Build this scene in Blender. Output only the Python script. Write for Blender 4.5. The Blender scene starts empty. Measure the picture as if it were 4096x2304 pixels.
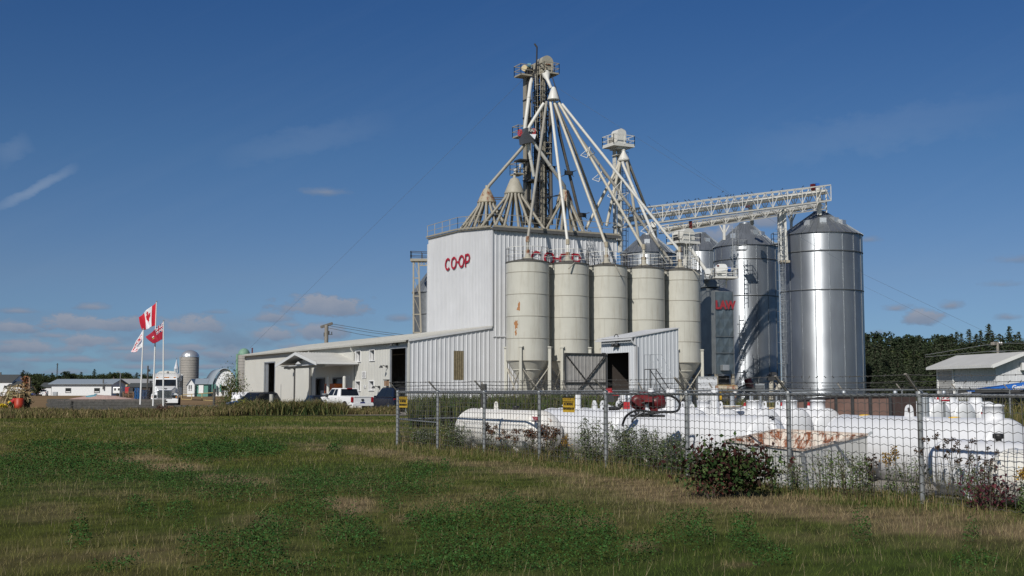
import bpy, math, random
import numpy as np
from mathutils import Vector, Matrix
random.seed(7); RNG = np.random.default_rng(11)
R = math.radians
scene = bpy.context.scene
col = bpy.data.collections.new("place"); scene.collection.children.link(col)
F = 4800.0; TH = math.atan(408/F); CZ = 1.8
CT, ST = math.cos(TH), math.sin(TH)
def V3(*a): return Vector(a)
def ray(X, Y):
    x = (X-2048)/F; y = (1152-Y)/F
    return V3(x, CT-y*ST, ST+y*CT)
def P(X, Y, D):                       # a point seen at photograph pixel X, Y, at D metres in front
    d = ray(X, Y); t = D/d.y
    return V3(d.x*t, D, CZ+d.z*t)
def GP(X, Y, z=0.0):                  # ground point seen at a pixel
    d = ray(X, Y); t = (z-CZ)/d.z
    return V3(d.x*t, d.y*t, z)
def PP(X, Y, p0, dr):                 # where a pixel's ray meets the upright plane through p0 along dr
    d = ray(X, Y); n = V3(dr[1], -dr[0], 0)
    t = (n.x*p0[0]+n.y*p0[1])/(n.x*d.x+n.y*d.y)
    return V3(d.x*t, d.y*t, CZ+d.z*t)
def ss(t): t = np.clip(t, 0, 1); return t*t*(3-2*t)
def gz(x, y):                         # height of the ground
    return 0.3*ss((y-52)/12.0)*ss((x+4)/8.0) + 0.05*np.sin(x*0.31+1)*np.sin(y*0.23)*ss((80-y)/20.0)*ss((y-4)/5)

# ------------------------------------------------------------------ materials
def new_mat(name):
    m = bpy.data.materials.new(name); m.use_nodes = True
    nt = m.node_tree; b = nt.nodes['Principled BSDF']
    return m, nt, b
def N(nt, typ, **kw):
    n = nt.nodes.new(typ)
    for k, v in kw.items(): setattr(n, k, v)
    return n
def mixc(nt, fac, a, b, typ='MIX'):
    n = N(nt, 'ShaderNodeMix', data_type='RGBA', blend_type=typ)
    for sock, v in ((n.inputs[0], fac), (n.inputs[6], a), (n.inputs[7], b)):
        if isinstance(v, (int, float)): sock.default_value = v
        elif isinstance(v, tuple): sock.default_value = (*v[:3], 1)
        else: nt.links.new(v, sock)
    return n.outputs[2]
def ramp(nt, src, stops):
    n = N(nt, 'ShaderNodeValToRGB'); e = n.color_ramp.elements
    e[0].position, e[1].position = stops[0][0], stops[-1][0]
    for i, (p, c) in enumerate(stops):
        el = e[0] if i == 0 else (e[len(e)-1] if i == len(stops)-1 else e.new(p))
        el.color = (c, c, c, 1) if isinstance(c, (int, float)) else (*c, 1)
    nt.links.new(src, n.inputs[0]); return n.outputs[0]
def noise(nt, scale, stretch=(1, 1, 1), detail=4, rough=0.6, coord='Object'):
    tc = N(nt, 'ShaderNodeTexCoord'); mp = N(nt, 'ShaderNodeMapping')
    mp.inputs['Scale'].default_value = stretch
    nt.links.new(tc.outputs[coord], mp.inputs[0])
    n = N(nt, 'ShaderNodeTexNoise'); n.inputs['Scale'].default_value = scale
    n.inputs['Detail'].default_value = detail; n.inputs['Roughness'].default_value = rough
    nt.links.new(mp.outputs[0], n.inputs['Vector']); return n.outputs['Fac']
def mat(name, c, rough=0.6, metal=0.0, var=0.12, scale=3.0, streak=None, streak_amt=0.5, bump=0.0, bscale=40, spec=0.4, rust=None, rust_lo=0.6, rust_hi=0.68, rstretch=(1, 1, .4), rscale=2.0):
    m, nt, b = new_mat(name)
    d = tuple(max(0, x*(1-var)) for x in c); l = tuple(min(1, x*(1+var*.6)) for x in c)
    colr = mixc(nt, ramp(nt, noise(nt, scale), [(.3, 0.), (.7, 1.)]), d, l)
    if streak:
        s = ramp(nt, noise(nt, 2.2, (1.4, 1.4, .13), 6, .7), [(.5, 0.), (.78, 1.)])
        mm = N(nt, 'ShaderNodeMath', operation='MULTIPLY'); nt.links.new(s, mm.inputs[0]); mm.inputs[1].default_value = streak_amt
        colr = mixc(nt, mm.outputs[0], colr, streak)
    if rust:
        s = ramp(nt, noise(nt, rscale, rstretch, 8, .75), [(rust_lo, 0.), (rust_hi, 1.)])
        colr = mixc(nt, s, colr, rust)
    nt.links.new(colr, b.inputs['Base Color'])
    b.inputs['Roughness'].default_value = rough; b.inputs['Metallic'].default_value = metal
    b.inputs['Specular IOR Level'].default_value = spec
    if bump:
        bp = N(nt, 'ShaderNodeBump'); bp.inputs['Strength'].default_value = bump; bp.inputs['Distance'].default_value = .02
        nt.links.new(noise(nt, bscale), bp.inputs['Height']); nt.links.new(bp.outputs[0], b.inputs['Normal'])
    return m
def vmat(name, rough=0.75, spec=0.2, trans=0.0, two=None):   # colour per blade or leaf from the mesh
    m, nt, b = new_mat(name)
    a = N(nt, 'ShaderNodeAttribute', attribute_name='Col')
    nt.links.new(a.outputs['Color'], b.inputs['Base Color'])
    b.inputs['Roughness'].default_value = rough; b.inputs['Specular IOR Level'].default_value = spec
    return m
M = {}
M['white_wall'] = mat('white_steel_siding', (.55, .555, .57), .45, streak=(.36, .36, .34), streak_amt=.35, var=.06, scale=.4)
M['front_wall'] = mat('grey_white_siding', (.60, .61, .63), .45, streak=(.36, .35, .33), streak_amt=.35, var=.07, scale=.5)
M['shed_wall'] = mat('shed_siding', (.57, .59, .62), .42, streak=(.44, .44, .44), streak_amt=.2, var=.05, scale=.5)
M['cream_wall'] = mat('cream_siding', (.53, .525, .49), .5, streak=(.5, .47, .38), streak_amt=.25, var=.05, scale=.5)
M['roof'] = mat('pale_roof_steel', (.53, .52, .485), .45, var=.08, scale=.6, streak=(.45, .43, .38), streak_amt=.3)
M['trim'] = mat('weathered_trim', (.42, .41, .37), .5, streak=(.2, .17, .13), streak_amt=.5)
M['dark_trim'] = mat('dark_trim', (.1, .1, .1), .5)
M['tan_steel'] = mat('tan_painted_steel', (.32, .29, .23), .55, rust=(.17, .08, .04), rust_lo=.66, rust_hi=.74)
M['spout_white'] = mat('white_spout_paint', (.6, .59, .55), .4, var=.06, rust=(.3, .17, .1), rust_lo=.7, rust_hi=.76)
M['spout_cream'] = mat('cream_spout_paint', (.47, .44, .37), .42, rust=(.3, .15, .08), rust_lo=.66, rust_hi=.73, rstretch=(1, 1, .25))
M['spout_grey'] = mat('grey_spout_paint', (.29, .275, .24), .5, rust=(.2, .1, .06), rust_lo=.66, rust_hi=.74, rstretch=(1, 1, .25))
M['spout_dark'] = mat('dark_spout', (.085, .08, .075), .55)
M['leg_tan'] = mat('tan_leg_casing', (.27, .25, .205), .5, streak=(.2, .17, .12), streak_amt=.4)
M['leg_dark'] = mat('dark_leg_casing', (.06, .057, .05), .6, var=.3)
M['rusty_cone'] = mat('rusty_distributor', (.36, .32, .24), .6, rust=(.19, .065, .03), rust_lo=.5, rust_hi=.6, rscale=2.6)
M['cone_tan'] = mat('tan_distributor', (.35, .325, .265), .55, rust=(.22, .1, .06), rust_lo=.64, rust_hi=.7)
M['bin_cream'] = mat('cream_bin_paint', (.485, .475, .42), .42, streak=(.24, .2, .14), streak_amt=.5, var=.07, scale=.7)
M['bin_rust'] = mat('cream_bin_paint_rust', (.64, .63, .56), .42, streak=(.36, .31, .22), streak_amt=.42, var=.05, scale=.7)
M['bin_seam'] = mat('bin_seam', (.33, .31, .26), .6)
M['bin_cap'] = mat('bin_lid', (.1, .095, .085), .7, var=.3)
M['dark'] = mat('dark_steel', (.04, .04, .042), .5, var=.3)
M['black'] = mat('black', (.012, .012, .013), .5)
M['interior'] = mat('interior_shade', (.055, .045, .04), .9)  # brown darkened so that the indoor shade is in the colour
M['galv_flat'] = mat('dull_galvanised', (.38, .40, .42), .5, metal=.6, var=.15, scale=2)
M['galv'] = mat('fence_galvanised', (.25, .262, .268), .5, metal=.35, var=.2, scale=9, rust=(.18, .11, .06), rust_lo=.66, rust_hi=.74, rscale=6)
M['wire'] = mat('fence_wire', (.075, .072, .068), .6)
M['wire_light'] = mat('guy_wire', (.12, .15, .2), .6)
M['white_paint'] = mat('white_paint', (.66, .66, .65), .3, var=.04, scale=1.5)
M['white_steel'] = mat('white_frame_paint', (.6, .59, .55), .42, var=.06)
M['tank'] = mat('white_tank_paint', (.70, .705, .72), .3, var=.03, scale=1.2, spec=.5)
M['tank_dirty'] = mat('dirty_tank_paint', (.74, .72, .68), .5, var=.08, scale=2, rust=(.3, .16, .09), rust_lo=.6, rust_hi=.68, rscale=3.4, rstretch=(1, 1, .5), streak=(.5, .44, .36), streak_amt=.5)
M['tank_cream'] = mat('cream_tank_paint', (.74, .72, .66), .33, var=.05, scale=2)
M['silver'] = mat('silver_pipe', (.55, .56, .57), .35, metal=.7)
M['red'] = mat('red_paint', (.42, .03, .035), .4, var=.15)
M['sign_red'] = mat('sign_red', (.36, .012, .03), .5, var=.08)
M['dark_red'] = mat('dark_red_paint', (.105, .012, .014), .4, var=.25, scale=6)
M['blue'] = mat('blue_paint', (.02, .1, .38), .4)
M['yellow'] = mat('yellow_paint', (.6, .36, .02), .5, var=.12)
M['sign_yellow'] = mat('sign_yellow', (.5, .32, .03), .5, var=.15, scale=8)
M['hose'] = mat('black_hose', (.018, .018, .02), .45)
M['wood_grey'] = mat('grey_timber', (.085, .082, .076), .85, var=.35, scale=5, streak=(.03, .028, .026), bump=.4)
M['wood_brown'] = mat('brown_timber', (.3, .19, .12), .85, var=.3, scale=5)
M['wood_pole'] = mat('pole_timber', (.24, .22, .19), .85, var=.2)
M['gravel'] = mat('pink_gravel', (.42, .29, .25), .95, var=.35, scale=9, bump=.6, bscale=25)
M['orange'] = mat('orange_paint', (.5, .12, .02), .5)
M['rubber'] = mat('tyre_rubber', (.02, .02, .02), .8)
M['glass'] = mat('dark_glass', (.012, .014, .017), .06, var=.1, spec=.6)
M['chrome'] = mat('chrome', (.6, .6, .62), .2, metal=.9)
M['car_white'] = mat('white_car_paint', (.78, .78, .78), .18, var=.02, spec=.6)
M['car_navy'] = mat('navy_car_paint', (.008, .011, .024), .15, spec=.7)
M['car_black'] = mat('black_car_paint', (.012, .014, .02), .13, spec=.7)
M['car_blue'] = mat('blue_car_paint', (.025, .05, .2), .2, spec=.6)
M['tail_red'] = mat('tail_lamp', (.3, .01, .015), .2)
M['amber'] = mat('amber_lamp', (.55, .2, .03), .3)
M['brown_panel'] = mat('rusty_brown_panel', (.17, .105, .085), .8, var=.25, scale=2, rust=(.2, .08, .04), rust_lo=.6, rust_hi=.7)
M['rust_inner'] = mat('rust_streaked_white', (.66, .6, .52), .7, var=.1, rust=(.2, .06, .02), rust_lo=.46, rust_hi=.56, rscale=4.0, rstretch=(1.2, 1.2, .22))
M['rust_rim'] = mat('rusty_rim', (.6, .52, .45), .7, var=.2, rust=(.2, .08, .04), rust_lo=.5, rust_hi=.6, rscale=5)
M['box_white'] = mat('white_box_paint', (.6, .595, .57), .5, var=.06, rust=(.36, .2, .12), rust_lo=.7, rust_hi=.76, rscale=4)
M['concrete'] = mat('concrete_staves', (.32, .3, .27), .85, var=.15, scale=2)
M['dome_steel'] = mat('dome_steel', (.6, .61, .62), .36, metal=.7)
M['dome_green'] = mat('green_dome', (.17, .3, .22), .6, var=.2)
M['roof_blue'] = mat('blue_grey_roof', (.26, .3, .34), .5)
M['roof_dark'] = mat('dark_shingles', (.06, .065, .065), .85)
M['roof_grey'] = mat('grey_roof', (.33, .33, .33), .7)
M['house_white'] = mat('white_house_wall', (.7, .71, .72), .7)
M['house_teal'] = mat('teal_boards', (.1, .25, .21), .7)
M['window_white'] = mat('window_frame_white', (.75, .75, .75), .5)
M['bark'] = mat('bark', (.09, .07, .055), .9, var=.3)
M['skin'] = mat('skin', (.5, .3, .22), .6)
M['jeans'] = mat('blue_jeans', (.05, .07, .13), .85)
M['shirt'] = mat('white_shirt', (.72, .72, .72), .85)
M['hair'] = mat('brown_hair', (.04, .025, .018), .7)
M['leaf'] = vmat('leaves', .75, .1); M['grass'] = vmat('grass_blades', .85, .04)
M['cloth_white'] = mat('flag_white', (.75, .75, .78), .8, var=.04)
M['cloth_red'] = mat('flag_red', (.5, .012, .03), .8, var=.06)
M['cloth_dred'] = mat('flag_dark_red', (.34, .012, .035), .8, var=.06)
M['cloth_blue'] = mat('flag_blue', (.012, .02, .12), .8)
M['gold'] = mat('flag_gold', (.45, .3, .05), .8)
M['flag_green'] = mat('flag_green', (.03, .15, .06), .8)
M['bag'] = mat('white_woven_bag', (.75, .75, .77), .8)
M['pumpkin'] = mat('red_orange_plastic', (.36, .035, .012), .5, var=.25)
M['teal'] = mat('teal_lid', (.1, .24, .3), .6)
def galv_silo():
    m, nt, b = new_mat('corrugated_galvanised')
    c = mixc(nt, ramp(nt, noise(nt, .35, (1, 1, .25), 3), [(.35, 0.), (.65, 1.)]), (.28, .30, .33), (.41, .435, .46))
    nt.links.new(c, b.inputs['Base Color']); b.inputs['Metallic'].default_value = .8; b.inputs['Roughness'].default_value = .35
    return m
M['silo'] = galv_silo()
M['silo_roof'] = mat('silo_roof_steel', (.3, .32, .34), .42, metal=.75, var=.15, scale=1)
M['silo_old'] = mat('old_silo_steel', (.2, .21, .22), .5, metal=.7, var=.2)

# ------------------------------------------------------------------ objects
ORG = {}
def link(o, parent=None):
    col.objects.link(o)
    if parent is not None: o.parent = parent
    return o
def tag(o, label=None, cat=None, group=None, kind=None):
    if label: o['label'] = label
    if cat: o['category'] = cat
    if group: o['group'] = group
    if kind: o['kind'] = kind
    return o
def thing(name, label, cat, loc=(0, 0, 0), group=None):
    o = bpy.data.objects.new(name, None); o.empty_display_size = .2; link(o); o.location = loc
    ORG[o.name] = Vector(loc); tag(o, label, cat, group); return o
def place(o, loc, rz=0.0): o.location = loc; o.rotation_euler = (0, 0, rz)
def copy_tree(o, parent=None):
    c = o.copy(); col.objects.link(c); c.parent = parent
    for ch in list(o.children):
        if ch is not c: copy_tree(ch, c)
    return c
class MB:
    def __init__(s): s.v = []; s.f = []; s.mi = []; s.sm = []
    def add(s, vs, fs, mi=0, sm=False):
        b = len(s.v); s.v += [tuple(v) for v in vs]
        for f in fs: s.f.append([i+b for i in f]); s.mi.append(mi); s.sm.append(sm)
        return s
    def box(s, c, size, rz=0., mi=0, mat=None):
        x, y, z = size[0]/2, size[1]/2, size[2]/2; ca, sa = math.cos(rz), math.sin(rz); c = Vector(c)
        vs = []
        for dz in (-z, z):
            for dx, dy in ((-x, -y), (x, -y), (x, y), (-x, y)):
                p = V3(dx, dy, dz)
                p = (mat @ p) if mat else V3(dx*ca-dy*sa, dx*sa+dy*ca, dz)
                vs.append(c+p)
        return s.add(vs, [(3, 2, 1, 0), (4, 5, 6, 7), (0, 1, 5, 4), (1, 2, 6, 5), (2, 3, 7, 6), (3, 0, 4, 7)], mi)
    def bar(s, a, b, w, h=None, mi=0):
        a, b = Vector(a), Vector(b); d = b-a; L = d.length
        if L < 1e-6: return s
        q = d.to_track_quat('X', 'Z').to_matrix()
        return s.box((a+b)/2, (L, w, h or w), mat=q, mi=mi)
    def tube(s, pts, r, n=8, mi=0, sm=True, caps=True):
        pts = [Vector(p) for p in pts]; k = len(pts); rs = r if isinstance(r, (list, tuple)) else [r]*k
        vs = []; up = None
        for i, p in enumerate(pts):
            d = (pts[min(i+1, k-1)]-pts[max(i-1, 0)]).normalized()
            if up is None: up = V3(0, 0, 1) if abs(d.z) < .9 else V3(1, 0, 0)
            x = d.cross(up).normalized(); y = x.cross(d).normalized(); up = y
            for j in range(n):
                a = 2*math.pi*j/n; vs.append(p+(x*math.cos(a)+y*math.sin(a))*rs[i])
        fs = [(i*n+j, i*n+(j+1) % n, (i+1)*n+(j+1) % n, (i+1)*n+j) for i in range(k-1) for j in range(n)]
        s.add(vs, fs, mi, sm)
        if caps: s.add(vs[:n], [tuple(range(n))[::-1]], mi); s.add(vs[-n:], [tuple(range(n))], mi)
        return s
    def lathe(s, c, prof, n=24, mi=0, sm=True, mat=None, caps=True):
        c = Vector(c); vs = []
        for r, z in prof:
            for j in range(n):
                a = 2*math.pi*j/n; p = V3(r*math.cos(a), r*math.sin(a), z); vs.append(c+((mat @ p) if mat else p))
        k = len(prof)
        fs = [(i*n+j, i*n+(j+1) % n, (i+1)*n+(j+1) % n, (i+1)*n+j) for i in range(k-1) for j in range(n)]
        s.add(vs, fs, mi, sm)
        if caps:
            if prof[0][0] > .001: s.add(vs[:n], [tuple(range(n))[::-1]], mi)
            if prof[-1][0] > .001: s.add(vs[-n:], [tuple(range(n))], mi)
        return s
    def prism(s, pts, off, mi=0):     # polygon points (3D) pushed by off
        pts = [Vector(p) for p in pts]; off = Vector(off); n = len(pts)
        vs = pts+[p+off for p in pts]
        fs = [tuple(range(n))[::-1], tuple(range(n, 2*n))]+[(i, (i+1) % n, n+(i+1) % n, n+i) for i in range(n)]
        return s.add(vs, fs, mi)
    def sphere(s, c, r, n=12, mi=0, mat=None):
        r = (r, r, r) if isinstance(r, (int, float)) else r; c = Vector(c); m = max(6, n//2)
        vs = []
        for i in range(m+1):
            t = math.pi*i/m
            for j in range(n):
                a = 2*math.pi*j/n; p = V3(r[0]*math.sin(t)*math.cos(a), r[1]*math.sin(t)*math.sin(a), -r[2]*math.cos(t))
                vs.append(c+((mat @ p) if mat else p))
        return s.add(vs, [(i*n+j, i*n+(j+1) % n, (i+1)*n+(j+1) % n, (i+1)*n+j) for i in range(m) for j in range(n)], mi, True)
    def quad(s, a, b, c, d, mi=0): return s.add([a, b, c, d], [(0, 1, 2, 3)], mi)
    def build(s, name, mats, parent=None, label=None, cat=None, group=None, kind=None, bevel=0.):
        me = bpy.data.meshes.new(name)
        o = bpy.data.objects.new(name, me)
        if parent is not None:
            q = parent; org = V3(0, 0, 0)
            while q is not None: org = org+ORG.get(q.name, V3(0, 0, 0)); q = q.parent
        else: org = V3(0, 0, 0)
        vv = [(v[0]-org.x, v[1]-org.y, v[2]-org.z) for v in s.v]
        me.from_pydata(vv, [], s.f)
        for m in (mats if isinstance(mats, (list, tuple)) else [mats]): me.materials.append(m)
        me.polygons.foreach_set('material_index', s.mi); me.polygons.foreach_set('use_smooth', s.sm); me.update()
        link(o, parent); tag(o, label, cat, group, kind)
        if bevel:
            b = o.modifiers.new('bevel', 'BEVEL'); b.width = bevel; b.segments = 2; b.limit_method = 'ANGLE'
        return o
def np_mesh(name, V, Fc, mats, cols=None, mi=None, parent=None, **kw):
    """V (n,3), Fc (m,k) all faces alike; cols (n,3) linear colours"""
    me = bpy.data.meshes.new(name); V = np.asarray(V, np.float32); Fc = np.asarray(Fc, np.int32)
    m, k = Fc.shape
    me.vertices.add(len(V)); me.vertices.foreach_set('co', V.ravel())
    me.loops.add(m*k); me.loops.foreach_set('vertex_index', Fc.ravel())
    me.polygons.add(m); me.polygons.foreach_set('loop_start', np.arange(0, m*k, k, dtype=np.int32))
    for x in (mats if isinstance(mats, (list, tuple)) else [mats]): me.materials.append(x)
    if mi is not None: me.polygons.foreach_set('material_index', np.asarray(mi, np.int32))
    me.update(calc_edges=True)
    if cols is not None:
        a = me.color_attributes.new('Col', 'FLOAT_COLOR', 'POINT')
        a.data.foreach_set('color', np.concatenate([cols, np.ones((len(cols), 1))], 1).astype(np.float32).ravel())
    o = bpy.data.objects.new(name, me); link(o, parent); tag(o, **kw); return o
def arc(c, r, a0, a1, n, ax, ay):
    c = Vector(c); return [c+Vector(ax)*(r*math.cos(R(a0+(a1-a0)*i/n)))+Vector(ay)*(r*math.sin(R(a0+(a1-a0)*i/n))) for i in range(n+1)]
def text_mesh(txt, size, o, ax, ay, parent, material, name='lettering', align='CENTER', depth=.008, bold=.0, label=None, sx=1.0):
    cu = bpy.data.curves.new('t', 'FONT'); cu.body = txt; cu.size = size; cu.align_x = align; cu.align_y = 'CENTER'
    cu.extrude = depth; cu.offset = bold; cu.resolution_u = 3
    t = bpy.data.objects.new('t', cu); col.objects.link(t)
    dg = bpy.context.evaluated_depsgraph_get(); dg.update()
    me = bpy.data.meshes.new_from_object(t.evaluated_get(dg)); bpy.data.objects.remove(t)
    ax = Vector(ax).normalized(); ay = Vector(ay).normalized(); az = ax.cross(ay); o = Vector(o)
    m = Matrix(((ax.x*sx, ay.x, az.x, o.x), (ax.y*sx, ay.y, az.y, o.y), (ax.z*sx, ay.z, az.z, o.z), (0, 0, 0, 1)))
    org = V3(0, 0, 0); q = parent
    while q is not None: org = org+ORG.get(q.name, V3(0, 0, 0)); q = q.parent
    me.transform(Matrix.Translation(-org) @ m)
    me.materials.clear(); me.materials.append(material); me.name = name
    ob = bpy.data.objects.new(name, me); link(ob, parent)
    if label: ob['label'] = label
    return ob
def corr_wall(mb, p0, dr, L, z0, ztop, nrm, pitch=.3, depth=.03, holes=(), rib=.25, mi=0):
    """ribbed sheet from p0 along dr (length L); ztop a function of the distance; holes (s0, s1, z0, z1)"""
    p0 = Vector(p0); dr = Vector(dr); nrm = Vector(nrm); ks = [0., L]
    n = int(L/pitch)
    offs = {}
    prof = []
    for i in range(n+1):
        b = i*pitch
        for f, h in ((0, 0), (1-rib, 0), (1-rib*.75, 1), (1-rib*.2, 1)):
            x = b+f*pitch
            if x < L: prof.append((x, h*depth))
    prof.append((L, 0))
    for h in holes:
        for e in (h[0], h[1]):
            if 0 < e < L: prof.append((e, 0.))
    prof.sort()
    for (a, ha), (b, hb) in zip(prof[:-1], prof[1:]):
        if b-a < 1e-5: continue
        mid = (a+b)/2; ta, tb = ztop(a), ztop(b); segs = [(z0, 9e9)]
        for h in holes:
            if h[0] < mid < h[1]:
                ns = []
                for s0, s1 in segs:
                    if h[2] > s0: ns.append((s0, min(s1, h[2])))
                    if h[3] < s1: ns.append((max(s0, h[3]), s1))
                segs = [x for x in ns if x[1]-x[0] > 1e-4]
        A = p0+dr*a+nrm*ha; B = p0+dr*b+nrm*hb
        for s0, s1 in segs:
            mb.quad(V3(A.x, A.y, s0), V3(B.x, B.y, s0), V3(B.x, B.y, min(s1, tb)), V3(A.x, A.y, min(s1, ta)), mi)
    return mb
def railing(mb, pts, h, r=.025, mid=True, posts=1.2, closed=False, mi=0):
    pts = [Vector(p) for p in pts]; pr = list(zip(pts[:-1], pts[1:]))+([(pts[-1], pts[0])] if closed else [])
    up = V3(0, 0, 1)
    for a, b in pr:
        L = (b-a).length; n = max(1, round(L/posts))
        for i in range(n+1):
            q = a.lerp(b, i/n); mb.bar(q, q+up*h, r*2, mi=mi)
        mb.bar(a+up*h, b+up*h, r*2, mi=mi)
        if mid: mb.bar(a+up*h*.5, b+up*h*.5, r*1.6, mi=mi)
    return mb
def ladder(mb, a, b, side, w=.4, step=.4, r=.02, cage=None, mi=0):
    a, b, side = Vector(a), Vector(b), Vector(side).normalized()
    for s in (-.5, .5): mb.bar(a+side*s*w, b+side*s*w, r*2, mi=mi)
    n = int((b-a).length/step)
    for i in range(1, n): q = a.lerp(b, i/n); mb.bar(q-side*w/2, q+side*w/2, r*1.5, mi=mi)
    if cage is not None:
        cg = Vector(cage); m = max(2, int((b-a).length/.9))
        for i in range(m+1):
            q = a.lerp(b, i/m); pts = [q+side*(.36*math.cos(t))+cg*(.62*math.sin(t)) for t in [math.pi*k/6 for k in range(7)]]
            for x, y in zip(pts[:-1], pts[1:]): mb.bar(x, y, .03, mi=mi)
        for t in (math.pi/4, math.pi/2, 3*math.pi/4):
            o = side*(.36*math.cos(t))+cg*(.62*math.sin(t)); mb.bar(a+o, b+o, .025, mi=mi)
    return mb

# ------------------------------------------------------------------ camera, sun, sky
cd = bpy.data.cameras.new('camera'); cam = bpy.data.objects.new('camera', cd); scene.collection.objects.link(cam)
cd.sensor_width = 36; cd.lens = 36*F/4096; cd.clip_end = 9000; cd.clip_start = .5
cam.location = (0, 0, CZ); cam.rotation_euler = (math.pi/2+TH, 0, 0); scene.camera = cam
SAZ, SEL = R(26), R(37)
sv = V3(-math.sin(SAZ)*math.cos(SEL), -math.cos(SAZ)*math.cos(SEL), math.sin(SEL))
ld = bpy.data.lights.new('sun', 'SUN'); ld.energy = 4.2; ld.angle = R(.53); ld.color = (1, .955, .88)
sun = bpy.data.objects.new('sun', ld); scene.collection.objects.link(sun)
sun.rotation_euler = sv.to_track_quat('Z', 'Y').to_euler(); sun.location = (-40, -60, 80)
w = bpy.data.worlds.new('World'); scene.world = w; w.use_nodes = True; nt = w.node_tree
bg = nt.nodes['Background']; sk = N(nt, 'ShaderNodeTexSky', sky_type='NISHITA')
sk.sun_disc = False; sk.sun_elevation = SEL; sk.sun_rotation = math.pi+SAZ
sk.air_density = .75; sk.dust_density = .2; sk.ozone_density = 3.0; sk.altitude = 300
tc = N(nt, 'ShaderNodeTexCoord'); sep = N(nt, 'ShaderNodeSeparateXYZ'); nt.links.new(tc.outputs['Generated'], sep.inputs[0])
def mth(op, a, b=None, c=None, clamp=False):
    n = N(nt, 'ShaderNodeMath', operation=op); n.use_clamp = clamp
    for i, v in enumerate((a, b, c)):
        if v is None: continue
        if isinstance(v, (int, float)): n.inputs[i].default_value = v
        else: nt.links.new(v, n.inputs[i])
    return n.outputs[0]
azm = mth('ARCTAN2', sep.outputs[0], sep.outputs[1]); ele = mth('ARCSINE', sep.outputs[2])
cmb = N(nt, 'ShaderNodeCombineXYZ'); nt.links.new(mth('MULTIPLY', azm, 1.0), cmb.inputs[0]); nt.links.new(mth('MULTIPLY', ele, 1.9), cmb.inputs[1])
def wnoise(scale, detail, rough, off=0.0, dist=0.0):
    n = N(nt, 'ShaderNodeTexNoise'); n.inputs['Scale'].default_value = scale; n.inputs['Detail'].default_value = detail; n.inputs['Roughness'].default_value = rough
    n.inputs['Distortion'].default_value = dist
    if off:
        a = N(nt, 'ShaderNodeVectorMath', operation='ADD'); nt.links.new(cmb.outputs[0], a.inputs[0]); a.inputs[1].default_value = (off if isinstance(off, tuple) else (0, off, 0)); nt.links.new(a.outputs[0], n.inputs['Vector'])
    else: nt.links.new(cmb.outputs[0], n.inputs['Vector'])
    return n.outputs['Fac']
n1 = wnoise(13, 7, .55, (3.1, 1.7, 0)); nhi = wnoise(70, 4, .6)
band = mth('MULTIPLY', mth('SMOOTH_MIN', mth('DIVIDE', mth('SUBTRACT', ele, -.01), .02), 1., .1, ), mth('SUBTRACT', 1., mth('DIVIDE', mth('SUBTRACT', ele, .034), .03), clamp=True), clamp=True)
left = mth('ADD', .55, mth('MULTIPLY', mth('SUBTRACT', -.12, azm), 3.0), clamp=True)
dens = mth('MULTIPLY', mth('MULTIPLY', mth('SUBTRACT', n1, .45), 7.0, clamp=True), mth('MULTIPLY', band, left))
def blob(X, Y, rx, ry, amt):
    d = ray(X, Y).normalized(); a = math.atan2(d.x, d.y); e = math.asin(d.z)
    dx = mth('DIVIDE', mth('SUBTRACT', azm, a), rx/F); dy = mth('DIVIDE', mth('SUBTRACT', ele, e), ry/F)
    dyb = mth('MULTIPLY', dy, mth('ADD', 1.0, mth('MULTIPLY', mth('LESS_THAN', dy, 0.), .8)))
    q = mth('SQRT', mth('ADD', mth('MULTIPLY', dx, dx), mth('MULTIPLY', dyb, dyb)))
    q = mth('ADD', q, mth('MULTIPLY', mth('SUBTRACT', n2, .5), 2.6))
    bl = mth('MULTIPLY', mth('SUBTRACT', 1.0, q, clamp=True), amt*1.5, clamp=True); global core
    core = mth('MAXIMUM', core, mth('MULTIPLY', bl, mth('ADD', .42, mth('MULTIPLY', dy, .55)), clamp=True)); return bl
core = 0.
n2 = wnoise(38, 8, .66)
for b in ((1310, 1240, 210, 62, 1.7), (1240, 1235, 90, 50, 1.2), (360, 1302, 250, 48, 1.6), (740, 1312, 190, 52, 1.4), (3690, 1278, 90, 44, 1.4), (3580, 1235, 60, 26, .8), (3800, 1225, 60, 26, .7),
          (380, 1230, 90, 24, .9), (60, 1315, 110, 40, 1.3), (1300, 770, 130, 26, .55), (1090, 1345, 120, 40, 1.2), (1270, 1335, 130, 55, 1.4), (1080, 1275, 130, 34, .9), (150, 1395, 280, 40, 1.1), (350, 1370, 150, 44, 1.5), (620, 1430, 260, 40, 1.0), (900, 1420, 160, 40, .9), (1600, 1275, 70, 22, .6), (2900, 940, 160, 90, 1.1), (3050, 890, 140, 60, .9), (4000, 1140, 90, 18, .5), (4050, 1040, 110, 24, .5), (3470, 960, 70, 20, .5), (70, 1246, 90, 18, .7), (60, 1372, 120, 20, .9), (230, 1345, 110, 20, .8), (90, 1440, 160, 22, .8), (330, 1440, 150, 20, .8), (500, 1395, 140, 22, .9), (560, 1470, 160, 18, .7), (760, 1395, 120, 22, .9), (830, 1470, 140, 18, .8), (1000, 1440, 110, 20, .8), (1170, 1300, 70, 20, .8), (880, 1250, 70, 14, .5), (250, 1490, 170, 16, .6), (700, 1500, 200, 14, .6), (1180, 1390, 100, 22, .8), (4040, 1270, 70, 20, .6), (3520, 1330, 60, 16, .5)):
    dens = mth('MAXIMUM', dens, blob(*b), clamp=True)
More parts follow.
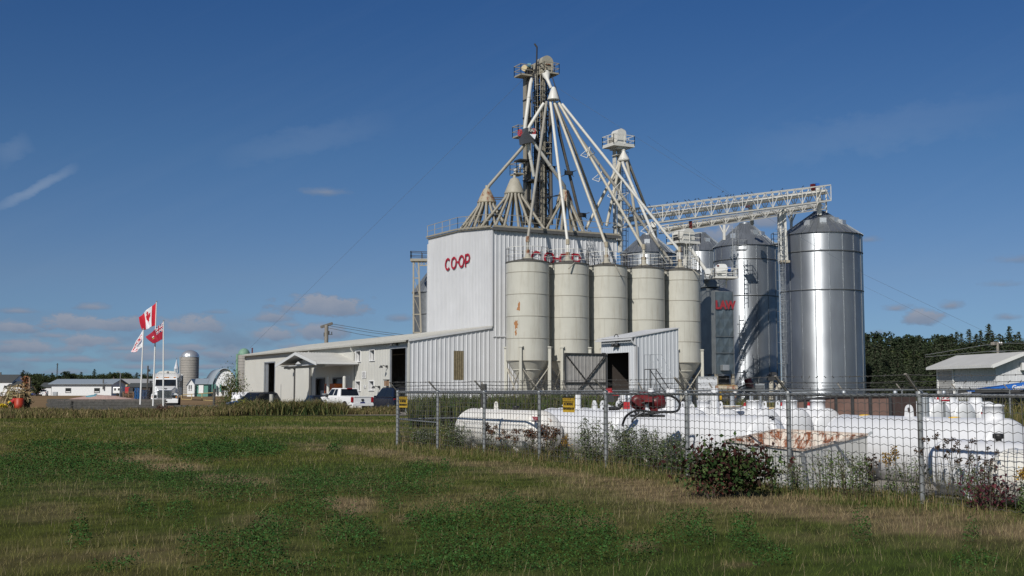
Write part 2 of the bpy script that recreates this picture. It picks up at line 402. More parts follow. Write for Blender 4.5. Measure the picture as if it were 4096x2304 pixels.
# thin high streaks
cr = N(nt, 'ShaderNodeCombineXYZ'); nt.links.new(mth('ADD', mth('MULTIPLY', azm, 2.2), mth('MULTIPLY', ele, -3.2)), cr.inputs[0]); nt.links.new(mth('ADD', mth('MULTIPLY', ele, 9.), mth('MULTIPLY', azm, -4.2)), cr.inputs[1])
nc = N(nt, 'ShaderNodeTexNoise'); nc.inputs['Scale'].default_value = 2.6; nc.inputs['Detail'].default_value = 6; nc.inputs['Roughness'].default_value = .62; nt.links.new(cr.outputs[0], nc.inputs['Vector'])
cir = mth('MULTIPLY', mth('MULTIPLY', mth('SUBTRACT', nc.outputs[0], .5), 1.5, clamp=True), .05)
def streak(X0, Y0, X1, Y1, wd, amt):
    d0, d1 = ray(X0, Y0).normalized(), ray(X1, Y1).normalized()
    a0, e0, a1, e1 = math.atan2(d0.x, d0.y), math.asin(d0.z), math.atan2(d1.x, d1.y), math.asin(d1.z)
    L = math.hypot(a1-a0, e1-e0); tx, ty = (a1-a0)/L, (e1-e0)/L
    u = mth('ADD', mth('MULTIPLY', mth('SUBTRACT', azm, a0), tx/L), mth('MULTIPLY', mth('SUBTRACT', ele, e0), ty/L))
    v = mth('ADD', mth('MULTIPLY', mth('SUBTRACT', azm, a0), -ty*F/wd), mth('MULTIPLY', mth('SUBTRACT', ele, e0), tx*F/wd))
    v = mth('ADD', v, mth('MULTIPLY', mth('SUBTRACT', n2, .5), 2.2))
    f = mth('MULTIPLY', mth('SUBTRACT', 1., mth('MULTIPLY', v, v), clamp=True), mth('SUBTRACT', 1., mth('POWER', mth('ABSOLUTE', mth('SUBTRACT', mth('MULTIPLY', u, 2.), 1.)), 2.), clamp=True))
    return mth('MULTIPLY', f, amt)
for s_ in ((-40, 850, 320, 660, 20, .26), (-30, 640, 130, 560, 50, .1), (850, 640, 1600, 480, 60, .07), (2900, 620, 4100, 420, 90, .07), (3000, 560, 4200, 380, 40, .06)):
    cir = mth('MAXIMUM', cir, streak(*s_), clamp=True)
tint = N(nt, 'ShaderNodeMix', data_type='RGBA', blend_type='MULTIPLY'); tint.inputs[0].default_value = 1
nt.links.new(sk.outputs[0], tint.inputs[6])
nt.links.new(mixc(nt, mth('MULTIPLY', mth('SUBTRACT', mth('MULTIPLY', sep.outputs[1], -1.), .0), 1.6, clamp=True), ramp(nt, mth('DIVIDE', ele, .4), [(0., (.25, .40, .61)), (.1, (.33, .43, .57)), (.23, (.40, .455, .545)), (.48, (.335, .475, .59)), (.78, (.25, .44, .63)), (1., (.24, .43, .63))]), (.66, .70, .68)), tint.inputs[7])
lit = mth('ADD', mth('MULTIPLY', core, 1.1), mth('MULTIPLY', mth('SUBTRACT', n2, .5), 1.0), clamp=True)
CL_D, CL_L = (1.55, 2.15, 3.2), (3.2, 3.4, 4.0)
ccol = mixc(nt, lit, CL_D, CL_L)
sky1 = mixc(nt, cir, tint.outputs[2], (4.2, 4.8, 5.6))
dn = mth('MULTIPLY', dens, .9, clamp=True)
sky2 = mixc(nt, dn, sky1, ccol)
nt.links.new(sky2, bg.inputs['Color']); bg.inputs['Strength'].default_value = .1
vs = scene.view_settings; vs.view_transform = 'Standard'; vs.look = 'None'; vs.exposure = 0.0; vs.gamma = 1.0
scene.cycles.max_bounces = 6; scene.cycles.transparent_max_bounces = 8
# ------------------------------------------------------------------ the mill and the warehouse
AN = R(28); U = V3(math.cos(AN), math.sin(AN), 0); VV = V3(-math.sin(AN), math.cos(AN), 0); UP = V3(0, 0, 1)
PC = P(1970, 915, 100); HC = PC.z; PC = V3(PC.x, PC.y, 0)
def W(u, v, z=0.): return PC+U*u+VV*v+UP*z
LW = 7.5; LL = 48.0; HE = P(1635, 1360, 96.5).z; HR = PP(1970, 1308, PC, U).z; TU, TV = 12.34, 13.2
slope = (HR-HE)/LW
# --- tall feed mill
mill = thing('feed_mill', 'tall white ribbed steel feed mill with red CO-OP letters on two sides', 'mill', W(0, 0))
HT = lambda v: HC+.52*(v/6.6) if v < 6.6 else HC+.52+.06*(v-6.6)/6.6
m = MB(); corr_wall(m, W(0, TV), -VV, TV, HR-.3, lambda s: HT(TV-s), -U, .29, .022)
m.build('side_wall', M['white_wall'], mill)
m = MB(); corr_wall(m, W(0, 0), U, TU, 0, lambda s: HC, -VV, .4, .05, rib=.3)
m.build('front_wall', M['front_wall'], mill)
m = MB(); corr_wall(m, W(TU, 0), VV, TV, 0, HT, U, .4, .04); corr_wall(m, W(TU, TV), -U, TU, 0, lambda s: HT(TV), VV, .4, .04)
m.build('rear_wall', M['front_wall'], mill)
m = MB()
a0, a1, b0, b1 = W(-.15, -.15, HC+.02), W(TU+.15, -.15, HC+.02), W(-.15, 6.6, HC+.54), W(TU+.15, 6.6, HC+.54)
c0, c1 = W(-.15, TV+.1, HT(TV)+.02), W(TU+.15, TV+.1, HT(TV)+.02)
for q in ((a0, a1, b1, b0), (b0, b1, c1, c0)): m.prism(q, (0, 0, .09))
m.build('roof', M['tan_steel'], mill)
m = MB(); m.bar(W(-.1, -.2, HC+.0), W(TU+.3, -.2, HC+.0), .2, .24); m.build('eave_trim', M['dark_trim'], mill)
m = MB(); m.bar(W(-.05, -.22, HC+.22), W(TU+.2, -.22, HC+.22), .14, .16); m.bar(W(-.2, 0, HC+.2), W(-.2, 6.6, HC+.72), .1, .12); m.bar(W(-.2, 6.6, HC+.72), W(-.2, TV, HT(TV)+.2), .1, .12)
m.build('roof_curb', M['tan_steel'], mill)
m = MB(); m.box(W(-.03, -.03, HR/2+HC/2-.1), (.12, .12, HC-HR-.2), AN); m.build('corner_trim', M['white_wall'], mill)
m = MB(); m.bar(W(.05, -.06, 6.25), W(1.5, -.06, 6.25), .06, .1); m.build('flashing', M['white_wall'], mill)
m = MB(); m.box(W(-.03, TV, (HR+HC)/2+.1), (.12, .12, HC-HR), AN); m.build('corner_trim', M['white_wall'], mill)
m = MB(); railing(m, [W(TU, -.1, HC+.2), W(0, -.1, HC+.2), W(-.1, 6.6, HC+.75), W(-.1, TV, HT(TV)+.2)], 1.05, .022, posts=1.5); m.build('railing', M['tan_steel'], mill)
# red letters, stroked as flat raised bands
def letters(parent, o, ax, ay, nrm, size, adv):
    o, ax, ay, nrm = Vector(o), Vector(ax), Vector(ay), Vector(nrm); r = size/2; w_ = size*.155; x = 0
    def band(pts, name, closed=False):
        m = MB(); n = len(pts)
        for i in range(n-1 if not closed else n):
            p, q = pts[i], pts[(i+1) % n]; d = V3(q[0]-p[0], q[1]-p[1], 0).normalized(); t = V3(-d.y, d.x, 0)*w_/2; e = d*w_*.12
            cs = [V3(p[0], p[1], 0)+t-e, V3(q[0], q[1], 0)+t+e, V3(q[0], q[1], 0)-t+e, V3(p[0], p[1], 0)-t-e]
            m.prism([o+ax*c.x+ay*c.y+nrm*(.05+.001*i) for c in cs][::-1], nrm*.035)
        m.build(name, M['sign_red'], parent)
    def ring(cx, a0, a1, rx=1., n=22): return [(cx+rx*(r-w_/2)*math.cos(R(a0+(a1-a0)*i/n)), (r-w_/2)*math.sin(R(a0+(a1-a0)*i/n))) for i in range(n+1)]
    band(ring(r, 48, 312), 'letter'); x = adv
    band(ring(x+r, 0, 344)[:-0 or None], 'letter', True)
    band([(adv*2-.03*size, 0), (adv*2+.2*size, 0)], 'hyphen'); x = adv*2+.26*size
    band(ring(x+r, 0, 344), 'letter', True); x += adv
    band([(x+w_/2, -r), (x+w_/2, r-w_/2), (x+size*.5, r-w_/2)]+[(x+size*.5+(r*.56)*math.cos(R(90-18*i)), r-w_/2-r*.56+(r*.56)*math.sin(R(90-18*i))) for i in range(1, 11)]+[(x+w_/2, r-w_/2-r*1.12)], 'letter')
s1 = thing('wall_sign', 'red CO-OP lettering on the bright white left side of the mill', 'sign', W(-.1, 9, 12.5))
a = PP(1784, 1052, W(0, 0), VV); b = PP(1886, 1040, W(0, 0), VV); L = (b-a).length; z1 = (PP(1800, 1057, W(0, 0), VV).z)
letters(s1, V3(a.x, a.y, z1+.02)-U*.02, -VV, UP, -U, L*.215, L*.243)
s2 = thing('wall_sign', 'red CO-OP lettering on the grey front of the mill half hidden by railings', 'sign', W(8, -.1, 12.5))
a = PP(2122, 1029, W(0, 0), U); b = PP(2327, 1032, W(0, 0), U); L = (b-a).length
letters(s2, V3(a.x, a.y, a.z)-VV*.03, U, UP, -VV, L*.215, L*.243)
# --- long low warehouse
wh = thing('warehouse', 'long low cream metal warehouse with open dark doorways joined to the mill', 'warehouse', W(-LW, 0))
q0 = W(-LW, 0)
def hole(X0, X1, Ytop, zb=0., Yb=None):
    a = PP(X0, Ytop, q0, VV); b = PP(X1, Ytop, q0, VV); va = (V3(a.x, a.y, 0)-q0).dot(VV); vb = (V3(b.x, b.y, 0)-q0).dot(VV)
    z0 = PP(X0, Yb, q0, VV).z if Yb else zb
    return (min(va, vb), max(va, vb), z0, (a.z+b.z)/2)
doorL = hole(1060, 1102, 1452); doorR = hole(1565, 1628, 1394)
wins = [hole(1424, 1444, 1405, Yb=1446), hole(1480, 1500, 1401, Yb=1442), hole(1423, 1443, 1526, Yb=1562), hole(1478, 1497, 1525, Yb=1560)]
pd1 = hole(1266, 1300, 1516); pd2 = hole(1334, 1373, 1515)
holes = [doorL, doorR, pd1, pd2]+wins
m = MB(); corr_wall(m, W(-LW, LL), -VV, LL, 0, lambda s: HE, -U, .36, .025, holes=[(LL-h[1], LL-h[0], h[2], h[3]) for h in holes])
m.build('long_wall', M['cream_wall'], wh)
m = MB(); louv = PP(1815, 1403, q0, U); lv2 = PP(1855, 1520, q0, U); lu0 = (V3(louv.x, louv.y, 0)-q0).dot(U); lu1 = (V3(lv2.x, lv2.y, 0)-q0).dot(U)
corr_wall(m, W(-LW, 0), U, LW, 0, lambda s: HE+slope*s, -VV, .4, .05, rib=.3, holes=[(lu0, lu1, lv2.z, louv.z)]); m.build('gable_wall', M['front_wall'], wh)
m = MB(); m.box(W(-LW+(lu0+lu1)/2, .04, (louv.z+lv2.z)/2), (lu1-lu0, .06, louv.z-lv2.z), AN)
for i in range(5): m.box(W(-LW+lu0+(lu1-lu0)*(i+.5)/5, -.0, (louv.z+lv2.z)/2), (.1, .06, louv.z-lv2.z), AN)
m.build('louvre', mat('weathered_louvre', (.2, .165, .1), .8, var=.3, scale=5), wh)
m = MB(); corr_wall(m, W(-LW, LL), U, LW*2, 0, lambda s: HE+slope*(s if s < LW else 2*LW-s), VV, .4, .04); corr_wall(m, W(LW, TV), VV, LL-TV, 0, lambda s: HE, U, .4, .04); m.build('rear_wall', M['front_wall'], wh)
m = MB(); ov = .35
e0, e1 = W(-LW-ov, -.12, HE-slope*ov+.03), W(-LW-ov, LL+.2, HE-slope*ov+.03); r0, r1 = W(-.02, -.12, HR+.03), W(-.02, LL+.2, HR+.03)
m.prism((e0, r0, r1, e1), (0, 0, .07)); m.prism((W(-.02, TV+.15, HR+.03), W(LW+ov, TV+.15, HE-.02), W(LW+ov, LL+.2, HE-.02), W(-.02, LL+.2, HR+.03)), (0, 0, .07))
for i in range(1, int(LL/.45)):
    v = i*.45; m.bar(W(-LW-ov, v, HE-slope*ov+.115), W(-.05, v, HR+.115), .05, .03)
m.build('roof', M['roof'], wh)
m = MB(); m.bar(W(-LW-ov-.06, -.1, HE-slope*ov-.02), W(-LW-ov-.06, LL+.2, HE-slope*ov-.02), .16, .15); m.build('gutter', M['trim'], wh)
m = MB(); m.bar(W(-LW-.1, -.1, HE-.05), W(-.1, -.1, HR-.05), .1, .14); m.build('verge_trim', M['white_wall'], wh)
for X, yb in ((1249, 1560), (1419, 1600)):
    a = PP(X, 1400, q0, VV); v = (V3(a.x, a.y, 0)-q0).dot(VV)
    m = MB(); m.tube([W(-LW-.36, v, HE-.12), W(-LW-.36, v, HE-.4), W(-LW-.1, v, HE-.7), W(-LW-.1, v, .1)], .06, 6); m.build('downspout', M['cream_wall'], wh)
for v in (LL-.06, .02):
    m = MB(); m.box(W(-LW-.02, v, HE/2), (.14, .14, HE-.1), AN); m.build('corner_trim', M['cream_wall'], wh)
def frame(h, name, mt, wdt=.14, dep=.1, deep=None, parent=wh):
    m = MB(); v0, v1, z0, z1 = h
    for v in (v0, v1): m.box(W(-LW-.03, v, (z0+z1)/2), (dep, wdt, z1-z0), AN)
    m.box(W(-LW-.03, (v0+v1)/2, z1+wdt/2), (dep, v1-v0+wdt, wdt), AN)
    if z0 > .3: m.box(W(-LW-.03, (v0+v1)/2, z0-.03), (dep+.06, v1-v0+wdt, .06), AN)
    return m.build(name, mt, parent)
frame(doorL, 'door_frame', M['galv_flat']); frame(doorR, 'door_frame', M['galv_flat'], .2)
m = MB(); v0, v1, z0, z1 = doorR
m.box(W(-LW+1.2, v0-.04, z1/2), (2.4, .04, z1), AN); m.build('door_reveal', M['cream_wall'], wh)
m = MB(); m.box(W(-LW+2.4, (v0+v1)/2-.9, 1.25), (.06, 1.7, 2.5), AN); m.build('inner_door', M['galv_flat'], wh)
m = MB(); m.box(W(-LW+.1, doorL[1]-.5, doorL[3]/2), (.08, 1.0, doorL[3]), AN); m.build('sliding_door', M['galv_flat'], wh)
for h in wins:
    f = frame(h, 'window', M['window_white'], .08, .08)
    m = MB(); m.box(W(-LW+.32, (h[0]+h[1])/2, (h[2]+h[3])/2), (.03, h[1]-h[0], h[3]-h[2]), AN); m.build('pane', M['glass'], f)
    m = MB()
    for v in (h[0], h[1]): m.box(W(-LW+.16, v, (h[2]+h[3])/2), (.34, .03, h[3]-h[2]), AN)
    m.box(W(-LW+.16, (h[0]+h[1])/2, h[2]-.015), (.34, h[1]-h[0], .03), AN); m.box(W(-LW+.28, (h[0]+h[1])/2, (h[2]+h[3])/2), (.05, .07, h[3]-h[2]), AN); m.build('window_reveal', M['window_white'], f)
for h, mt in ((pd1, M['dark']), (pd2, M['galv_flat'])):
    f = frame(h, 'door', M['dark_trim'], .12); m = MB(); m.box(W(-LW+.25, (h[0]+h[1])/2, h[3]/2), (.05, h[1]-h[0], h[3]), AN); m.build('door_leaf', mt, f)
m = MB(); m.box(W(-LW+.2, (pd1[0]+pd1[1])/2-.2, .9), (.1, (pd1[1]-pd1[0])*.5, 1.7), AN); m.build('door_panel', M['galv_flat'], wh)
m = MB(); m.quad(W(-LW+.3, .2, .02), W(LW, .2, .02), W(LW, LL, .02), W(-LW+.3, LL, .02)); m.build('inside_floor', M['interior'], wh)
# lamps and boxes on the wall
def wallp(X, Y): p = PP(X, Y, q0, VV); return p-U*.05
def lamp(X, Y, label, big=1.):
    p = wallp(X, Y); t = thing('wall_lamp', label, 'lamp', p)
    m = MB(); m.box(p-U*.05, (.1, .2, .2), AN); m.build('bracket', M['dark'], t)
    m = MB(); m.tube([p-U*.1, p-U*.35+UP*.08, p-U*.5], .035, 6); m.lathe(p-U*.55-UP*.1, [(.03, .2), (.12*big, .1), (.17*big, -.02)], 10); m.build('lamp_head', M['dark'], t)
lamp(1551, 1466, 'small dark swan-neck lamp on the wall left of the tall right doorway')
lamp(1592, 1377, 'small lamp under the eave above the tall right doorway')
lamp(1179, 1474, 'small lamp on the wall behind the canopy post')
lamp(1520, 1548, 'low floodlight on the wall between the lower windows and the tall doorway')
for X, Y, ww, hh, lab, lines in ((1458, 1499, 16, 28, 'white opening hours notice with small black print on the long wall', 7), (1461, 1547, 8, 13, 'small white paper notice below the larger one on the long wall', 3), (1393, 1512, 16, 18, 'grey painted office sign beside the canopy doorway', 2)):
    a = wallp(X-ww/2, Y); b = wallp(X+ww/2, Y); p = (a+b)/2; wd = (a-b).length; hm = hh/F*p.y
    t = thing('notice_board', lab, 'sign', p); m = MB(); m.box(p, (.03, wd, hm), AN); m.build('board', M['window_white'], t)
    m = MB()
    for i in range(lines): m.box(p-U*.02+UP*(hm*(.42-.84*(i+.5)/lines)), (.012, wd*(.8 if i % 3 else .6), hm*.25/lines), AN)
    m.build('print', M['dark'], t)
p = wallp(1553, 1533); t = thing('wall_box', 'brown metal box fixed to the wall beside the tall doorway', 'box', p); m = MB(); m.box(p-U*.1, (.25, .5, .45), AN); m.build('box_body', M['wood_brown'], t); m = MB(); m.box(p-U*.12+UP*.28, (.35, .6, .06), AN); m.build('box_lid', M['dark'], t)
# --- entrance canopy
pr = PP(1423, 1447, q0, VV); vR = (V3(pr.x, pr.y, 0)-q0).dot(VV); ZC = 4.2; CWD = 11.4; vR -= .5; CD = 3.6; ZR = 5.18
cn = thing('entrance_canopy', 'gabled canopy on posts in front of the warehouse office doors', 'canopy', W(-LW-CD, vR+CWD/2))
vL = vR+CWD; vM = (vR+vL)/2; uF = -LW-CD
m = MB()
for va, vb in ((vR-.3, vM), (vL+.3, vM)):
    za = ZC-.3*(ZR-ZC)/(CWD/2)
    m.prism([W(uF-.3, va, za), W(uF-.3, vb, ZR), W(-LW-.02, vb, ZR), W(-LW-.02, va, za)], (0, 0, .06))
    n = 14
    for i in range(n+1):
        u = uF-.3+(CD+.28)*i/n; m.bar(W(u, va, za+.075), W(u, vb, ZR+.075), .04, .03)
m.build('roof', M['roof'], cn)
m = MB()
for va in (vR-.3, vL+.3):
    za = ZC-.3*(ZR-ZC)/(CWD/2); m.prism([W(uF-.33, va, za-.2), W(uF-.33, vM, ZR-.2), W(uF-.33, vM, ZR+.06), W(uF-.33, va, za+.06)], -U*.04)
m.bar(W(uF-.3, vR-.34, ZC-.06), W(-LW-.1, vR-.34, ZC-.06), .12, .14)
m.build('fascia', M['white_paint'], cn)
m = MB(); m.prism([W(uF+1.15, vR+.1, ZC-.1), W(uF+1.15, vM, ZR-.15), W(uF+1.15, vL-.1, ZC-.1)], U*.05); m.box(W(uF+CD/2+.1, vM, ZC-.16), (CD, CWD-.3, .06), AN); m.build('soffit', M['front_wall'], cn)
m = MB(); m.bar(W(uF+.5, vR, ZC-.3), W(uF+.5, vL, ZC-.3), .2, .2); m.build('beam', M['bin_seam'], cn)
for X in (1170, 1231):
    a = PP(X, 1500, W(uF+.3, 0), VV); v = (V3(a.x, a.y, 0)-W(uF+.3, 0)).dot(VV); m = MB(); m.box(W(uF+.5, v, (ZC-.4)/2), (.13, .13, ZC-.4), AN); m.build('post', M['dark_trim'], cn)
m = MB(); p = P(1204, 1453, W(uF, vM).y); m.prism([W(uF-.01, vM-.8, ZC-.05)+UP*.0, W(uF-.01, vM, ZC+.2), W(uF-.01, vM+.8, ZC-.05)], -U*.05); m.build('gable_light_patch', M['white_paint'], cn)  # white triangle painted in for the light patch on the shaded gable
for X, lab in ((1313, 'white round bollard pipe left of the orange ice box'), (1377, 'white round bollard pipe right of the orange ice box')):
    p = PP(X, 1510, W(-LW-1.6, 0), VV); m = MB(); m.tube([V3(p.x, p.y, 0), V3(p.x, p.y, p.z)], .14, 10); m.sphere(V3(p.x, p.y, p.z), .14, 10)
    tag(m.build('bollard', M['cream_wall']), lab, 'bollard', 'bollards under the canopy')
p0 = PP(1316, 1540, W(-LW-.6, 0), VV); p1 = PP(1358, 1540, W(-LW-.6, 0), VV); c = (p0+p1)/2; wd = (p0-p1).length
t = thing('ice_box', 'orange-red merchandise cabinet against the wall under the canopy', 'cabinet', V3(c.x, c.y, 0))
m = MB(); m.box(V3(c.x, c.y, 1.2), (.9, wd, 2.35), AN); m.build('cabinet_body', M['orange'], t, bevel=.03); m = MB(); m.box(V3(c.x, c.y, 1.25)-U*.46+VV*wd*.18, (.04, wd*.45, 1.9), AN); m.build('cabinet_door', M['dark_red'], t)
p = PP(1302, 1580, W(-LW-2.2, 0), VV); t = thing('fuel_pump', 'grey narrow service cabinet standing under the canopy', 'cabinet', V3(p.x, p.y, 0)); m = MB(); m.box(V3(p.x, p.y, .75), (.5, .5, 1.5), AN); m.build('cabinet_body', M['galv_flat'], t, bevel=.03); m = MB(); m.box(V3(p.x, p.y, 1.15)-U*.26, (.03, .36, .4), AN); m.build('panel', M['dark'], t)
# --- guy post on the far end of the roof
p = W(-LW+.6, LL-.6, HE+.1); m = MB(); m.tube([p, p+UP*.65], .075, 8); m.lathe(p+UP*.65, [(.11, 0), (.11, .05), (.03, .09)], 8); tag(m.build('roof_vent_pipe', M['dark_red']), 'dark red vent pipe at the far left end of the warehouse roof', 'pipe')
# --- shed in front of the bins
SC = P(2540, 1347, 84); sh = thing('loading_shed', 'small pale ribbed lean-to shed with a wide open doorway', 'shed', (SC.x, SC.y, .2))
S0 = V3(SC.x, SC.y, 0); zE = SC.z
def S(u, v, z=0.): return S0+U*u+VV*v+UP*z
pl = PP(2405, 1356, S0, VV); SV = (V3(pl.x, pl.y, 0)-S0).dot(VV); prr = PP(2713, 1314, S0, U); SU = (V3(prr.x, prr.y, 0)-S0).dot(U); zH = prr.z
d0 = PP(2425, 1412, S0, VV); d1 = PP(2519, 1411, S0, VV); dv1 = (V3(d0.x, d0.y, 0)-S0).dot(VV); dv0 = (V3(d1.x, d1.y, 0)-S0).dot(VV); dz = (d0.z+d1.z)/2
m = MB(); corr_wall(m, S(0, SV), -VV, SV, 0, lambda s: zE, -U, .3, .03, holes=[(SV-dv1, SV-dv0, 0, dz)]); m.build('door_wall', M['shed_wall'], sh)
m = MB(); corr_wall(m, S(0, 0), U, SU, 0, lambda s: zE+(zH-zE)*s/SU, -VV, .33, .035, rib=.28); m.build('front_wall', M['shed_wall'], sh)
m = MB(); corr_wall(m, S(SU, 0), VV, SV, 0, lambda s: zH, U, .3, .03); corr_wall(m, S(0, SV), U, SU, 0, lambda s: zE+(zH-zE)*s/SU, VV, .3, .03); m.build('rear_wall', M['shed_wall'], sh)
m = MB(); k = (zH-zE)/SU; m.prism([S(-.3, -.1, zE-.3*k), S(SU+.05, -.1, zH), S(SU+.05, SV+.1, zH), S(-.3, SV+.1, zE-.3*k)], (0, 0, .06))
for i in range(1, 15): m.bar(S(-.3, SV*i/15, zE-.3*k+.075), S(SU, SV*i/15, zH+.075), .04, .03)
m.build('roof', M['white_wall'], sh)
m = MB(); m.bar(S(-.36, -.1, zE-.16), S(-.36, SV+.15, zE-.16), .13, .13); m.tube([S(-.36, -.05, zE-.2), S(-.2, -.1, zE-.5), S(.1, -.1, zE-.6), S(.1, -.1, .3)], .05, 6); m.build('gutter', M['white_wall'], sh)
m = MB(); m.box(S(.0, 0, zE/2), (.12, .12, zE-.1), AN); m.build('corner_trim', M['white_wall'], sh)
for v in (dv0, dv1): m = MB(); m.box(S(0, v, dz/2), (.12, .1, dz), AN); m.build('door_jamb', M['white_wall'], sh)
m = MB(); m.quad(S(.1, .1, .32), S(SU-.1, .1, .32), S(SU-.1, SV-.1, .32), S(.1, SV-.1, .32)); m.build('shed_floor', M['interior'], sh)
m = MB(); m.quad(S(SU-.15, .15, .3), S(SU-.15, SV-.15, .3), S(SU-.15, SV-.15, zE), S(SU-.15, .15, zE)); m.quad(S(.15, SV-.15, .3), S(SU-.15, SV-.15, .3), S(SU-.15, SV-.15, zE), S(.15, SV-.15, zE)); m.quad(S(.15, .15, .3), S(SU-.15, .15, .3), S(SU-.15, .15, zE), S(.15, .15, zE)); m.build('inner_shade_sheet', M['interior'], sh)  # added dark sheets that stand in for the shade behind the doorway
m = MB(); p = S(-.12, (dv0+dv1)/2, dz+.55); m.box(p, (.2, .5, .22), AN); m.sphere(p-U*.15+VV*.25, .13, 8); m.sphere(p-U*.15-VV*.25, .13, 8)
pts = arc(p+UP*.5, .28, 0, 360, 14, VV, UP); m.tube(pts, .03, 5); m.build('door_lamp', M['dark'], sh)
# swung-open door leaf with its bracing
dl = thing('shed_door', 'large dark braced door leaf swung open left of the shed doorway', 'door', S(0, dv1, .3))
p1 = S(-.05, dv1+.02); q = P(2258, 1414, p1.y-1.9); dr = V3(q.x-p1.x, -1.6, 0); Ld = dr.length; dr.normalize(); dn_ = V3(dr.y, -dr.x, 0)
if dn_.y > 0: dn_ = -dn_
m = MB(); corr_wall(m, p1, dr, Ld, .55, lambda s: dz, dn_, .3, .03); m.build('door_sheet', mat('door_inside', (.33, .32, .31), .6, streak=(.16, .14, .12), streak_amt=.5), dl)
m = MB(); of = dn_*.07
A, B, C_, D_ = p1+UP*.6, p1+dr*Ld+UP*.6, p1+dr*Ld+UP*(dz-.05), p1+UP*(dz-.05)
for x, y in ((A, B), (B, C_), (C_, D_), (D_, A)): m.bar(x+of, y+of, .09, .09)
mid = UP*((dz-.5)/2+.35)
m.bar(p1+mid+of, p1+dr*Ld+mid+of, .1, .09); m.bar(A+of*1.5, C_+of*1.5, .08, .07); m.bar(B+of*1.9, D_+of*1.9, .08, .07); m.build('door_brace', M['dark'], dl)
m = MB(); m.prism([S(-.0, dv1+.06, .4), S(-.0, dv1+.3, .4), S(-.0, dv1+.3, dz+.05), S(-.0, dv1+.06, dz+.05)], -U*.2); m.build('hinge_post', M['dark'], dl)
# rolling stairs against the shed
rs = thing('rolling_stairs', 'grey steel rolling staircase standing against the front of the shed', 'stairs', P(2650, 1560, 81)*1)
o = P(2598, 1478, 82.5)+V3(0, -.2, 0); e = V3(1.75, -.9, 0); g = .35; top = V3(o.x, o.y, o.z); side = VV*-.0+V3(.35, -.62, 0)
m = MB()
for sd in (0, 1):
    q = side*sd; m.bar(top+q, V3(top.x+e.x, top.y+e.y, g)+q, .05); m.bar(top+q, V3(top.x, top.y, g)+q, .04); m.bar(top+q-V3(.35, -.15, 0), V3(top.x-.35, top.y+.15, g)+q, .04); m.bar(top+q-V3(.35, -.15, 0), top+q, .04)
    m.bar(V3(top.x-.35, top.y+.15, g+.1)+q, V3(top.x+e.x, top.y+e.y, g+.1)+q, .04)
    m.bar(top+q+V3(.3, -.15, -1.), V3(top.x, top.y, g)+q, .03)
m.build('stair_frame', M['dark'], rs)
m = MB(); nst = 9
for i in range(nst): q = V3(top.x+e.x*i/nst, top.y+e.y*i/nst, top.z+(g-top.z)*i/nst); m.prism([q, q+side, q+side+V3(.2, -.1, 0), q+V3(.2, -.1, 0)], (0, 0, .03))
m.prism([top-V3(.35, -.15, 0), top-V3(.35, -.15, 0)+side, top+side, top], (0, 0, .03)); m.build('tread', M['dark'], rs)
m = MB()
for sd in (0, 1):
    q = side*sd; m.tube([top+q-V3(.35, -.15, 0), top+q-V3(.35, -.15, -1.), top+q+V3(.35, -.18, 1.), V3(top.x+e.x, top.y+e.y, g+.9)+q], .02, 5); m.bar(top+q, top+q+UP*1., .03); m.bar(top+q-V3(.35, -.15, -.5), top+q+UP*.5, .03)
m.build('handrail', M['galv_flat'], rs)
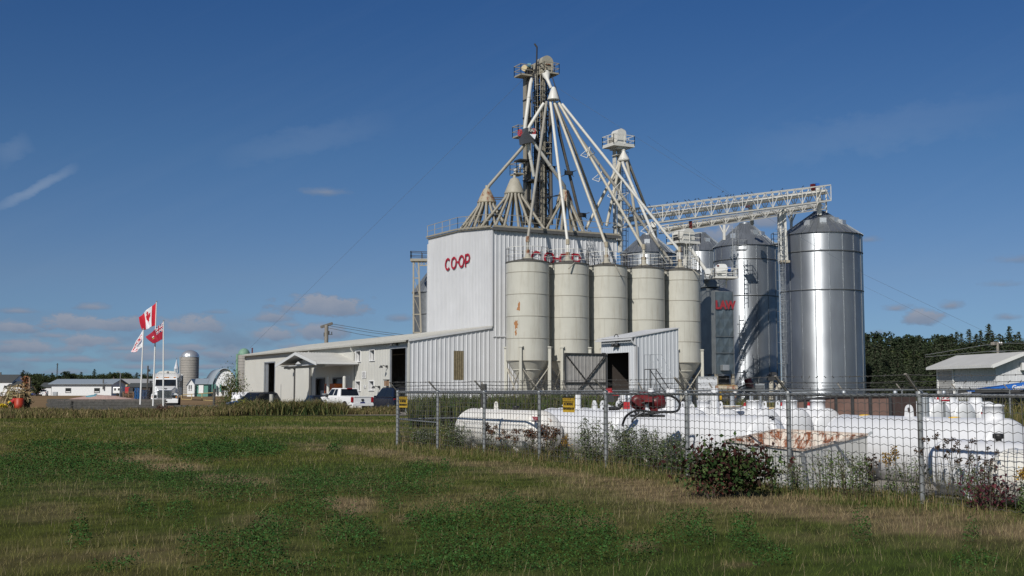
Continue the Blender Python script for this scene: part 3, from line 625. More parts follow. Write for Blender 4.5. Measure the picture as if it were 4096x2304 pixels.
# ------------------------------------------------------------------ cream hopper bins
BR = 1.75; BZ = 12.1; BK = 4.15
b1c = P(2111, 1300, 97.3); b5c = P(2722.5, 1300, 104.5)
bdir = V3(b5c.x-b1c.x, b5c.y-b1c.y, 0)/4
bins = []
def hopper_bin(i):
    c = V3(b1c.x, b1c.y, 0)+bdir*i
    labs = ['leftmost cream hopper bin with orange rust spots on its shell', 'cream hopper bin behind the open braced door, right of the rust-spotted bin', 'middle cream hopper bin with grey drip stains, partly behind the shed',
            'cream hopper bin rising behind the shed roof, left of the last bin', 'rightmost cream hopper bin beside the galvanised dryer']
    t = thing('hopper_bin', labs[i], 'bin', (c.x, c.y, .3), 'cream hopper bins in a row')
    prof = []
    zs = [BZ, BZ-.85]+[BZ-.85-1.775*k for k in range(1, 4)]+[BK]
    m = MB(); m.lathe(c, [(BR, BK), (BR, BZ)], 64); m.build('shell', M['bin_cream'], t)
    m = MB()
    for z in zs[1:]: m.lathe(c, [(BR+.004, z-.03), (BR+.022, z-.02), (BR+.022, z+.02), (BR+.004, z+.03)], 64, caps=False)
    rng = random.Random(i)
    for k in range(len(zs)-1):
        for a in (rng.uniform(0, 2), rng.uniform(2, 4.2), rng.uniform(4.2, 6.2)):
            m.bar(c+V3(math.cos(a)*(BR+.001), math.sin(a)*(BR+.001), zs[k+1]), c+V3(math.cos(a)*(BR+.001), math.sin(a)*(BR+.001), zs[k]), .02, .012)
    m.build('seam', M['bin_seam'], t)
    m = MB(); m.lathe(c, [(BR+.05, BZ-.02), (BR+.06, BZ+.06), (BR, BZ+.08), (.35, BZ+.38)], 64, sm=False); m.build('lid', M['bin_cap'], t)
    m = MB(); m.lathe(c, [(.28, .9), (.3, 1.5), (.66, 2.55), (BR*.98, BK)], 64); m.build('cone', M['bin_cream'], t)
    m = MB(); m.lathe(c, [(1.2, 3.36), (1.3, 3.42), (1.24, 3.48)], 48, caps=False); m.build('cone_ring', M['bin_cream'], t)
    m = MB(); m.lathe(c, [(.32, .3), (.32, 1.0)], 16); m.build('outlet', M['dark'], t)
    fa = -90-18
    for k in range(4):
        a = R(fa+90*k); p = c+V3(math.cos(a), math.sin(a), 0)*(BR+.1)
        m = MB(); m.box(p+UP*2.75, (.26, .22, 4.9), a); m.box(p+UP*5.25, (.34, .4, .1), a); m.build('leg', M['bin_cream'], t)
    m = MB()
    for k in range(4):
        a = R(fa+90*k); b = R(fa+90*(k+1)); p = c+V3(math.cos(a), math.sin(a), 0)*(BR+.08); q = c+V3(math.cos(b), math.sin(b), 0)*(BR+.08)
        m.bar(p+UP*3.7, q+UP*.5, .09, .06); m.bar(q+UP*3.7, p+UP*.5, .09, .05)
    m.build('brace', M['spout_cream'], t)
    m = MB(); n = 14; rr = BR+.0
    pts = [c+V3(math.cos(2*math.pi*k/n)*rr, math.sin(2*math.pi*k/n)*rr, BZ+.05) for k in range(n)]
    railing(m, pts, 1.15, .02, posts=2.0, closed=True); m.build('railing', M['white_steel'], t)
    m = MB(); m.lathe(c+UP*BZ, [(.42, .2), (.42, .45), (.24, .5), (.2, .75)], 16); m.build('inlet_collar', M['cone_tan'], t)
    if i in (1, 2, 4):
        a = R(-80+i*5); p = c+V3(math.cos(a), math.sin(a), 0)*(BR+.02)+UP*(BZ+.05); m = MB(); m.bar(p, p+V3(.5 if i == 4 else (-.5 if i == 1 else .45), -.5, -.55 if i != 2 else -.9), .1, .05); m.build('lid_lever', M['bin_seam'], t)
    if i == 0:
        for X, Y, wx, hx in ((2076, 1225, 5, 30), (2064, 1298, 10, 34), (2063, 1330, 5, 22), (2072, 1235, 8, 12)):
            d = ray(X, Y); a_ = d.x*d.x+d.y*d.y; b_ = -2*(d.x*c.x+d.y*c.y); c_ = c.x*c.x+c.y*c.y-(BR+.003)**2; tt = (-b_-math.sqrt(b_*b_-4*a_*c_))/(2*a_)
            pp = V3(d.x*tt, d.y*tt, CZ+d.z*tt); ang = math.atan2(pp.y-c.y, pp.x-c.x); sc = pp.y/F; m = MB(); vs_ = []
            for k in range(16):
                th = 2*math.pi*k/16; j = rng.uniform(.55, 1.15); da = wx*sc*math.cos(th)*j/BR; zz = hx/1.6*sc*math.sin(th)*j
                vs_.append(c+V3(math.cos(ang+da)*(BR+.003), math.sin(ang+da)*(BR+.003), pp.z+zz))
            m.add(vs_, [tuple(range(16))]); m.build('rust_spot', mat('rust_spot', (.36, .17, .07), .8, var=.4, scale=14), t)
    return c
for i in range(5): bins.append(hopper_bin(i))
# ------------------------------------------------------------------ galvanised silos
def silo(name, label, Xl, Xr, Ye, Yp, D, wind, mt, seed, nseg=18, lad=None, group=None, eyes=(), low=0.):
    Xc = (Xl+Xr)/2; r = (Xr-Xl)/2/F*D*.985; e = P(Xc, Ye, D-r*.2); c = V3(P(Xc, 1560, D).x, D, 0); ze = P(Xc, Ye, D-r*.5).z; zp = P(Xc, Yp, D).z
    t = thing(name, label, 'silo', (c.x, c.y, .3), group)
    lam, A = .11, .008; nz = int((ze-low)/lam)*6; n = 96
    zz = np.linspace(low, ze, nz+1); th = np.arange(n)*2*math.pi/n
    rad = r+A*np.cos(zz*2*math.pi/lam)
    k0 = round(n/nseg); 
    Vv = np.stack([c.x+rad[:, None]*np.cos(th), c.y+rad[:, None]*np.sin(th), np.repeat(zz[:, None], n, 1)], -1).reshape(-1, 3)
    i, j = np.meshgrid(np.arange(nz), np.arange(n), indexing='ij'); j2 = (j+1) % n
    Fc = np.stack([i*n+j, i*n+j2, (i+1)*n+j2, (i+1)*n+j], -1).reshape(-1, 4)
    Vv -= np.array([c.x, c.y, .3]); o = np_mesh('shell', Vv, Fc, mt, parent=t)
    o.data.polygons.foreach_set('use_smooth', np.ones(len(Fc), bool))
    m = MB()
    for k in range(nseg):
        a = 2*math.pi*(k+.35)/nseg; p = c+V3(math.cos(a), math.sin(a), 0)*(r+.03); m.box(p+UP*(ze+low)/2, (.05, .09, ze-low), a)
    m.build('stiffener', M['silo_roof'], t)
    for Y in wind:
        m = MB(); z = P(Xc, Y, D-r).z; m.lathe(c+UP*z, [(r+.02, -.06), (r+.09, -.05), (r+.09, .05), (r+.02, .06)], 64, caps=False); m.build('wind_ring', M['silo_old'], t)
    m = MB(); nr = nseg*2
    m.lathe(c+UP*ze, [(r+.18, -.1), (.7, zp-ze)], nr, sm=False, caps=False)
    for k in range(nr):
        a = 2*math.pi*k/nr; q = V3(math.cos(a), math.sin(a), 0); m.bar(c+q*(r+.18)+UP*(ze-.06), c+q*.7+UP*(zp+.03), .07, .06)
    m.lathe(c+UP*zp, [(.75, -.05), (.75, .12), (.4, .2)], 16); m.build('roof', M['silo_roof'], t)
    for X, Y in eyes:
        d = P(X, Y, D); a = math.atan2(-1, (X-Xc)/((Xr-Xl)/2)*1.3); fr = (zp-P(Xc, Y, D-r*.6).z)/(zp-ze); fr = min(.85, max(.25, fr)); q = V3(math.cos(a), math.sin(a), 0)
        p = c+q*(r*fr)+UP*(zp-(zp-ze)*fr+.1); m = MB(); mt_ = Matrix.Rotation(a, 3, 'Z')
        m.prism([p+(mt_ @ V3(-.3, -.35, -.05)), p+(mt_ @ V3(.55, -.35, -.3)), p+(mt_ @ V3(.55, -.35, .25)), p+(mt_ @ V3(-.1, -.35, .4))], mt_ @ V3(0, .7, 0)); m.build('roof_vent', M['dome_steel'], t)
    if lad is not None:
        a = R(lad); q = V3(math.cos(a), math.sin(a), 0); sd = V3(-q.y, q.x, 0); p = c+q*(r+.2)
        m = MB(); ladder(m, p+UP*1.5, p+UP*(ze-.2), sd, .5, .6, .03, cage=q*1.0); m.build('ladder', M['galv_flat'], t)
        m = MB(); ladder(m, c+q*(r+.1)+UP*(ze+.1), c+q*.9+UP*(zp+.1), sd, .5, .45, .03); m.build('roof_ladder', M['galv_flat'], t)
    return c, r, ze, zp
SG = 'galvanised grain silos'
big = silo('grain_silo', 'largest shiny corrugated silo at the right end of the row', 3132, 3458, 934, 851, 131, (1000, 1156), M['silo'], 1, 18, None, SG, ((3278, 884), (3185, 892), (3365, 880), (3412, 890)))
midS = silo('grain_silo', 'shiny corrugated silo just left of the largest one, with a truss shadow across it', 2863, 3122, 982, 896, 146, (1033, 1180), M['silo'], 2, 16, None, SG, ((3028, 932), (2905, 945), (3085, 935)))
bkl = silo('grain_silo', 'corrugated silo with a dark roof seen behind the two right cream bins', 2487, 2708, 1010, 940, 151, (1060, 1200), M['silo'], 3, 16, None, SG, ((2584, 968),))
bkr = silo('grain_silo', 'corrugated silo mostly hidden behind the elevator heads', 2700, 2925, 1004, 935, 170, (1090,), M['silo'], 4, 16, None, SG, ((2835, 962),))
# ladders and side platforms between the two right silos
def side_ladder(name, label, X, Y0, Y1, D, mt=M['galv_flat'], w=.5, cage=True, sd=V3(1, 0, 0)):
    a, b = P(X, Y0, D), P(X, Y1, D); a = V3(b.x, b.y, a.z)
    if a.z > b.z: a, b = b, a
    t = thing(name, label, 'ladder', a); m = MB(); ladder(m, a, b, sd, w, .55, .03); m.build('ladder_rails', mt, t)
    if cage:
        m = MB()
        k = 0; z = a.z+2
        while z < b.z: m.tube(arc(V3(a.x, a.y, z), .5, 180, 360, 6, sd, V3(0, 1, 0)), .025, 4); z += 1.1
        for an in (225, 270, 315): q = V3(math.cos(R(an))*.5*sd.x, math.sin(R(an))*.5, 0); m.bar(V3(a.x, a.y, a.z+2)+q, V3(a.x, a.y, b.z)+q, .03)
        m.build('safety_cage', mt, t)
side_ladder('silo_ladder', 'caged ladder running up between the two right silos', 3122, 1530, 905, 127)
side_ladder('silo_ladder', 'caged ladder up the left edge of the second silo', 2938, 1100, 905, 138)
side_ladder('silo_ladder', 'low dark caged ladder at the foot of the second silo', 2966, 1560, 1262, 137, M['silo_old'])
def small_platform(name, label, X0, X1, Y, D, depth=1.2, rh=1.1, mt=M['white_steel'], box=None, cat='platform'):
    a, b = P(X0, Y, D), P(X1, Y, D); t = thing(name, label, cat, (a+b)/2)
    m = MB(); m.box((a+b)/2, ((b-a).length, depth, .12)); m.build('deck', mt, t)
    m = MB(); y = V3(0, depth/2, 0); railing(m, [a-y, b-y, b+y, a+y], rh, .025, posts=1.0, closed=True); m.build('railing', mt, t); return t
small_platform('ladder_platform', 'small galvanised ladder platform on the upper left of the second silo', 2948, 2984, 1000, 138.5, mt=M['galv_flat'])
small_platform('ladder_platform', 'small galvanised platform between the tops of the two right silos', 3090, 3124, 975, 128, mt=M['galv_flat'])
# bin behind the mill with its platform tower
silo('old_bin', 'dull grey corrugated bin behind the left edge of the mill', 1650, 1834, 1166, 1080, 126, (1253,), M['silo_old'], 5, 12, None, None, ())
t = thing('platform_tower', 'rusty lattice tower with railed platform standing left of the mill', 'tower', P(1667, 1330, 121))
m = MB(); D = 121
L1 = [P(1654, 1040, D), P(1654, 1330, D)]; L2 = [P(1674, 1040, D), P(1684, 1330, D)]
for o_ in (0,):
    y = V3(0, o_, 0)
    for l in (L1, L2): m.bar(l[0]+y, l[1]+y, .16)
    for k in range(4):
        f0, f1 = k/4, (k+1)/4; a, b = L1[0].lerp(L1[1], f0), L2[0].lerp(L2[1], f1); m.bar(a+y, b+y, .05); m.bar(L1[0].lerp(L1[1], f1)+y, L2[0].lerp(L2[1], f1)+y, .1)
m.build('lattice', M['tan_steel'], t)
m = MB(); a, b = P(1642, 1038, D), P(1730, 1042, D); m.box((a+b)/2+V3(0, .5, 0), ((b-a).length, 1.5, .25)); m.bar(P(1676, 1062, D), P(1725, 1062, D), .1)
for k in range(5): m.bar(P(1676+k*10, 1062 if k % 2 else 1042, D), P(1686+k*10, 1042 if k % 2 else 1062, D), .06)
m.build('deck', M['tan_steel'], t)
m = MB(); railing(m, [b, a, a+V3(0, 1.3, 0), b+V3(0, 1.3, 0)], .85, .03, posts=.9); m.build('railing', M['dark'], t)
# ------------------------------------------------------------------ dryer
dr_ = thing('grain_dryer', 'galvanised tower dryer with faded red LAW lettering beside the cream bins', 'dryer', P(2870, 1600, 106)*1)
D0 = 106; kx = lambda X: P(X, 1400, D0).x
xs = (kx(2861), kx(2936)); z0, z1 = P(2890, 1496, D0).z, P(2890, 1166, D0).z; dd = 3.2; xl = kx(2812)+1.5*0
an = R(14); e1 = V3(math.cos(an), math.sin(an), 0); e2 = V3(-math.sin(an), math.cos(an), 0); o0 = V3(xs[0], D0, 0); Wd = (xs[1]-xs[0])/math.cos(an)*1.03
dm = mat('dryer_sheet', (.13, .165, .19), .42, metal=.55, var=.3, scale=1.1, streak=(.3, .3, .3), streak_amt=.3)
dm2 = mat('dryer_side_sheet', (.3, .32, .32), .45, metal=.5, var=.2, scale=1.1, streak=(.45, .42, .38), streak_amt=.4)
m = MB(); nx, nz = 4, 9; g = []
for k in range(nz+1):
    for i in range(nx+1):
        bul = .035 if (i+k) % 2 else -.015
        g.append(o0+e1*(Wd*i/nx)+UP*(z0+(z1-z0)*k/nz)-e2*(bul if 0 < k < nz else 0))
fs = []
for k in range(nz):
    for i in range(nx):
        a, b, c, d = k*(nx+1)+i, k*(nx+1)+i+1, (k+1)*(nx+1)+i+1, (k+1)*(nx+1)+i
        fs += [(a, b, c), (a, c, d)] if (i+k) % 2 else [(a, b, d), (b, c, d)]
m.add(g, fs); m.build('quilted_panel', dm, dr_)
LB = 5.4; m = MB(); p = [o0+UP*z0, o0+UP*z1, o0+e2*LB*.75+UP*(z1+1.05), o0+e2*LB+UP*(z1+.2), o0+e2*LB+UP*z0]; m.add(p+[x+e1*Wd for x in p], [(0, 1, 2, 3, 4), (9, 8, 7, 6, 5), (1, 6, 7, 2), (2, 7, 8, 3), (3, 8, 9, 4), (4, 9, 5, 0)])
m.build('side_panel', dm2, dr_)
m = MB(); a = o0-e1*.25+e2*1.6; m.prism([a+UP*(z1+.55), a+e1*(Wd*.86)+UP*(z1+.55), a+e1*(Wd*.74)+e2*.5+UP*(z1+1.75), a+e1*.15+e2*.5+UP*(z1+1.75)], e2*2.0); m.build('hood', dm2, dr_)
m = MB()
for k in (0, 2.3, 4.1, 7.2): m.bar(o0-e2*.12-e1*.02+UP*(z0+(z1-z0)*k/9), o0-e2*.12+e1*(Wd+.02)+UP*(z0+(z1-z0)*k/9), .05, .05)
m.bar(o0-e2*.06+UP*z0, o0-e2*.06+UP*z1, .06); m.bar(o0-e2*.06+e1*Wd+UP*z0, o0-e2*.06+e1*Wd+UP*z1, .06); m.build('seam_strip', M['silo_old'], dr_)
m = MB()
for x in (0.1, Wd-.1):
    for y in (.1, LB-.2): m.box(o0+e1*x+e2*y+UP*(z0/2), (.25, .25, z0), an)
m.build('support_leg', M['tan_steel'], dr_)
m = MB(); m.box(o0+e1*(Wd*.42)-e2*.35+UP*(z0+.55), (.62, .6, .5), an); m.build('control_box', M['galv_flat'], dr_, bevel=.02)
m = MB(); m.bar(o0-e2*.3-e1*.1+UP*(z0-1.0), o0-e2*.3+e1*Wd+UP*(z0-1.0), .07); m.build('guard_rail', M['yellow'], dr_)
m = MB(); m.box(o0+e1*Wd/2+e2*1.6+UP*(z0*.55), (Wd*.9, 1.6, z0*.8), an); m.tube([o0+e1*.5+e2*.6+UP*.9, o0+e1*1.3+e2*.3+UP*1.0], .35, 10); m.build('burner_housing', M['dark'], dr_)
text_mesh('LAW', 1.0, o0+e1*(Wd*.55)-e2*.14+UP*P(2900, 1221, D0).z, e1, UP, dr_, mat('faded_red_letters', (.27, .025, .035), .6), bold=.05, sx=.86)
t = thing('equipment_base', 'low pale corrugated enclosure between the last cream bin and the dryer', 'enclosure', P(2835, 1590, 103))
m = MB(); a, b = P(2792, 1508, 103), P(2868, 1508, 103); corr_wall(m, V3(a.x, a.y, 0), V3(1, 0, 0), b.x-a.x, 0, lambda s: a.z, V3(0, -1, 0), .25, .03); m.build('panel', M['shed_wall'], t)
m = MB(); m.bar(a, b, .08); m.box(V3((a.x+b.x)/2, 104, a.z/2), (b.x-a.x-.1, 1.6, a.z-.1)); m.build('enclosure_body', M['galv_flat'], t)
t = thing('tan_tank', 'short rusty tan drum lying among the dryer machinery', 'tank', P(2905, 1560, 100)); m = MB(); p = P(2905, 1557, 100); m.tube([p-V3(.9, 0, 0), p+V3(.9, -.1, 0)], .34, 14); m.build('drum', M['rusty_cone'], t); m = MB(); m.box(p-V3(.5, 0, .5), (.15, .5, .7)); m.box(p-V3(-.5, 0, .5), (.15, .5, .7)); m.build('cradle', M['yellow'], t)
# augers and motors by the silos' feet
t = thing('red_auger', 'dark red auger head with motor at the foot of the second silo', 'auger', P(3000, 1590, 112)); p = P(3000, 1562, 112)
m = MB(); m.tube([P(2990, 1515, 112), P(3000, 1552, 112)], .35, 10); m.build('auger_head', M['dark_red'], t); m = MB(); m.box(p+V3(0, 0, -.5), (.8, .8, 1.6)); m.tube([P(3004, 1525, 112), P(3016, 1560, 112)], .16, 8); m.build('motor', M['dark'], t)
m = MB(); m.bar(P(2950, 1555, 112), P(2990, 1535, 112), .12); m.build('arm', M['dark'], t)
t = thing('cream_downpipe', 'cream elbow pipe with dark hood standing between the two right silos', 'pipe', P(3085, 1590, 116)); m = MB(); m.tube([P(3085, 1600, 116), P(3085, 1512, 116)], .22, 10); m.tube([P(3105, 1562, 116), P(3132, 1528, 116)], .24, 10); m.build('pipe', M['spout_cream'], t); m = MB(); a = P(3085, 1512, 116); m.box(a, (.75, .7, .45)); m.prism([a+V3(-.4, -.35, .2), a+V3(.55, -.35, .3), a+V3(.4, -.35, .55), a+V3(-.1, -.35, .55)], (0, .7, 0)); m.build('hood', M['dark'], t)
t = thing('utility_cabinet', 'grey utility cabinet in front of the second silo', 'cabinet', P(3030, 1590, 113)); a = P(3036, 1535, 113); m = MB(); m.box(V3(a.x, a.y, 1.3), (.95, .6, 2.2)); m.build('cabinet_body', M['galv_flat'], t, bevel=.03); m = MB(); m.box(V3(a.x, a.y-.31, 1.4), (.8, .02, 1.7)); m.build('cabinet_door', M['silo_old'], t)
# ------------------------------------------------------------------ main elevator tower on the mill roof
DT = 109.5
def bx(m, X0, X1, Y0, Y1, D, dep, rz=AN, mi=0):       # box filling pixel rectangle at depth D
    a, b = P(X0, Y0, D), P(X1, Y1, D); c = (a+b)/2; wd = abs(b.x-a.x)
    s = (wd-dep*abs(math.sin(rz)))/abs(math.cos(rz)) if rz else wd
    m.box(c, (max(s, .1), dep, abs(a.z-b.z)), rz, mi); return c
def plat(parent, X0, X1, Y, D, dep, rh, mt, rz=AN, name='platform', th=.14, mid=True):
    a, b = P(X0, Y, D), P(X1, Y, D); c = (a+b)/2; wd = b.x-a.x; s = (wd-dep*math.sin(rz))/math.cos(rz)
    m = MB(); m.box(c, (s, dep, th), rz); o = m.build(name, mt, parent)
    e1, e2 = V3(math.cos(rz), math.sin(rz), 0)*s/2, V3(-math.sin(rz), math.cos(rz), 0)*dep/2
    m = MB(); railing(m, [c-e1-e2, c+e1-e2, c+e1+e2, c-e1+e2], rh, .03, posts=.95, closed=True, mid=mid); m.build('railing', mt, o); return c
tw = thing('elevator_tower', 'tall dark lattice elevator tower with domed head rising from the mill roof', 'tower', P(2165, 915, DT))
m = MB(); c = bx(m, 2092, 2126, 312, 900, DT+.3, .55); m.build('pale_leg_casing', M['leg_tan'], tw, label='pale boxy leg casing on the left of the tower')
m = MB(); bx(m, 2108, 2113, 312, 900, DT-.2, .1)
for Y in (400, 470, 560, 640, 720, 800, 870): bx(m, 2090, 2128, Y, Y+4, DT+.2, .66)
m.build('casing_flange', M['dark'], tw)
m = MB(); bx(m, 2141, 2158, 300, 905, DT+.2, .4); bx(m, 2162, 2184, 300, 905, DT+.5, .5); m.build('dark_leg_casing', M['leg_dark'], tw)
m = MB(); bx(m, 2166, 2182, 320, 640, DT-.1, .3); bx(m, 2160, 2180, 640, 905, DT-.1, .4); m.build('grey_leg_casing', M['leg_tan'], tw)
m = MB(); cor = [(2137, -0.6), (2186, .2), (2196, 1.2), (2150, 1.6)]
for X, dy in cor: m.bar(P(X, 290, DT+dy), P(X-(X-2160)*.0, 915, DT+dy), .11)
Ys = list(range(290, 916, 52))
for i, (Y0, Y1) in enumerate(zip(Ys[:-1], Ys[1:])):
    for k in range(4):
        (Xa, da), (Xb, db) = cor[k], cor[(k+1) % 4]
        m.bar(P(Xa, Y1, DT+da), P(Xb, Y1, DT+db), .08); m.bar(P(Xa, Y0, DT+da), P(Xb, Y1, DT+db), .06)
        if i % 2: m.bar(P(Xb, Y0, DT+db), P(Xa, Y1, DT+da), .05)
m.build('lattice', M['dark'], tw)
m = MB(); ladder(m, P(2138, 905, DT-.8), P(2138, 300, DT-.8), U, .42, .42, .025); m.build('ladder', M['dark'], tw)
m = MB(); ladder(m, P(2152, 560, DT-.9), P(2152, 300, DT-.9), U, .5, .8, .03, cage=-VV*.8); m.build('safety_cage', M['tan_steel'], tw)
m = MB(); ladder(m, P(2150, 900, DT-.9), P(2150, 600, DT-.9), U, .5, .8, .03, cage=-VV*.8); m.build('safety_cage', M['dark'], tw)
# head
m = MB(); hc = P(2177, 268, DT); n = 14; hw, hd = .62, 1.25
e1, e2 = VV*-1, U
hd = .85
prof = [(-hd/1.0, P(2177, 295, DT).z), (-hd, P(2177, 255, DT).z)]+[(-hd*math.cos(R(180*k/n)), P(2177, 255, DT).z+math.sin(R(180*k/n))*.62) for k in range(1, n)]+[(hd, P(2177, 255, DT).z), (hd, P(2177, 295, DT).z)]
ba = V3(hc.x, hc.y, 0); q = [ba+U*x*.72+UP*z-VV*-.6 for x, z in prof]; m.prism(q[::-1], VV*-1.25); m.build('domed_head', M['cone_tan'], tw)
m = MB(); bx(m, 2150, 2204, 262, 266, DT, 1.5); bx(m, 2146, 2206, 294, 299, DT, 1.6); bx(m, 2182, 2186, 262, 296, DT-.75, .08); m.build('head_flange', M['rusty_cone'], tw)
plat(tw, 2141, 2236, 299, DT-.2, 1.7, .95, M['tan_steel']); plat(tw, 2057, 2131, 305, DT-.1, 1.3, .95, M['tan_steel'], name='motor_platform')
m = MB(); p = P(2098, 275, DT); m.tube([p-U*.15-VV*.2, p+U*.45+VV*.2], .3, 12); m.build('drive_guard', mat('cream_guard', (.55, .46, .28), .5), tw, label='cream round belt guard on the motor platform'); m = MB(); m.tube([P(2110, 262, DT), P(2124, 262, DT)], .22, 10); m.build('motor', M['teal'], tw)
m = MB(); bx(m, 2100, 2112, 278, 298, DT-.1, .5); bx(m, 2114, 2124, 275, 300, DT-.1, .6); m.build('motor_mount', M['dark'], tw)
m = MB(); bx(m, 2126, 2146, 255, 312, DT+.2, .8); m.build('boot_box', M['cone_tan'], tw)
m = MB(); pts = [P(2147, 300, DT-.7), P(2147, 240, DT-.7), P(2148, 190, DT-.7)]; m.tube(pts, .075, 6); m.bar(P(2149, 190, DT-.7), P(2138, 175, DT-.7), .14); m.bar(P(2146, 243, DT-.7), P(2188, 295, DT-.9), .08); m.bar(P(2146, 243, DT-.7), P(2140, 296, DT-.9), .08); m.build('davit_pole', M['black'], tw)
plat(tw, 2132, 2187, 410, DT-.5, 1.1, 1.0, M['dark'], name='dark_platform'); plat(tw, 2050, 2096, 548, DT+.2, 1.1, 1.0, M['tan_steel'], name='side_platform')
plat(tw, 2170, 2206, 616, DT+.2, 1.0, 1.0, M['tan_steel'], name='rear_platform'); plat(tw, 2040, 2098, 698, DT-.8, 1.3, 1.0, M['tan_steel'], name='lower_platform')
m = MB(); bx(m, 2096, 2175, 722, 728, DT-.3, 1.6); m.build('grating', M['dark'], tw)
m = MB(); bx(m, 2056, 2112, 640, 646, DT, 1.2); m.build('grating', M['dark'], tw)
m = MB(); bx(m, 2055, 2070, 675, 698, DT-.8, .5); bx(m, 2078, 2083, 655, 698, DT-.8, .2); m.build('motor_cover', M['white_steel'], tw)
# white cone distributor
m = MB(); DCN = 107.5; ct, cb = P(2206, 352, DCN), P(2214, 400, DCN)
m.lathe(cb, [(.0, 0), (.56, 0), (.56, .06), (.2, ct.z-cb.z), (.1, ct.z-cb.z+.1)], 24); cone_o = m.build('distributor_cone', M['spout_white'], tw)
m = MB(); m.tube([P(2184, 297, DT-.8), P(2190, 318, DCN), P(2204, 352, DCN)], [.42, .16, .14], 10); m.build('head_chute', M['spout_white'], tw)
m = MB(); m.tube([P(2206, 300, DT-.6), P(2242, 412, DCN)], .05, 5); m.tube([P(2180, 330, DT), P(2165, 358, DT)], .04, 5); m.build('stay_rod', M['dark'], tw)
# spouts from the cone
def spout(pts, r, mt, label=None, parent=tw, collars=(.02, .98)):
    m = MB(); m.tube(pts, r, 12); a, b = Vector(pts[0]), Vector(pts[-1])
    L = [0]; 
    for x, y in zip(pts[:-1], pts[1:]): L.append(L[-1]+(Vector(y)-Vector(x)).length)
    k = int(L[-1]/3.2)+1
    for f in [i/k for i in range(1, k)]:
        d = f*L[-1]
        for j in range(len(pts)-1):
            if L[j] <= d <= L[j+1]:
                x, y = Vector(pts[j]), Vector(pts[j+1]); q = x.lerp(y, (d-L[j])/(L[j+1]-L[j])); dd = (y-x).normalized()*.05; m.tube([q-dd, q+dd], r*1.1, 12)
    o = m.build('spout', mt, parent, label=label); return o
def bt(i, dz=.75): return bins[i]+UP*(BZ+dz)
def sp_to_bin(X0, Y0, Xm, Ym, i, mt, label):
    b = bt(i, .95); d = P(X0, Y0, DCN); mdp = P(Xm, Ym, (DCN+b.y)/2); e = b+UP*.9
    spout([d, e, b+UP*.1], .125, mt, label); m = MB(); m.tube([e+UP*.35, e-UP*.1], .17, 10); m.tube([b+UP*.15, b+UP*.2-V3(.0, .0, .4)], .19, 10); m.build('spout_collar', M['rusty_cone'], tw)
sp_to_bin(2186, 408, 0, 0, 0, M['spout_grey'], 'grey spout falling to the leftmost cream bin')
sp_to_bin(2202, 408, 0, 0, 1, M['spout_white'], 'white spout falling to the second cream bin')
sp_to_bin(2217, 408, 0, 0, 2, M['spout_cream'], 'cream spout with rust falling to the middle cream bin')
sp_to_bin(2234, 410, 0, 0, 3, M['spout_cream'], 'long cream spout falling to the fourth cream bin')
sp_to_bin(2248, 416, 0, 0, 4, M['spout_white'], 'longest cream spout running down to the last cream bin')
spout([P(2217, 415, DT), P(2242, 550, DT+.4), P(2313, 842, DT+1.5), P(2330, 905, DT+2)], .14, M['spout_dark'], 'dark spout behind the white one')
spout([P(2200, 410, DT), P(2202, 560, DT), P(2206, 900, DT)], .15, M['spout_dark'], 'dark upright spout')
spout([P(2222, 412, DCN), P(2282, 550, DCN+1), P(2409, 901, DT+4)], .125, M['spout_grey'], 'grey spout to the right end of the roof')
spout([P(2238, 414, DCN), P(2318, 550, DCN), P(2640, 990, 108), P(2690, 1056, 108)], .135, M['spout_grey'], 'grey spout running far right behind the bins')
for (X, Y, dx, dy) in ((2345, 608, 38, 26), (2392, 705, 38, 24), (2465, 760, 60, 48), (2590, 910, 45, 30)):
    m = MB(); D = 105.5; a, b, c, d = P(X-dx*.6, Y+dy*.5, D), P(X+dx*.4, Y-dy*.8, D), P(X+dx*.9, Y+dy*.2, D+1), P(X+dx*.1, Y+dy*.9, D-.6)
    for x, y in ((a, b), (b, c), (c, a), (a, d), (d, b), (d, c)): m.bar(x, y, .045)
    m.build('spout_brace', M['white_steel'], tw)
for X, Y in ((2275, 692), (2205, 672), (2328, 860)):
    m = MB(); D = DT+.6; p = P(X, Y, D); m.box(p, (.7, .4, .35), AN)
    for dx, dy in ((-30, 14), (30, -10), (-18, -14), (20, 14)): m.bar(p, P(X+dx, Y+dy, D), .06)
    m.build('spout_clamp', M['dark'], tw)
# two-way box below the head
m = MB(); c = P(2112, 548, DCN); mt_ = Matrix.Rotation(AN, 3, 'Z')
pts = [V3(-.62, -.45, -.75), V3(.55, -.45, -.45), V3(.75, -.45, .35), V3(.35, -.45, .75), V3(-.4, -.45, .75), V3(-.75, -.45, .1)]
m.prism([c+mt_ @ p for p in pts], mt_ @ V3(0, .9, 0)); m.build('valve_box', mat('dark_grey_valve', (.07, .075, .085), .45), tw)
m = MB(); pp_ = P(2126, 556, DCN)-VV*.55; m.prism([P(2107, 541, DCN)-VV*.55, P(2134, 541, DCN)-VV*.55, P(2126, 562, DCN)-VV*.62], VV*.2); m.build('valve_plate', M['silver'], tw)
text_mesh('RAD', .42, P(2119, 526, DCN)-VV*.5-UP*.0, U, UP, tw, M['spout_white'], bold=.01)
for X, Y in ((2080, 531), (2134, 528)):
    m = MB(); p = P(X, Y, DCN-.3); pts = arc(p, .3, 0, 360, 14, VV*-.5+U*.4, UP); m.tube(pts, .045, 6)
    for k in (0, 60, 120): q = (VV*-.5+U*.4)*.3*math.cos(R(k))+UP*.3*math.sin(R(k)); m.bar(p-q, p+q, .05)
    m.build('hand_wheel', M['red'], tw)
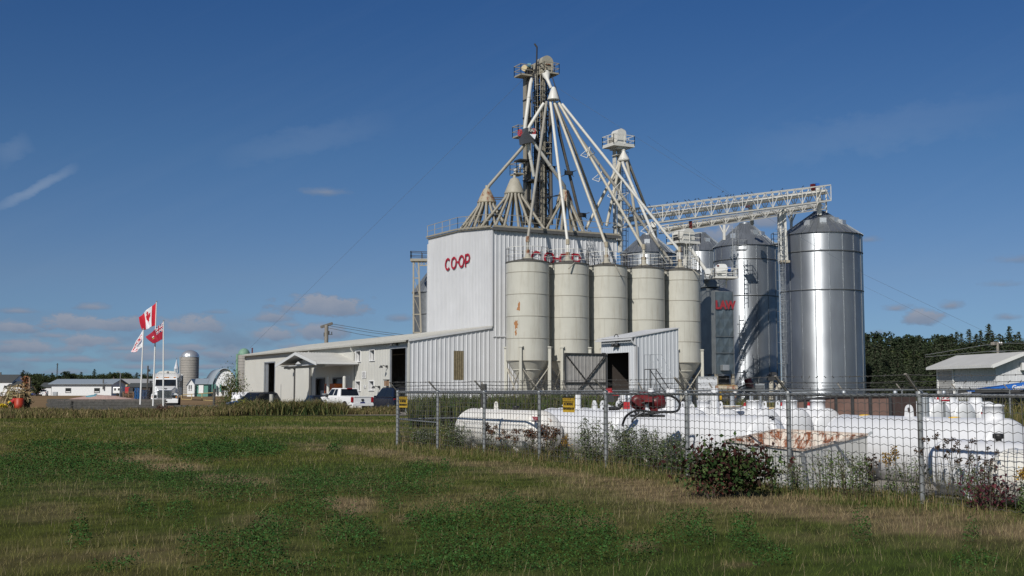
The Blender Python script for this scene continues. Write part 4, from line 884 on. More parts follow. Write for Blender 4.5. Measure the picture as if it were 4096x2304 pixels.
spout([P(2127, 318, DT-.4), P(2122, 335, DCN), P(2101, 500, DCN), P(2100, 520, DCN)], .17, M['spout_white'], 'white spout down from the motor side of the head')
spout([P(2176, 413, DCN), P(2168, 425, DCN), P(2118, 506, DCN), P(2113, 522, DCN)], .16, M['spout_white'], 'short white spout from the cone to the valve box')
spout([P(2098, 578, DCN), P(2085, 595, DCN), P(1957, 742, 107), P(1948, 758, 107)], .15, M['spout_grey'], 'grey spout sloping left to the rusty distributor')
spout([P(2106, 562, DCN), P(2112, 580, DCN), P(2136, 705, 108.5)], .15, M['spout_white'], 'white spout dropping to the lower platform')
spout([P(2122, 552, DCN), P(2132, 566, DCN), P(2258, 745, 110), P(2260, 765, 110.5)], .16, M['spout_white'], 'white spout sloping right to the angular distributor')
# roof distributors with their fans of spouts
def fan(label, X, Yt, Yb, D, rt, rb, n, rad, mt, mt2, rc=.122, square=False, ph=0., yfoot=None):
    t = thing('grain_distributor', label, 'distributor', P(X, Yb, D), 'distributors on the mill roof'); b = P(X, Yb, D); h = P(X, Yt, D).z-b.z
    m = MB(); m.lathe(b, [(rb*.9, -.05), (rb, 0), (rb, .08), (rt, h), (rt*.6, h+.08), (.13, h+.12), (.13, h+.35)], 6 if square else 20, sm=not square); m.build('hopper', mt, t)
    u0, v0 = (b-PC).dot(U), (V3(b.x, b.y, 0)-PC).dot(VV)
    for k in range(n):
        a = 2*math.pi*k/n+ph; q = V3(math.cos(a), math.sin(a), 0); rr = rad*(.75+.25*((k*7) % 5)/4)
        f = b+q*rr; uu, v = (V3(f.x, f.y, 0)-PC).dot(U), (V3(f.x, f.y, 0)-PC).dot(VV); uu = min(max(uu, .3), TU-.3); v = min(max(v, .3), TV-.3); f = W(uu, v, HT(v)+.1)
        s = b+q*(rb*.82); k1 = s-UP*.35+q*.1
        m = MB(); m.tube([s+UP*.02, k1, f], rc, 10); m.build('spout', mt2, t)
    m = MB(); m.bar(b+V3(-rb*.9, 0, 0), W(u0-.9, v0, HT(v0)), .06); m.bar(b+V3(rb*.9, 0, 0), W(u0+.9, v0, HT(v0)), .06); m.build('stand', M['dark'], t)
fan('rust-stained cone distributor with a fan of tan spouts at the left of the mill roof', 1947, 757, 812, 107, .3, .86, 14, 2.7, M['rusty_cone'], M['leg_tan'], ph=.2)
fan('big tan cone distributor with a fan of tan spouts beside the dark tower', 2058, 716, 776, 106.5, .38, .92, 16, 3.9, M['cone_tan'], M['leg_tan'], ph=.1)
fan('angular rusty distributor with dark spouts right of the dark tower', 2258, 762, 808, 110.5, .42, .76, 12, 3.2, M['rusty_cone'], M['leg_tan'], square=True, ph=.35)
m = MB(); a = P(1962, 790, 107); m.bar(a, P(2028, 790, 106.5), .08); m.bar(P(1962, 797, 107), P(2028, 797, 106.5), .08); m.bar(P(2160, 790, 108.5), P(2240, 783, 110), .08); m.bar(P(2160, 797, 108.5), P(2240, 778, 110), .06); m.build('walkway_rail', M['dark'], tw)
t = thing('roof_hatch', 'caged access ladder from the bin tops up to the mill roof', 'ladder', P(2350, 1040, 103)); m = MB(); ladder(m, P(2372, 1040, 103), P(2345, 925, 105.5), U, .5, .45, .025, cage=-VV*.9); m.build('ladder_cage', M['galv_flat'], t)
# ------------------------------------------------------------------ second, white elevator
DE = 114.
el = thing('white_elevator', 'white bucket elevator with railed head platform right of the mill', 'elevator', P(2470, 1000, DE))
m = MB(); bx(m, 2452, 2466, 585, 1010, DE+.2, .5); bx(m, 2468, 2488, 585, 1010, DE, .6); o = m.build('leg_casing', mat('white_casing', (.55, .54, .49), .5, streak=(.35, .33, .28), streak_amt=.4), el)
m = MB()
for Y in (620, 715, 800, 905, 960): bx(m, 2448, 2492, Y, Y+4, DE, .9)
m.build('casing_flange', M['trim'], el)
m = MB(); c = P(2470, 545, DE); z0 = P(2470, 582, DE).z; z1 = P(2470, 536, DE).z; pr_ = [(-.5, z0), (-.5, z1)]+[(-.5*math.cos(R(k*15)), z1+.42*math.sin(R(k*15))) for k in range(1, 12)]+[(.5, z1), (.5, z0)]
ba = V3(P(2474, 545, DE).x, DE, 0); m.prism([ba+U*x+UP*z-VV*-.5 for x, z in pr_][::-1], VV*-1.1); m.build('domed_head', M['white_steel'], el)
m = MB(); bx(m, 2430, 2452, 552, 586, DE, .7); m.build('gearbox', M['spout_grey'], el)
m = MB(); bx(m, 2440, 2510, 590, 600, DE, 1.4); m.build('head_base', M['white_steel'], el)
plat(el, 2411, 2537, 586, DE, 2.0, .95, M['white_steel'], th=.3)
m = MB(); cb = P(2495, 640, DE-.6); m.tube([P(2492, 592, DE-.3), P(2494, 606, DE-.6)], .2, 10); m.lathe(cb, [(.5, -.12), (.57, 0), (.55, .06), (.16, .78), (.14, .9)], 20); m.build('distributor_cone', M['white_steel'], el)
for pts, mt in (((P(2477, 644, DE-.5), P(2470, 668, DE-.5), P(2344, 916, DE-1.5)), M['spout_cream']), ((P(2482, 644, DE-.6), P(2477, 668, DE-.6), P(2426, 904, DE-1)), M['spout_cream']), ((P(2490, 646, DE-1), P(2494, 662, DE-1), P(2640, 1000, 110), P(2665, 1058, 110)), M['spout_white']),
                ((P(2506, 646, DE-.8), P(2512, 668, DE-.8), P(2558, 985, DE+1)), M['spout_cream']), ((P(2512, 644, DE-.4), P(2521, 668, DE-.3), P(2580, 823, DE+3)), M['spout_grey'])):
    spout(list(pts), .14, mt, parent=el)
m = MB(); ladder(m, P(2497, 1005, DE+.3), P(2497, 610, DE+.3), U, .4, .5, .025, cage=U*.0+VV*-.7); m.build('ladder', M['dark'], el)
# ------------------------------------------------------------------ conveyor bridges to the silos
def bridge(label, A, B, hgt, wid, n, group='truss conveyor bridges'):
    A, B = Vector(A), Vector(B); t = thing('conveyor_bridge', label, 'conveyor', (A+B)/2, group); d = (B-A); L = d.length; dn = d.normalized(); sd = V3(-dn.y, dn.x, 0).normalized()*wid/2; up = UP*hgt
    m = MB()
    for s in (-1, 1):
        for z in (0, 1): m.bar(A+sd*s+up*z, B+sd*s+up*z, .12)
        for k in range(n+1):
            q = A+d*k/n+sd*s; m.bar(q, q+up, .07)
            if k < n:
                q2 = A+d*(k+1)/n+sd*s; qm = A+d*(k+.5)/n+sd*s; m.bar(q, qm+up, .065); m.bar(qm+up, q2, .065)
    for k in range(n+1):
        q = A+d*k/n; m.bar(q-sd, q+sd, .08); m.bar(q-sd+up, q+sd+up, .07)
    m.build('truss', M['white_steel'], t)
    m = MB(); m.tube([A+up*.42+sd*.2, B+up*.62+sd*.2], .27, 12); m.build('conveyor_tube', M['spout_white'], t)
    m = MB(); m.bar(A-sd*.5+UP*.1, B-sd*.5+UP*.1, .4, .05)
    for s in (-1, 1): m.bar(A+sd*s*.95+up*.5, B+sd*s*.95+up*.5, .05); m.bar(A+sd*s*.95+up*.75, B+sd*s*.95+up*.75, .05)
    m.build('walkway', M['tan_steel'], t); return t
b1a, b1b = P(2502, 908, 118), P(3308, 805, 129.5)
h1 = P(2502, 840, 118).z-b1a.z
br1 = bridge('upper white truss conveyor bridge reaching the largest silo, lined with birds', b1a, b1b, h1*1.0, 1.3, 13)
b2a, b2b = P(2655, 932, 124), P(3285, 838, 141)
br2 = bridge('lower white truss conveyor bridge passing behind the upper one', b2a, b2b, P(2655, 905, 124).z-b2a.z+.1, 1.3, 12)
m = MB(); bx(m, 3242, 3260, 736, 762, 129, .5); m.build('drive_guard', M['dark_red'], br1); m = MB(); m.tube([P(3262, 742, 129), P(3276, 742, 129)], .25, 10); m.build('motor', M['blue'], br1)
m = MB(); m.tube([P(3272, 750, 129), P(3278, 860, 129.5)], .28, 10); m.bar(P(3304, 760, 129), P(3306, 850, 129.5), .14); m.build('drop_spout', M['spout_white'], br1)
m = MB(); m.box(P(2990, 815, 136), (.42, .5, .9)); m.build('drive_guard', M['dark_red'], br2)
m = MB(); m.box(P(2762, 900, 124), (.3, .4, .8)); m.build('drive_guard', M['dark_red'], br2)
m = MB(); m.tube([P(3000, 815, 138), P(3008, 895, 141)], .25, 8); m.tube([P(2615, 900, 118), P(2618, 935, 122), P(2620, 945, 130)], .25, 8); m.build('drop_spout', M['spout_white'], br2)
t = thing('conveyor_support', 'white lattice support tower between the two right silos holding up the bridges', 'tower', P(3135, 1060, 128)); m = MB(); D = 127.5
la, lb = (P(3121, 838, D), P(3124, 1045, D)), (P(3138, 832, D), P(3148, 1045, D))
for l in (la, lb): m.bar(l[0], l[1], .22); m.bar(l[0]+V3(0, 1, 0), l[1]+V3(0, 1, 0), .2)
for k in range(6):
    f0, f1 = k/6, (k+1)/6; m.bar(la[0].lerp(la[1], f0), lb[0].lerp(lb[1], f1), .1); m.bar(lb[0].lerp(lb[1], f0), la[0].lerp(la[1], f1), .1)
m.build('lattice', M['white_steel'], t); m = MB(); m.box(P(3136, 1048, D), (1.0, 1.3, .25)); m.build('bracket', M['tan_steel'], t)
for X, Y0, Y1, D in ((2896, 900, 960, 139), (3165, 845, 930, 139)):
    t = thing('conveyor_support', 'slim white braced post under the lower bridge '+('by the second silo roof' if X < 3000 else 'by the largest silo roof'), 'tower', P(X, Y1, D)); m = MB(); m.bar(P(X, Y0, D), P(X, Y1, D), .28); m.bar(P(X, (Y0+Y1)/2+8, D), P(X-18, Y0, D), .12); m.bar(P(X, (Y0+Y1)/2+8, D), P(X+20, Y0+2, D), .12); m.build('post', M['white_steel'], t)
# ------------------------------------------------------------------ two small white elevator heads
DH = 107.5
h = thing('bucket_elevator', 'squat white elevator head with railed platform behind the last cream bin', 'elevator', P(2745, 1085, DH))
m = MB(); z0, z1 = P(2740, 972, DH).z, P(2740, 938, DH).z; pr_ = [(-.62, z0), (-.62, z1)]+[(-.62*math.cos(R(k*15)), z1+.5*math.sin(R(k*15))) for k in range(1, 12)]+[(.62, z1), (.62, z0)]
ba = V3(P(2738, 945, DH).x, DH, 0); m.prism([ba+U*x+UP*z+VV*.9 for x, z in pr_][::-1], VV*-1.6); m.build('domed_head', M['white_steel'], h)
plat(h, 2668, 2799, 973, DH, 1.9, .92, M['white_steel'], th=.22)
m = MB(); bx(m, 2708, 2722, 975, 1090, DH, .5); bx(m, 2732, 2754, 975, 1090, DH+.2, .5); m.build('leg_casing', M['spout_white'], h)
m = MB(); bx(m, 2690, 2708, 940, 972, DH, .8); m.build('gearbox', M['dark'], h)
m = MB(); ladder(m, P(2745, 1085, DH-.7), P(2745, 975, DH-.7), U, .45, .45, .025, cage=-VV*.8); ladder(m, P(2775, 1085, DH), P(2775, 975, DH), U, .45, .5, .025, cage=-VV*.8); m.build('ladder', M['white_steel'], h)
spout([P(2760, 990, DH-.5), P(2770, 1005, DH-.5), P(2822, 1080, DH-.8)], .17, M['spout_white'], parent=h)
h2 = thing('bucket_elevator', 'small white rounded elevator head with blue motor above the dryer', 'elevator', P(2890, 1130, 106))
DD = 106.; m = MB(); z0, z1 = P(2880, 1112, DD).z, P(2880, 1075, DD).z; wv = .52; pr_ = [(-wv, z0), (-wv, z1)]+[(-wv+.3-.3*math.cos(R(k*18)), z1+.38*math.sin(R(k*18))) for k in range(1, 6)]+[(wv-.3+.3*math.sin(R(k*18)), z1+.38*math.cos(R(k*18))) for k in range(0, 5)]+[(wv, z1), (wv, z0)]
ba = V3(P(2883, 1080, DD).x, DD, 0); m.prism([ba+V3(x, 0, z)+V3(0, .5, 0) for x, z in pr_][::-1], V3(0, -1.0, 0)); m.build('domed_head', M['white_paint'], h2)
m = MB(); bx(m, 2868, 2876, 1060, 1066, DD-.53, .05, 0); m.build('badge', M['dark_red'], h2)
m = MB(); bx(m, 2861, 2905, 1088, 1092, DD-.1, 1.1, 0); bx(m, 2864, 2882, 1094, 1098, DD-.2, 1.1, 0); m.build('head_flange', M['white_steel'], h2)
plat(h2, 2842, 2947, 1112, DD, 1.5, .8, M['white_steel'], rz=R(8), th=.16)
m = MB(); m.tube([P(2906, 1078, DD), P(2922, 1078, DD)], .22, 10); m.build('motor', M['blue'], h2)
m = MB(); m.bar(P(2912, 1118, DD), P(2892, 1140, DD), .12); m.bar(P(2905, 1116, DD), P(2905, 1150, DD+.5), .12); m.build('strut', M['white_steel'], h2)
m = MB(); a = P(2829, 1088, DD-.6); m.tube([a-V3(0, .2, 0), a+V3(0, .2, 0)], .29, 20); m.prism([a+V3(-.2, -.2, -.2), a+V3(.2, -.2, -.2), a+V3(.12, -.2, -.42), a+V3(-.12, -.2, -.42)], (0, .4, 0)); m.build('inlet_drum', M['white_paint'], h2)
m = MB(); bx(m, 2812, 2845, 1075, 1119, DD+1.2, 1.2, 0); m.build('leg_casing', M['galv_flat'], h2)
# ------------------------------------------------------------------ guy wires
def wire(label, pts, r=.022, mt=M['wire_light'], group='guy wires', cat='wire', name='guy_wire'):
    m = MB(); m.tube(pts, r, 4, caps=False); tag(m.build(name, mt), label, cat, group)
wire('long guy wire from the tower head down to the warehouse roof vent', [P(2090, 320, DT), P(1545, 855, 122), P(1000, 1392, 136)], .014)
wire('long guy wire from the dark tower head across the sky to the right', [P(2215, 342, DT), P(2530, 540, 109.3), P(2940, 795, 109), P(3450, 1095, 109), P(3990, 1350, 108)], .010)
wire('second fainter guy wire down to the far right', [P(3455, 1145, 115), P(3990, 1400, 112)], .008)
wire('faint guy wire from the white elevator down to the right', [P(2590, 545, 113), P(3000, 830, 118)], .007)
# ------------------------------------------------------------------ birds
def bird_mesh():
    m = MB(); m.sphere((0, 0, 0), (.17, .07, .075), 8, mat=Matrix.Rotation(-.6, 3, 'Y')); m.sphere((.13, 0, .13), .055, 8); m.bar((.17, 0, .13), (.24, 0, .12), .02); m.prism([(-.1, -.03, -.07), (-.34, -.04, -.2), (-.34, .04, -.2), (-.1, .03, -.07)], (0, 0, .02)); m.bar((0, 0, -.07), (0, .0, -.16), .02); return m
b0 = bird_mesh().build('bird', M['black']); first = True
def put_bird(p, rz, label, group=None):
    global first
    o = b0 if first else b0.copy()
    if not first: col.objects.link(o)
    first = False; o.scale = (.58,)*3; o.location = p+UP*.1; o.rotation_euler = (0, 0, rz); tag(o, label, 'bird', group); return o
sd1 = V3(-(b1b-b1a).y, (b1b-b1a).x, 0).normalized()*.65
for X in (2583, 2653, 2679, 2694, 2725, 2740, 2764, 2778, 2826, 2818, 2855, 2862, 2886, 2893, 2904, 2916, 2948, 2960, 2972, 2988, 3065, 3108, 3190):
    f = (X-2502)/(3300-2502); f = f*118/(129.5*(1-f)+118*f); put_bird(b1a.lerp(b1b, f)+UP*(h1+.08)-sd1, random.uniform(0, 6.28), 'small black bird perched on the top rail of the upper white conveyor bridge', 'birds perched on the conveyor bridge')
for X, lab in ((2412, 'black bird on the roof railing at the foot of the white elevator'), (2440, 'black bird with raised wings on the roof rail beside the white elevator')):
    put_bird(P(X, 898, 108.3), 1., lab)
o = put_bird(P(2891, 771, 118), .5, 'single black bird flying just above the upper conveyor bridge')
# ------------------------------------------------------------------ fenced tank yard
FH = 1.745
F0 = GP(1590, 1785); F0.z = 0; F7 = GP(3690, 2015); F7.z = 0
wdir = (F7-F0); wdir.z = 0; SPN = wdir.length/7; wdir.normalize(); ndir = V3(-wdir.y, wdir.x, 0)
WA = math.atan2(wdir.y, wdir.x)
def Q(s, n, z=0.): return F0+wdir*s+ndir*n+UP*z
def s_at(X, n):                      # distance along the fence where a pixel column meets the line n metres behind it
    p = PP(X, 1600, Q(0, n), wdir); return (V3(p.x, p.y, 0)-Q(0, n)).dot(wdir)
def mesh_panel(m, a, b, z0, z1, gx, gzz, r=.0035, wav=.018):
    a, b = Vector(a), Vector(b); d = b-a; L = d.length; dn = d/L; n = round(L/gx); ph = random.uniform(0, 6)
    for i in range(n+1):
        q = a+dn*(L*i/n); j = random.uniform(-.012, .012); m.bar(q+UP*z0, q+dn*j+UP*(z0+z1)/2, r*2); m.bar(q+dn*j+UP*(z0+z1)/2, q+UP*z1, r*2)
    k = round((z1-z0)/gzz)
    for i in range(k+1):
        z = z0+(z1-z0)*i/k; sg = .016*math.sin(i*2.1+ph); last = None
        for j in range(n*2+1):
            q = a+dn*(L*j/(n*2))+UP*(z+(wav if j % 2 else -wav*.5)+sg*math.sin(math.pi*j/(n*2)))
            if last is not None: m.bar(last, q, r*2)
            last = q
def barbed(m, pts, r=.004):
    for a, b in zip(pts[:-1], pts[1:]):
        a, b = Vector(a), Vector(b); n = 6; L = (b-a).length; last = None; sgn = random.uniform(.015, .035)
        for i in range(n+1):
            f = i/n; q = a.lerp(b, f)-UP*sgn*4*f*(1-f)
            if last is not None: m.bar(last, q, r*2.2)
            last = q
        for i in range(int(L/.2)):
            f = (i+.5)*.2/L; q = a.lerp(b, f)-UP*sgn*4*f*(1-f); d = V3(random.uniform(-1, 1), random.uniform(-1, 1), random.uniform(-1, 1)).normalized()*.028; m.bar(q-d, q+d, .009)
fn = thing('fence', 'long galvanised wire mesh fence with barbed wire arms along the front of the tank yard', 'fence', Q(0, 0))
arm = -ndir*.30+UP*.31
NP = 10
tops = [Q(SPN*i, 0, FH) for i in range(NP+1)]
for i in range(NP+1):
    m = MB(); p = Q(SPN*i, 0); m.tube([p-UP*.2, p+UP*(FH+.02)], .042 if i else .055, 10); m.lathe(p+UP*FH, [(.055, -.05), (.06, .03), (.03, .06)], 10); m.build('post', M['galv'], fn)
    m = MB(); m.bar(p+UP*FH, p+UP*FH+arm, .05, .03); m.build('barb_arm', M['wood_pole'], fn)
m = MB(); m.tube([Q(0, 0, FH-.03), Q(SPN*NP, 0, FH-.03)], .028, 8); m.build('top_rail', M['galv'], fn)
m = MB(); m.tube([Q(0, 0, .87), Q(SPN, 0, .83)], .024, 8); m.build('brace_rail', M['galv'], fn)
for i in range(NP):
    m = MB(); mesh_panel(m, Q(SPN*i, -.05), Q(SPN*(i+1), -.05), .05, FH-.02, .17, .135); m.build('wire_mesh', M['wire'], fn)
for k in range(3):
    m = MB(); barbed(m, [t_+arm*(.3+.33*k) for t_ in tops]); m.build('barbed_wire', M['wire'], fn)
# the side that runs back from the corner, and the far side
fb = thing('fence', 'wire mesh fence with barbed wire running back from the corner post behind the tanks', 'fence', Q(0, 0))
NB = 9; arm2 = -wdir*.3+UP*.31
tb = [Q(0, SPN*i, FH+.03) for i in range(NB+1)]
for i in range(1, NB+1):
    m = MB(); p = Q(0, SPN*i); g = gz(p.x, p.y); m.tube([p-UP*.2, p+UP*(FH+.05)], .04, 8); m.build('post', M['galv'], fb)
    m = MB(); m.bar(p+UP*FH, p+UP*FH+arm2, .05, .03); m.build('barb_arm', M['wood_pole'], fb)
m = MB(); m.tube([Q(0, 0, FH), Q(0, SPN*NB, FH+.07)], .03, 8); m.build('top_rail', M['galv'], fb)
m = MB(); m.tube([Q(0, 0, .87), Q(0, SPN*1.5, .9)], .025, 8); m.build('brace_rail', M['galv'], fb)
for i in range(NB):
    m = MB(); mesh_panel(m, Q(.05, SPN*i), Q(.05, SPN*(i+1)), .05, FH, .17, .135, r=.003); m.build('wire_mesh', M['wire'], fb)
for k in range(3):
    m = MB(); barbed(m, [t_+arm2*(.3+.33*k) for t_ in tb]); m.build('barbed_wire', M['wire'], fb)
pw = Q(0, SPN*1, 0)+V3(-.06, 0, 0)
m = MB(); m.tube([pw, pw+UP*2.0], .1, 8); tag(m.build('wooden_post', M['wood_grey']), 'old grey wooden post behind the third fence post', 'post')
# hazard signs on the mesh
def hazard(Xc, Yt, Yb, Xw, label, big):
    s = s_at(Xc, -.09); a = PP(Xc, Yt, Q(0, -.09), wdir); b = PP(Xc, Yb, Q(0, -.09), wdir); s0, s1 = s_at(Xc-Xw/2, -.09), s_at(Xc+Xw/2, -.09); wd = s1-s0; c = (a+b)/2; h = a.z-b.z
    t = thing('warning_sign', label, 'sign', c, 'hazard signs on the fence')
    m = MB(); m.box(c, (wd, .012, h), WA); m.build('plate', M['sign_yellow'], t)
    m = MB(); m.box(c+UP*h*.39-ndir*.008, (wd, .006, h*.22), WA); m.build('header', M['black'], t)
    o = -ndir*.013
    text_mesh('HAZARDOUS AREA', wd*.135, c+UP*h*.33+o, wdir, UP, t, M['sign_yellow'], depth=.001, bold=.002, sx=.85)
    text_mesh('AUTHORIZED PERSONNEL ONLY', wd*.075, c+UP*h*.17+o, wdir, UP, t, M['black'], depth=.001, sx=.85)
    text_mesh('NO SMOKING', wd*.155, c+UP*h*.02+o, wdir, UP, t, M['black'], depth=.001, bold=.003, sx=.8)
    text_mesh('TURN IGNITION OFF', wd*.135, c-UP*h*.27+o, wdir, UP, t, M['black'], depth=.001, bold=.003, sx=.75)
hazard(1613, 1583, 1630, 31, 'smaller looking yellow hazardous area sign next to the corner post', 0)
hazard(2275, 1586, 1649, 46, 'yellow and black hazardous area sign between the fourth and fifth fence posts', 1)
# ------------------------------------------------------------------ propane tanks
TG = 'white propane tanks in the yard'
def tank(label, n, s0, s1, top, r, mt=M['tank'], fit=(), hd=.5, legs=True, seams=True, axis=None, base=None):
    """horizontal tank lying along the fence direction from s0 to s1 (ends of the heads), n metres behind it"""
    c = Q((s0+s1)/2, n, top-r); t = thing('propane_tank', label, 'tank', V3(c.x, c.y, 0), TG); L = s1-s0; hb = L/2-r*hd
    X = wdir; rot = Matrix((( X.x, -ndir.x*0+ndir.x, 0), (X.y, ndir.y, 0), (0, 0, 1)))
    # lathe around the long axis
    prof = []
    for k in range(11): a = R(90*k/10); prof.append((r*math.sin(a), -hb-r*hd*math.cos(a)))
    for k in range(10, -1, -1): a = R(90*k/10); prof.append((r*math.sin(a), hb+r*hd*math.cos(a)))
    B = Matrix(((0, ndir.x, wdir.x), (0, ndir.y, wdir.y), (1, 0, 0)))
    m = MB(); m.lathe(c, prof, 48, mat=B, caps=False); m.build('tank_shell', mt, t)
    if seams:
        for q in (-hb, hb): m = MB(); m.lathe(c+wdir*q, [(r+.002, -.025), (r+.012, 0), (r+.002, .025)], 48, mat=B, caps=False); m.build('weld_seam', mt, t)
    if legs:
        for q in (-.62, .62):
            for e in (-1, 1):
                m = MB(); p = c+wdir*hb*q; m.prism([p+ndir*e*r*.45-UP*(r*.8), p+ndir*e*r*.75-UP*(r*.55), V3(p.x, p.y, 0)+ndir*e*r*.7, V3(p.x, p.y, 0)+ndir*e*r*.5], wdir*.12); m.build('leg', mt, t)
    for f in fit:
        kind, q = f[0], f[1]; p = c+wdir*(L*q)+UP*(r-.02)
        if kind == 'dome':
            rr = f[2] if len(f) > 2 else .22; h = f[3] if len(f) > 3 else .26
            m = MB(); m.lathe(p-UP*.03, [(rr+.05, 0), (rr, .04), (rr*.97, h), (rr*1.04, h), (rr*1.04, h+.03), (rr*.9, h+.05)], 24); d = m.build('dome_cover', mt, t)
            m = MB(); m.bar(p+wdir*rr+UP*h*.7, p+wdir*(rr+.03)+UP*h*.95, .03); m.build('hasp', M['silver'], d)
        elif kind == 'lug':
            m = MB(); w_ = .11; pts = [(-w_, -.02)]+[(-w_*math.cos(R(180*k/10)), .14+w_*math.sin(R(180*k/10))) for k in range(11)]+[(w_, -.02)]
            ho = [(.045*math.cos(R(30*k)), .14+.055*math.sin(R(30*k))) for k in range(12)]
            dr = wdir
            fr = [p+dr*x+UP*z-ndir*.012 for x, z in pts]; 
            # ring with a hole
            vs = []; ang = [math.atan2(z-.14, x) for x, z in pts]
            out = [(.10*math.cos(R(20*k)), .14+.11*math.sin(R(20*k))) if math.sin(R(20*k)) > -.2 else (math.copysign(.12, math.cos(R(20*k))) if abs(math.cos(R(20*k))) > .3 else .12*math.cos(R(20*k))/.34*.3, -.03) for k in range(18)]
            inn = [(.045*math.cos(R(20*k)), .14+.055*math.sin(R(20*k))) for k in range(18)]
            for side in (-.014, .014): vs += [p+dr*x+UP*z+ndir*side for x, z in out]+[p+dr*x+UP*z+ndir*side for x, z in inn]
            fs = []
            for k in range(18):
                k2 = (k+1) % 18; fs += [(k, k2, 18+k2, 18+k), (36+k, 54+k, 54+k2, 36+k2), (k, 36+k, 36+k2, k2), (18+k, 18+k2, 54+k2, 54+k)]
            m.add(vs, fs); m.build('lifting_lug', mt, t)
        elif kind == 'pipe':
            h = f[2]; rr = f[3] if len(f) > 3 else .07
            m = MB(); m.tube([p-UP*.03, p+UP*h], rr, 14); d = m.build('riser_pipe', M['silver'], t); m = MB(); m.lathe(p+UP*h, [(rr*1.15, -.04), (rr*1.15, .03), (rr*.6, .06)], 14); m.build('cap', M['galv_flat'], d)
        elif kind == 'post':
            h = f[2]; rr = f[3] if len(f) > 3 else .075
            m = MB(); m.tube([p-UP*.03, p+UP*h], rr, 14); m.build('white_riser', mt, t)
        elif kind == 'gauge':
            m = MB(); m.tube([p, p+UP*.1], .05, 10); d = m.build('valve_stem', mt, t); m = MB(); m.tube([p+UP*.1, p+UP*.2], .035, 10); m.lathe(p+UP*.1, [(.06, 0), (.06, .03)], 10); m.build('valve_cap', M['red'], d)
        elif kind == 'yellow':
            m = MB(); m.lathe(p, [(.11, 0), (.11, .025), (.05, .035)], 14); m.build('yellow_tag', M['yellow'], t)
        elif kind == 'cap':
            m = MB(); m.lathe(p, [(.05, 0), (.05, .05), (.09, .06), (.09, .13), (.04, .14)], 12); m.build('valve_cap', M['black'], t)
        elif kind == 'neck':
            m = MB(); m.lathe(p-UP*.02, [(.16, 0), (.14, .05), (.14, .12), (.17, .12), (.17, .15), (.05, .16)], 20); m.build('manway', mt, t)
    return t, c
sA0, sA1 = s_at(1862, 1.3), s_at(2195, 1.3)
tA, cA = tank('old rust-streaked white tank nearest the fence corner', 1.35, sA0, sA1, 1.235, .6, M['tank_dirty'], (('lug', -.12), ('cap', .12), ('post', -.3, .05, .05)), hd=.85)
p = cA+wdir*(sA1-sA0)*.36; ax = wdir; oo = cA+wdir*((sA1-sA0)/2-.95)-ndir*.43+UP*.4
m = MB(); nn = (-ndir*.72+UP*.69); ay = UP*.72+ndir*.69; q = PP(2144, 1677, Q(0, 1.35-.5), wdir)
m.prism([q-wdir*.2-UP*.07, q+wdir*.2-UP*.07, q+wdir*.2+UP*.07, q-wdir*.2+UP*.07], -ndir*.012); m.build('decal_plate', M['cloth_white'], tA)
m = MB(); [m.prism([q-wdir*.2+UP*z, q+wdir*.2+UP*z, q+wdir*.2+UP*(z+.025), q-wdir*.2+UP*(z+.025)], -ndir*.016) for z in (-.07, .045)]; m.build('decal_stripe', M['sign_red'], tA)
text_mesh('PREMI', .1, q-ndir*.016, wdir, UP, tA, M['sign_red'], depth=.002, bold=.003)
s0, s1 = s_at(2215, 2.6), s_at(2545, 2.6)
tank('broad white tank below the black and yellow sign, behind the fence', 2.6, s0, s1, 1.29, .62, fit=(('post', -.18, .42, .08), ('lug', .02), ('lug', .12), ('lug', .3)), hd=.8)
s0, s1 = s_at(2522, 2.4), s_at(3085, 2.4)
tC, cC = tank('front white tank under the red pump with a fence shadow band across its side', 2.4, s0, s1, 1.24, .62, fit=(('post', -.33, .62, .085), ('post', -.19, .62, .07), ('post', -.165, .6, .085), ('post', .14, .62, .085), ('lug', -.02), ('lug', .1)), hd=.36)
e = cC+wdir*((s1-s0)/2-.06)
m = MB(); pts = [e+UP*.42, e+wdir*.1+UP*.42, e+wdir*.16+UP*.3, e+wdir*.17+UP*.12]; m.tube(pts, .09, 12); m.tube([e+wdir*.0+UP*.52, e+wdir*.1+UP*.52], .06, 10); v_ = m.build('outlet_elbow', M['tank'], tC)
m = MB(); q = e+wdir*.17+UP*.12; m.tube([q, q-UP*.06], .055, 12); m.build('outlet_mouth', M['dark'], v_); m = MB(); m.tube([e+UP*.56+wdir*.02, e+wdir*.1+UP*.57], .045, 8); m.build('valve_cap', M['black'], v_)
# middle row of tanks side by side, seen end-on
mid_l = ['white tank with a domed lid behind the fourth fence post', 'white tank end behind the red pump, third from the left in the middle row', 'white tank with a round domed lid just right of the red pump',
         'white tank with a flat rusty pan on top and a no smoking mark', 'rounded grey-shaded tank end left of the rusty steel bin', 'rounded tank end beside the long front tank, with a lifting lug and red valve']
mfit = [(('neck', -.25), ('lug', .1), ('neck', .25)), (('neck', -.2), ('pipe', .1, .38), ('lug', .25), ('yellow', 0)), (('dome', .15, .17), ('lug', -.1), ('lug', .33), ('pipe', .4, .42)), (('pipe', -.1, .42), ('dome', .2, .2), ('lug', .05), ('lug', .38)),
        (('pipe', .1, .45), ('dome', .33, .22), ('gauge', .24), ('yellow', .1), ('lug', -.1)), (('pipe', -.02, .45, .065), ('lug', .12), ('dome', .38, .23), ('gauge', .3), ('yellow', .2))]
mid_l.append('rounded grey-shaded tank end touching the left end of the longest tank'); mfit.append((('lug', -.05), ('dome', .36, .23), ('gauge', .27)))
for k in range(7):
    n = 3.9+1.2*k; sx = 7.6+(.3 if k > 3 else 0)
    tank(mid_l[k], n, sx-4.6, sx, 1.235, .58, fit=mfit[k], hd=.34)
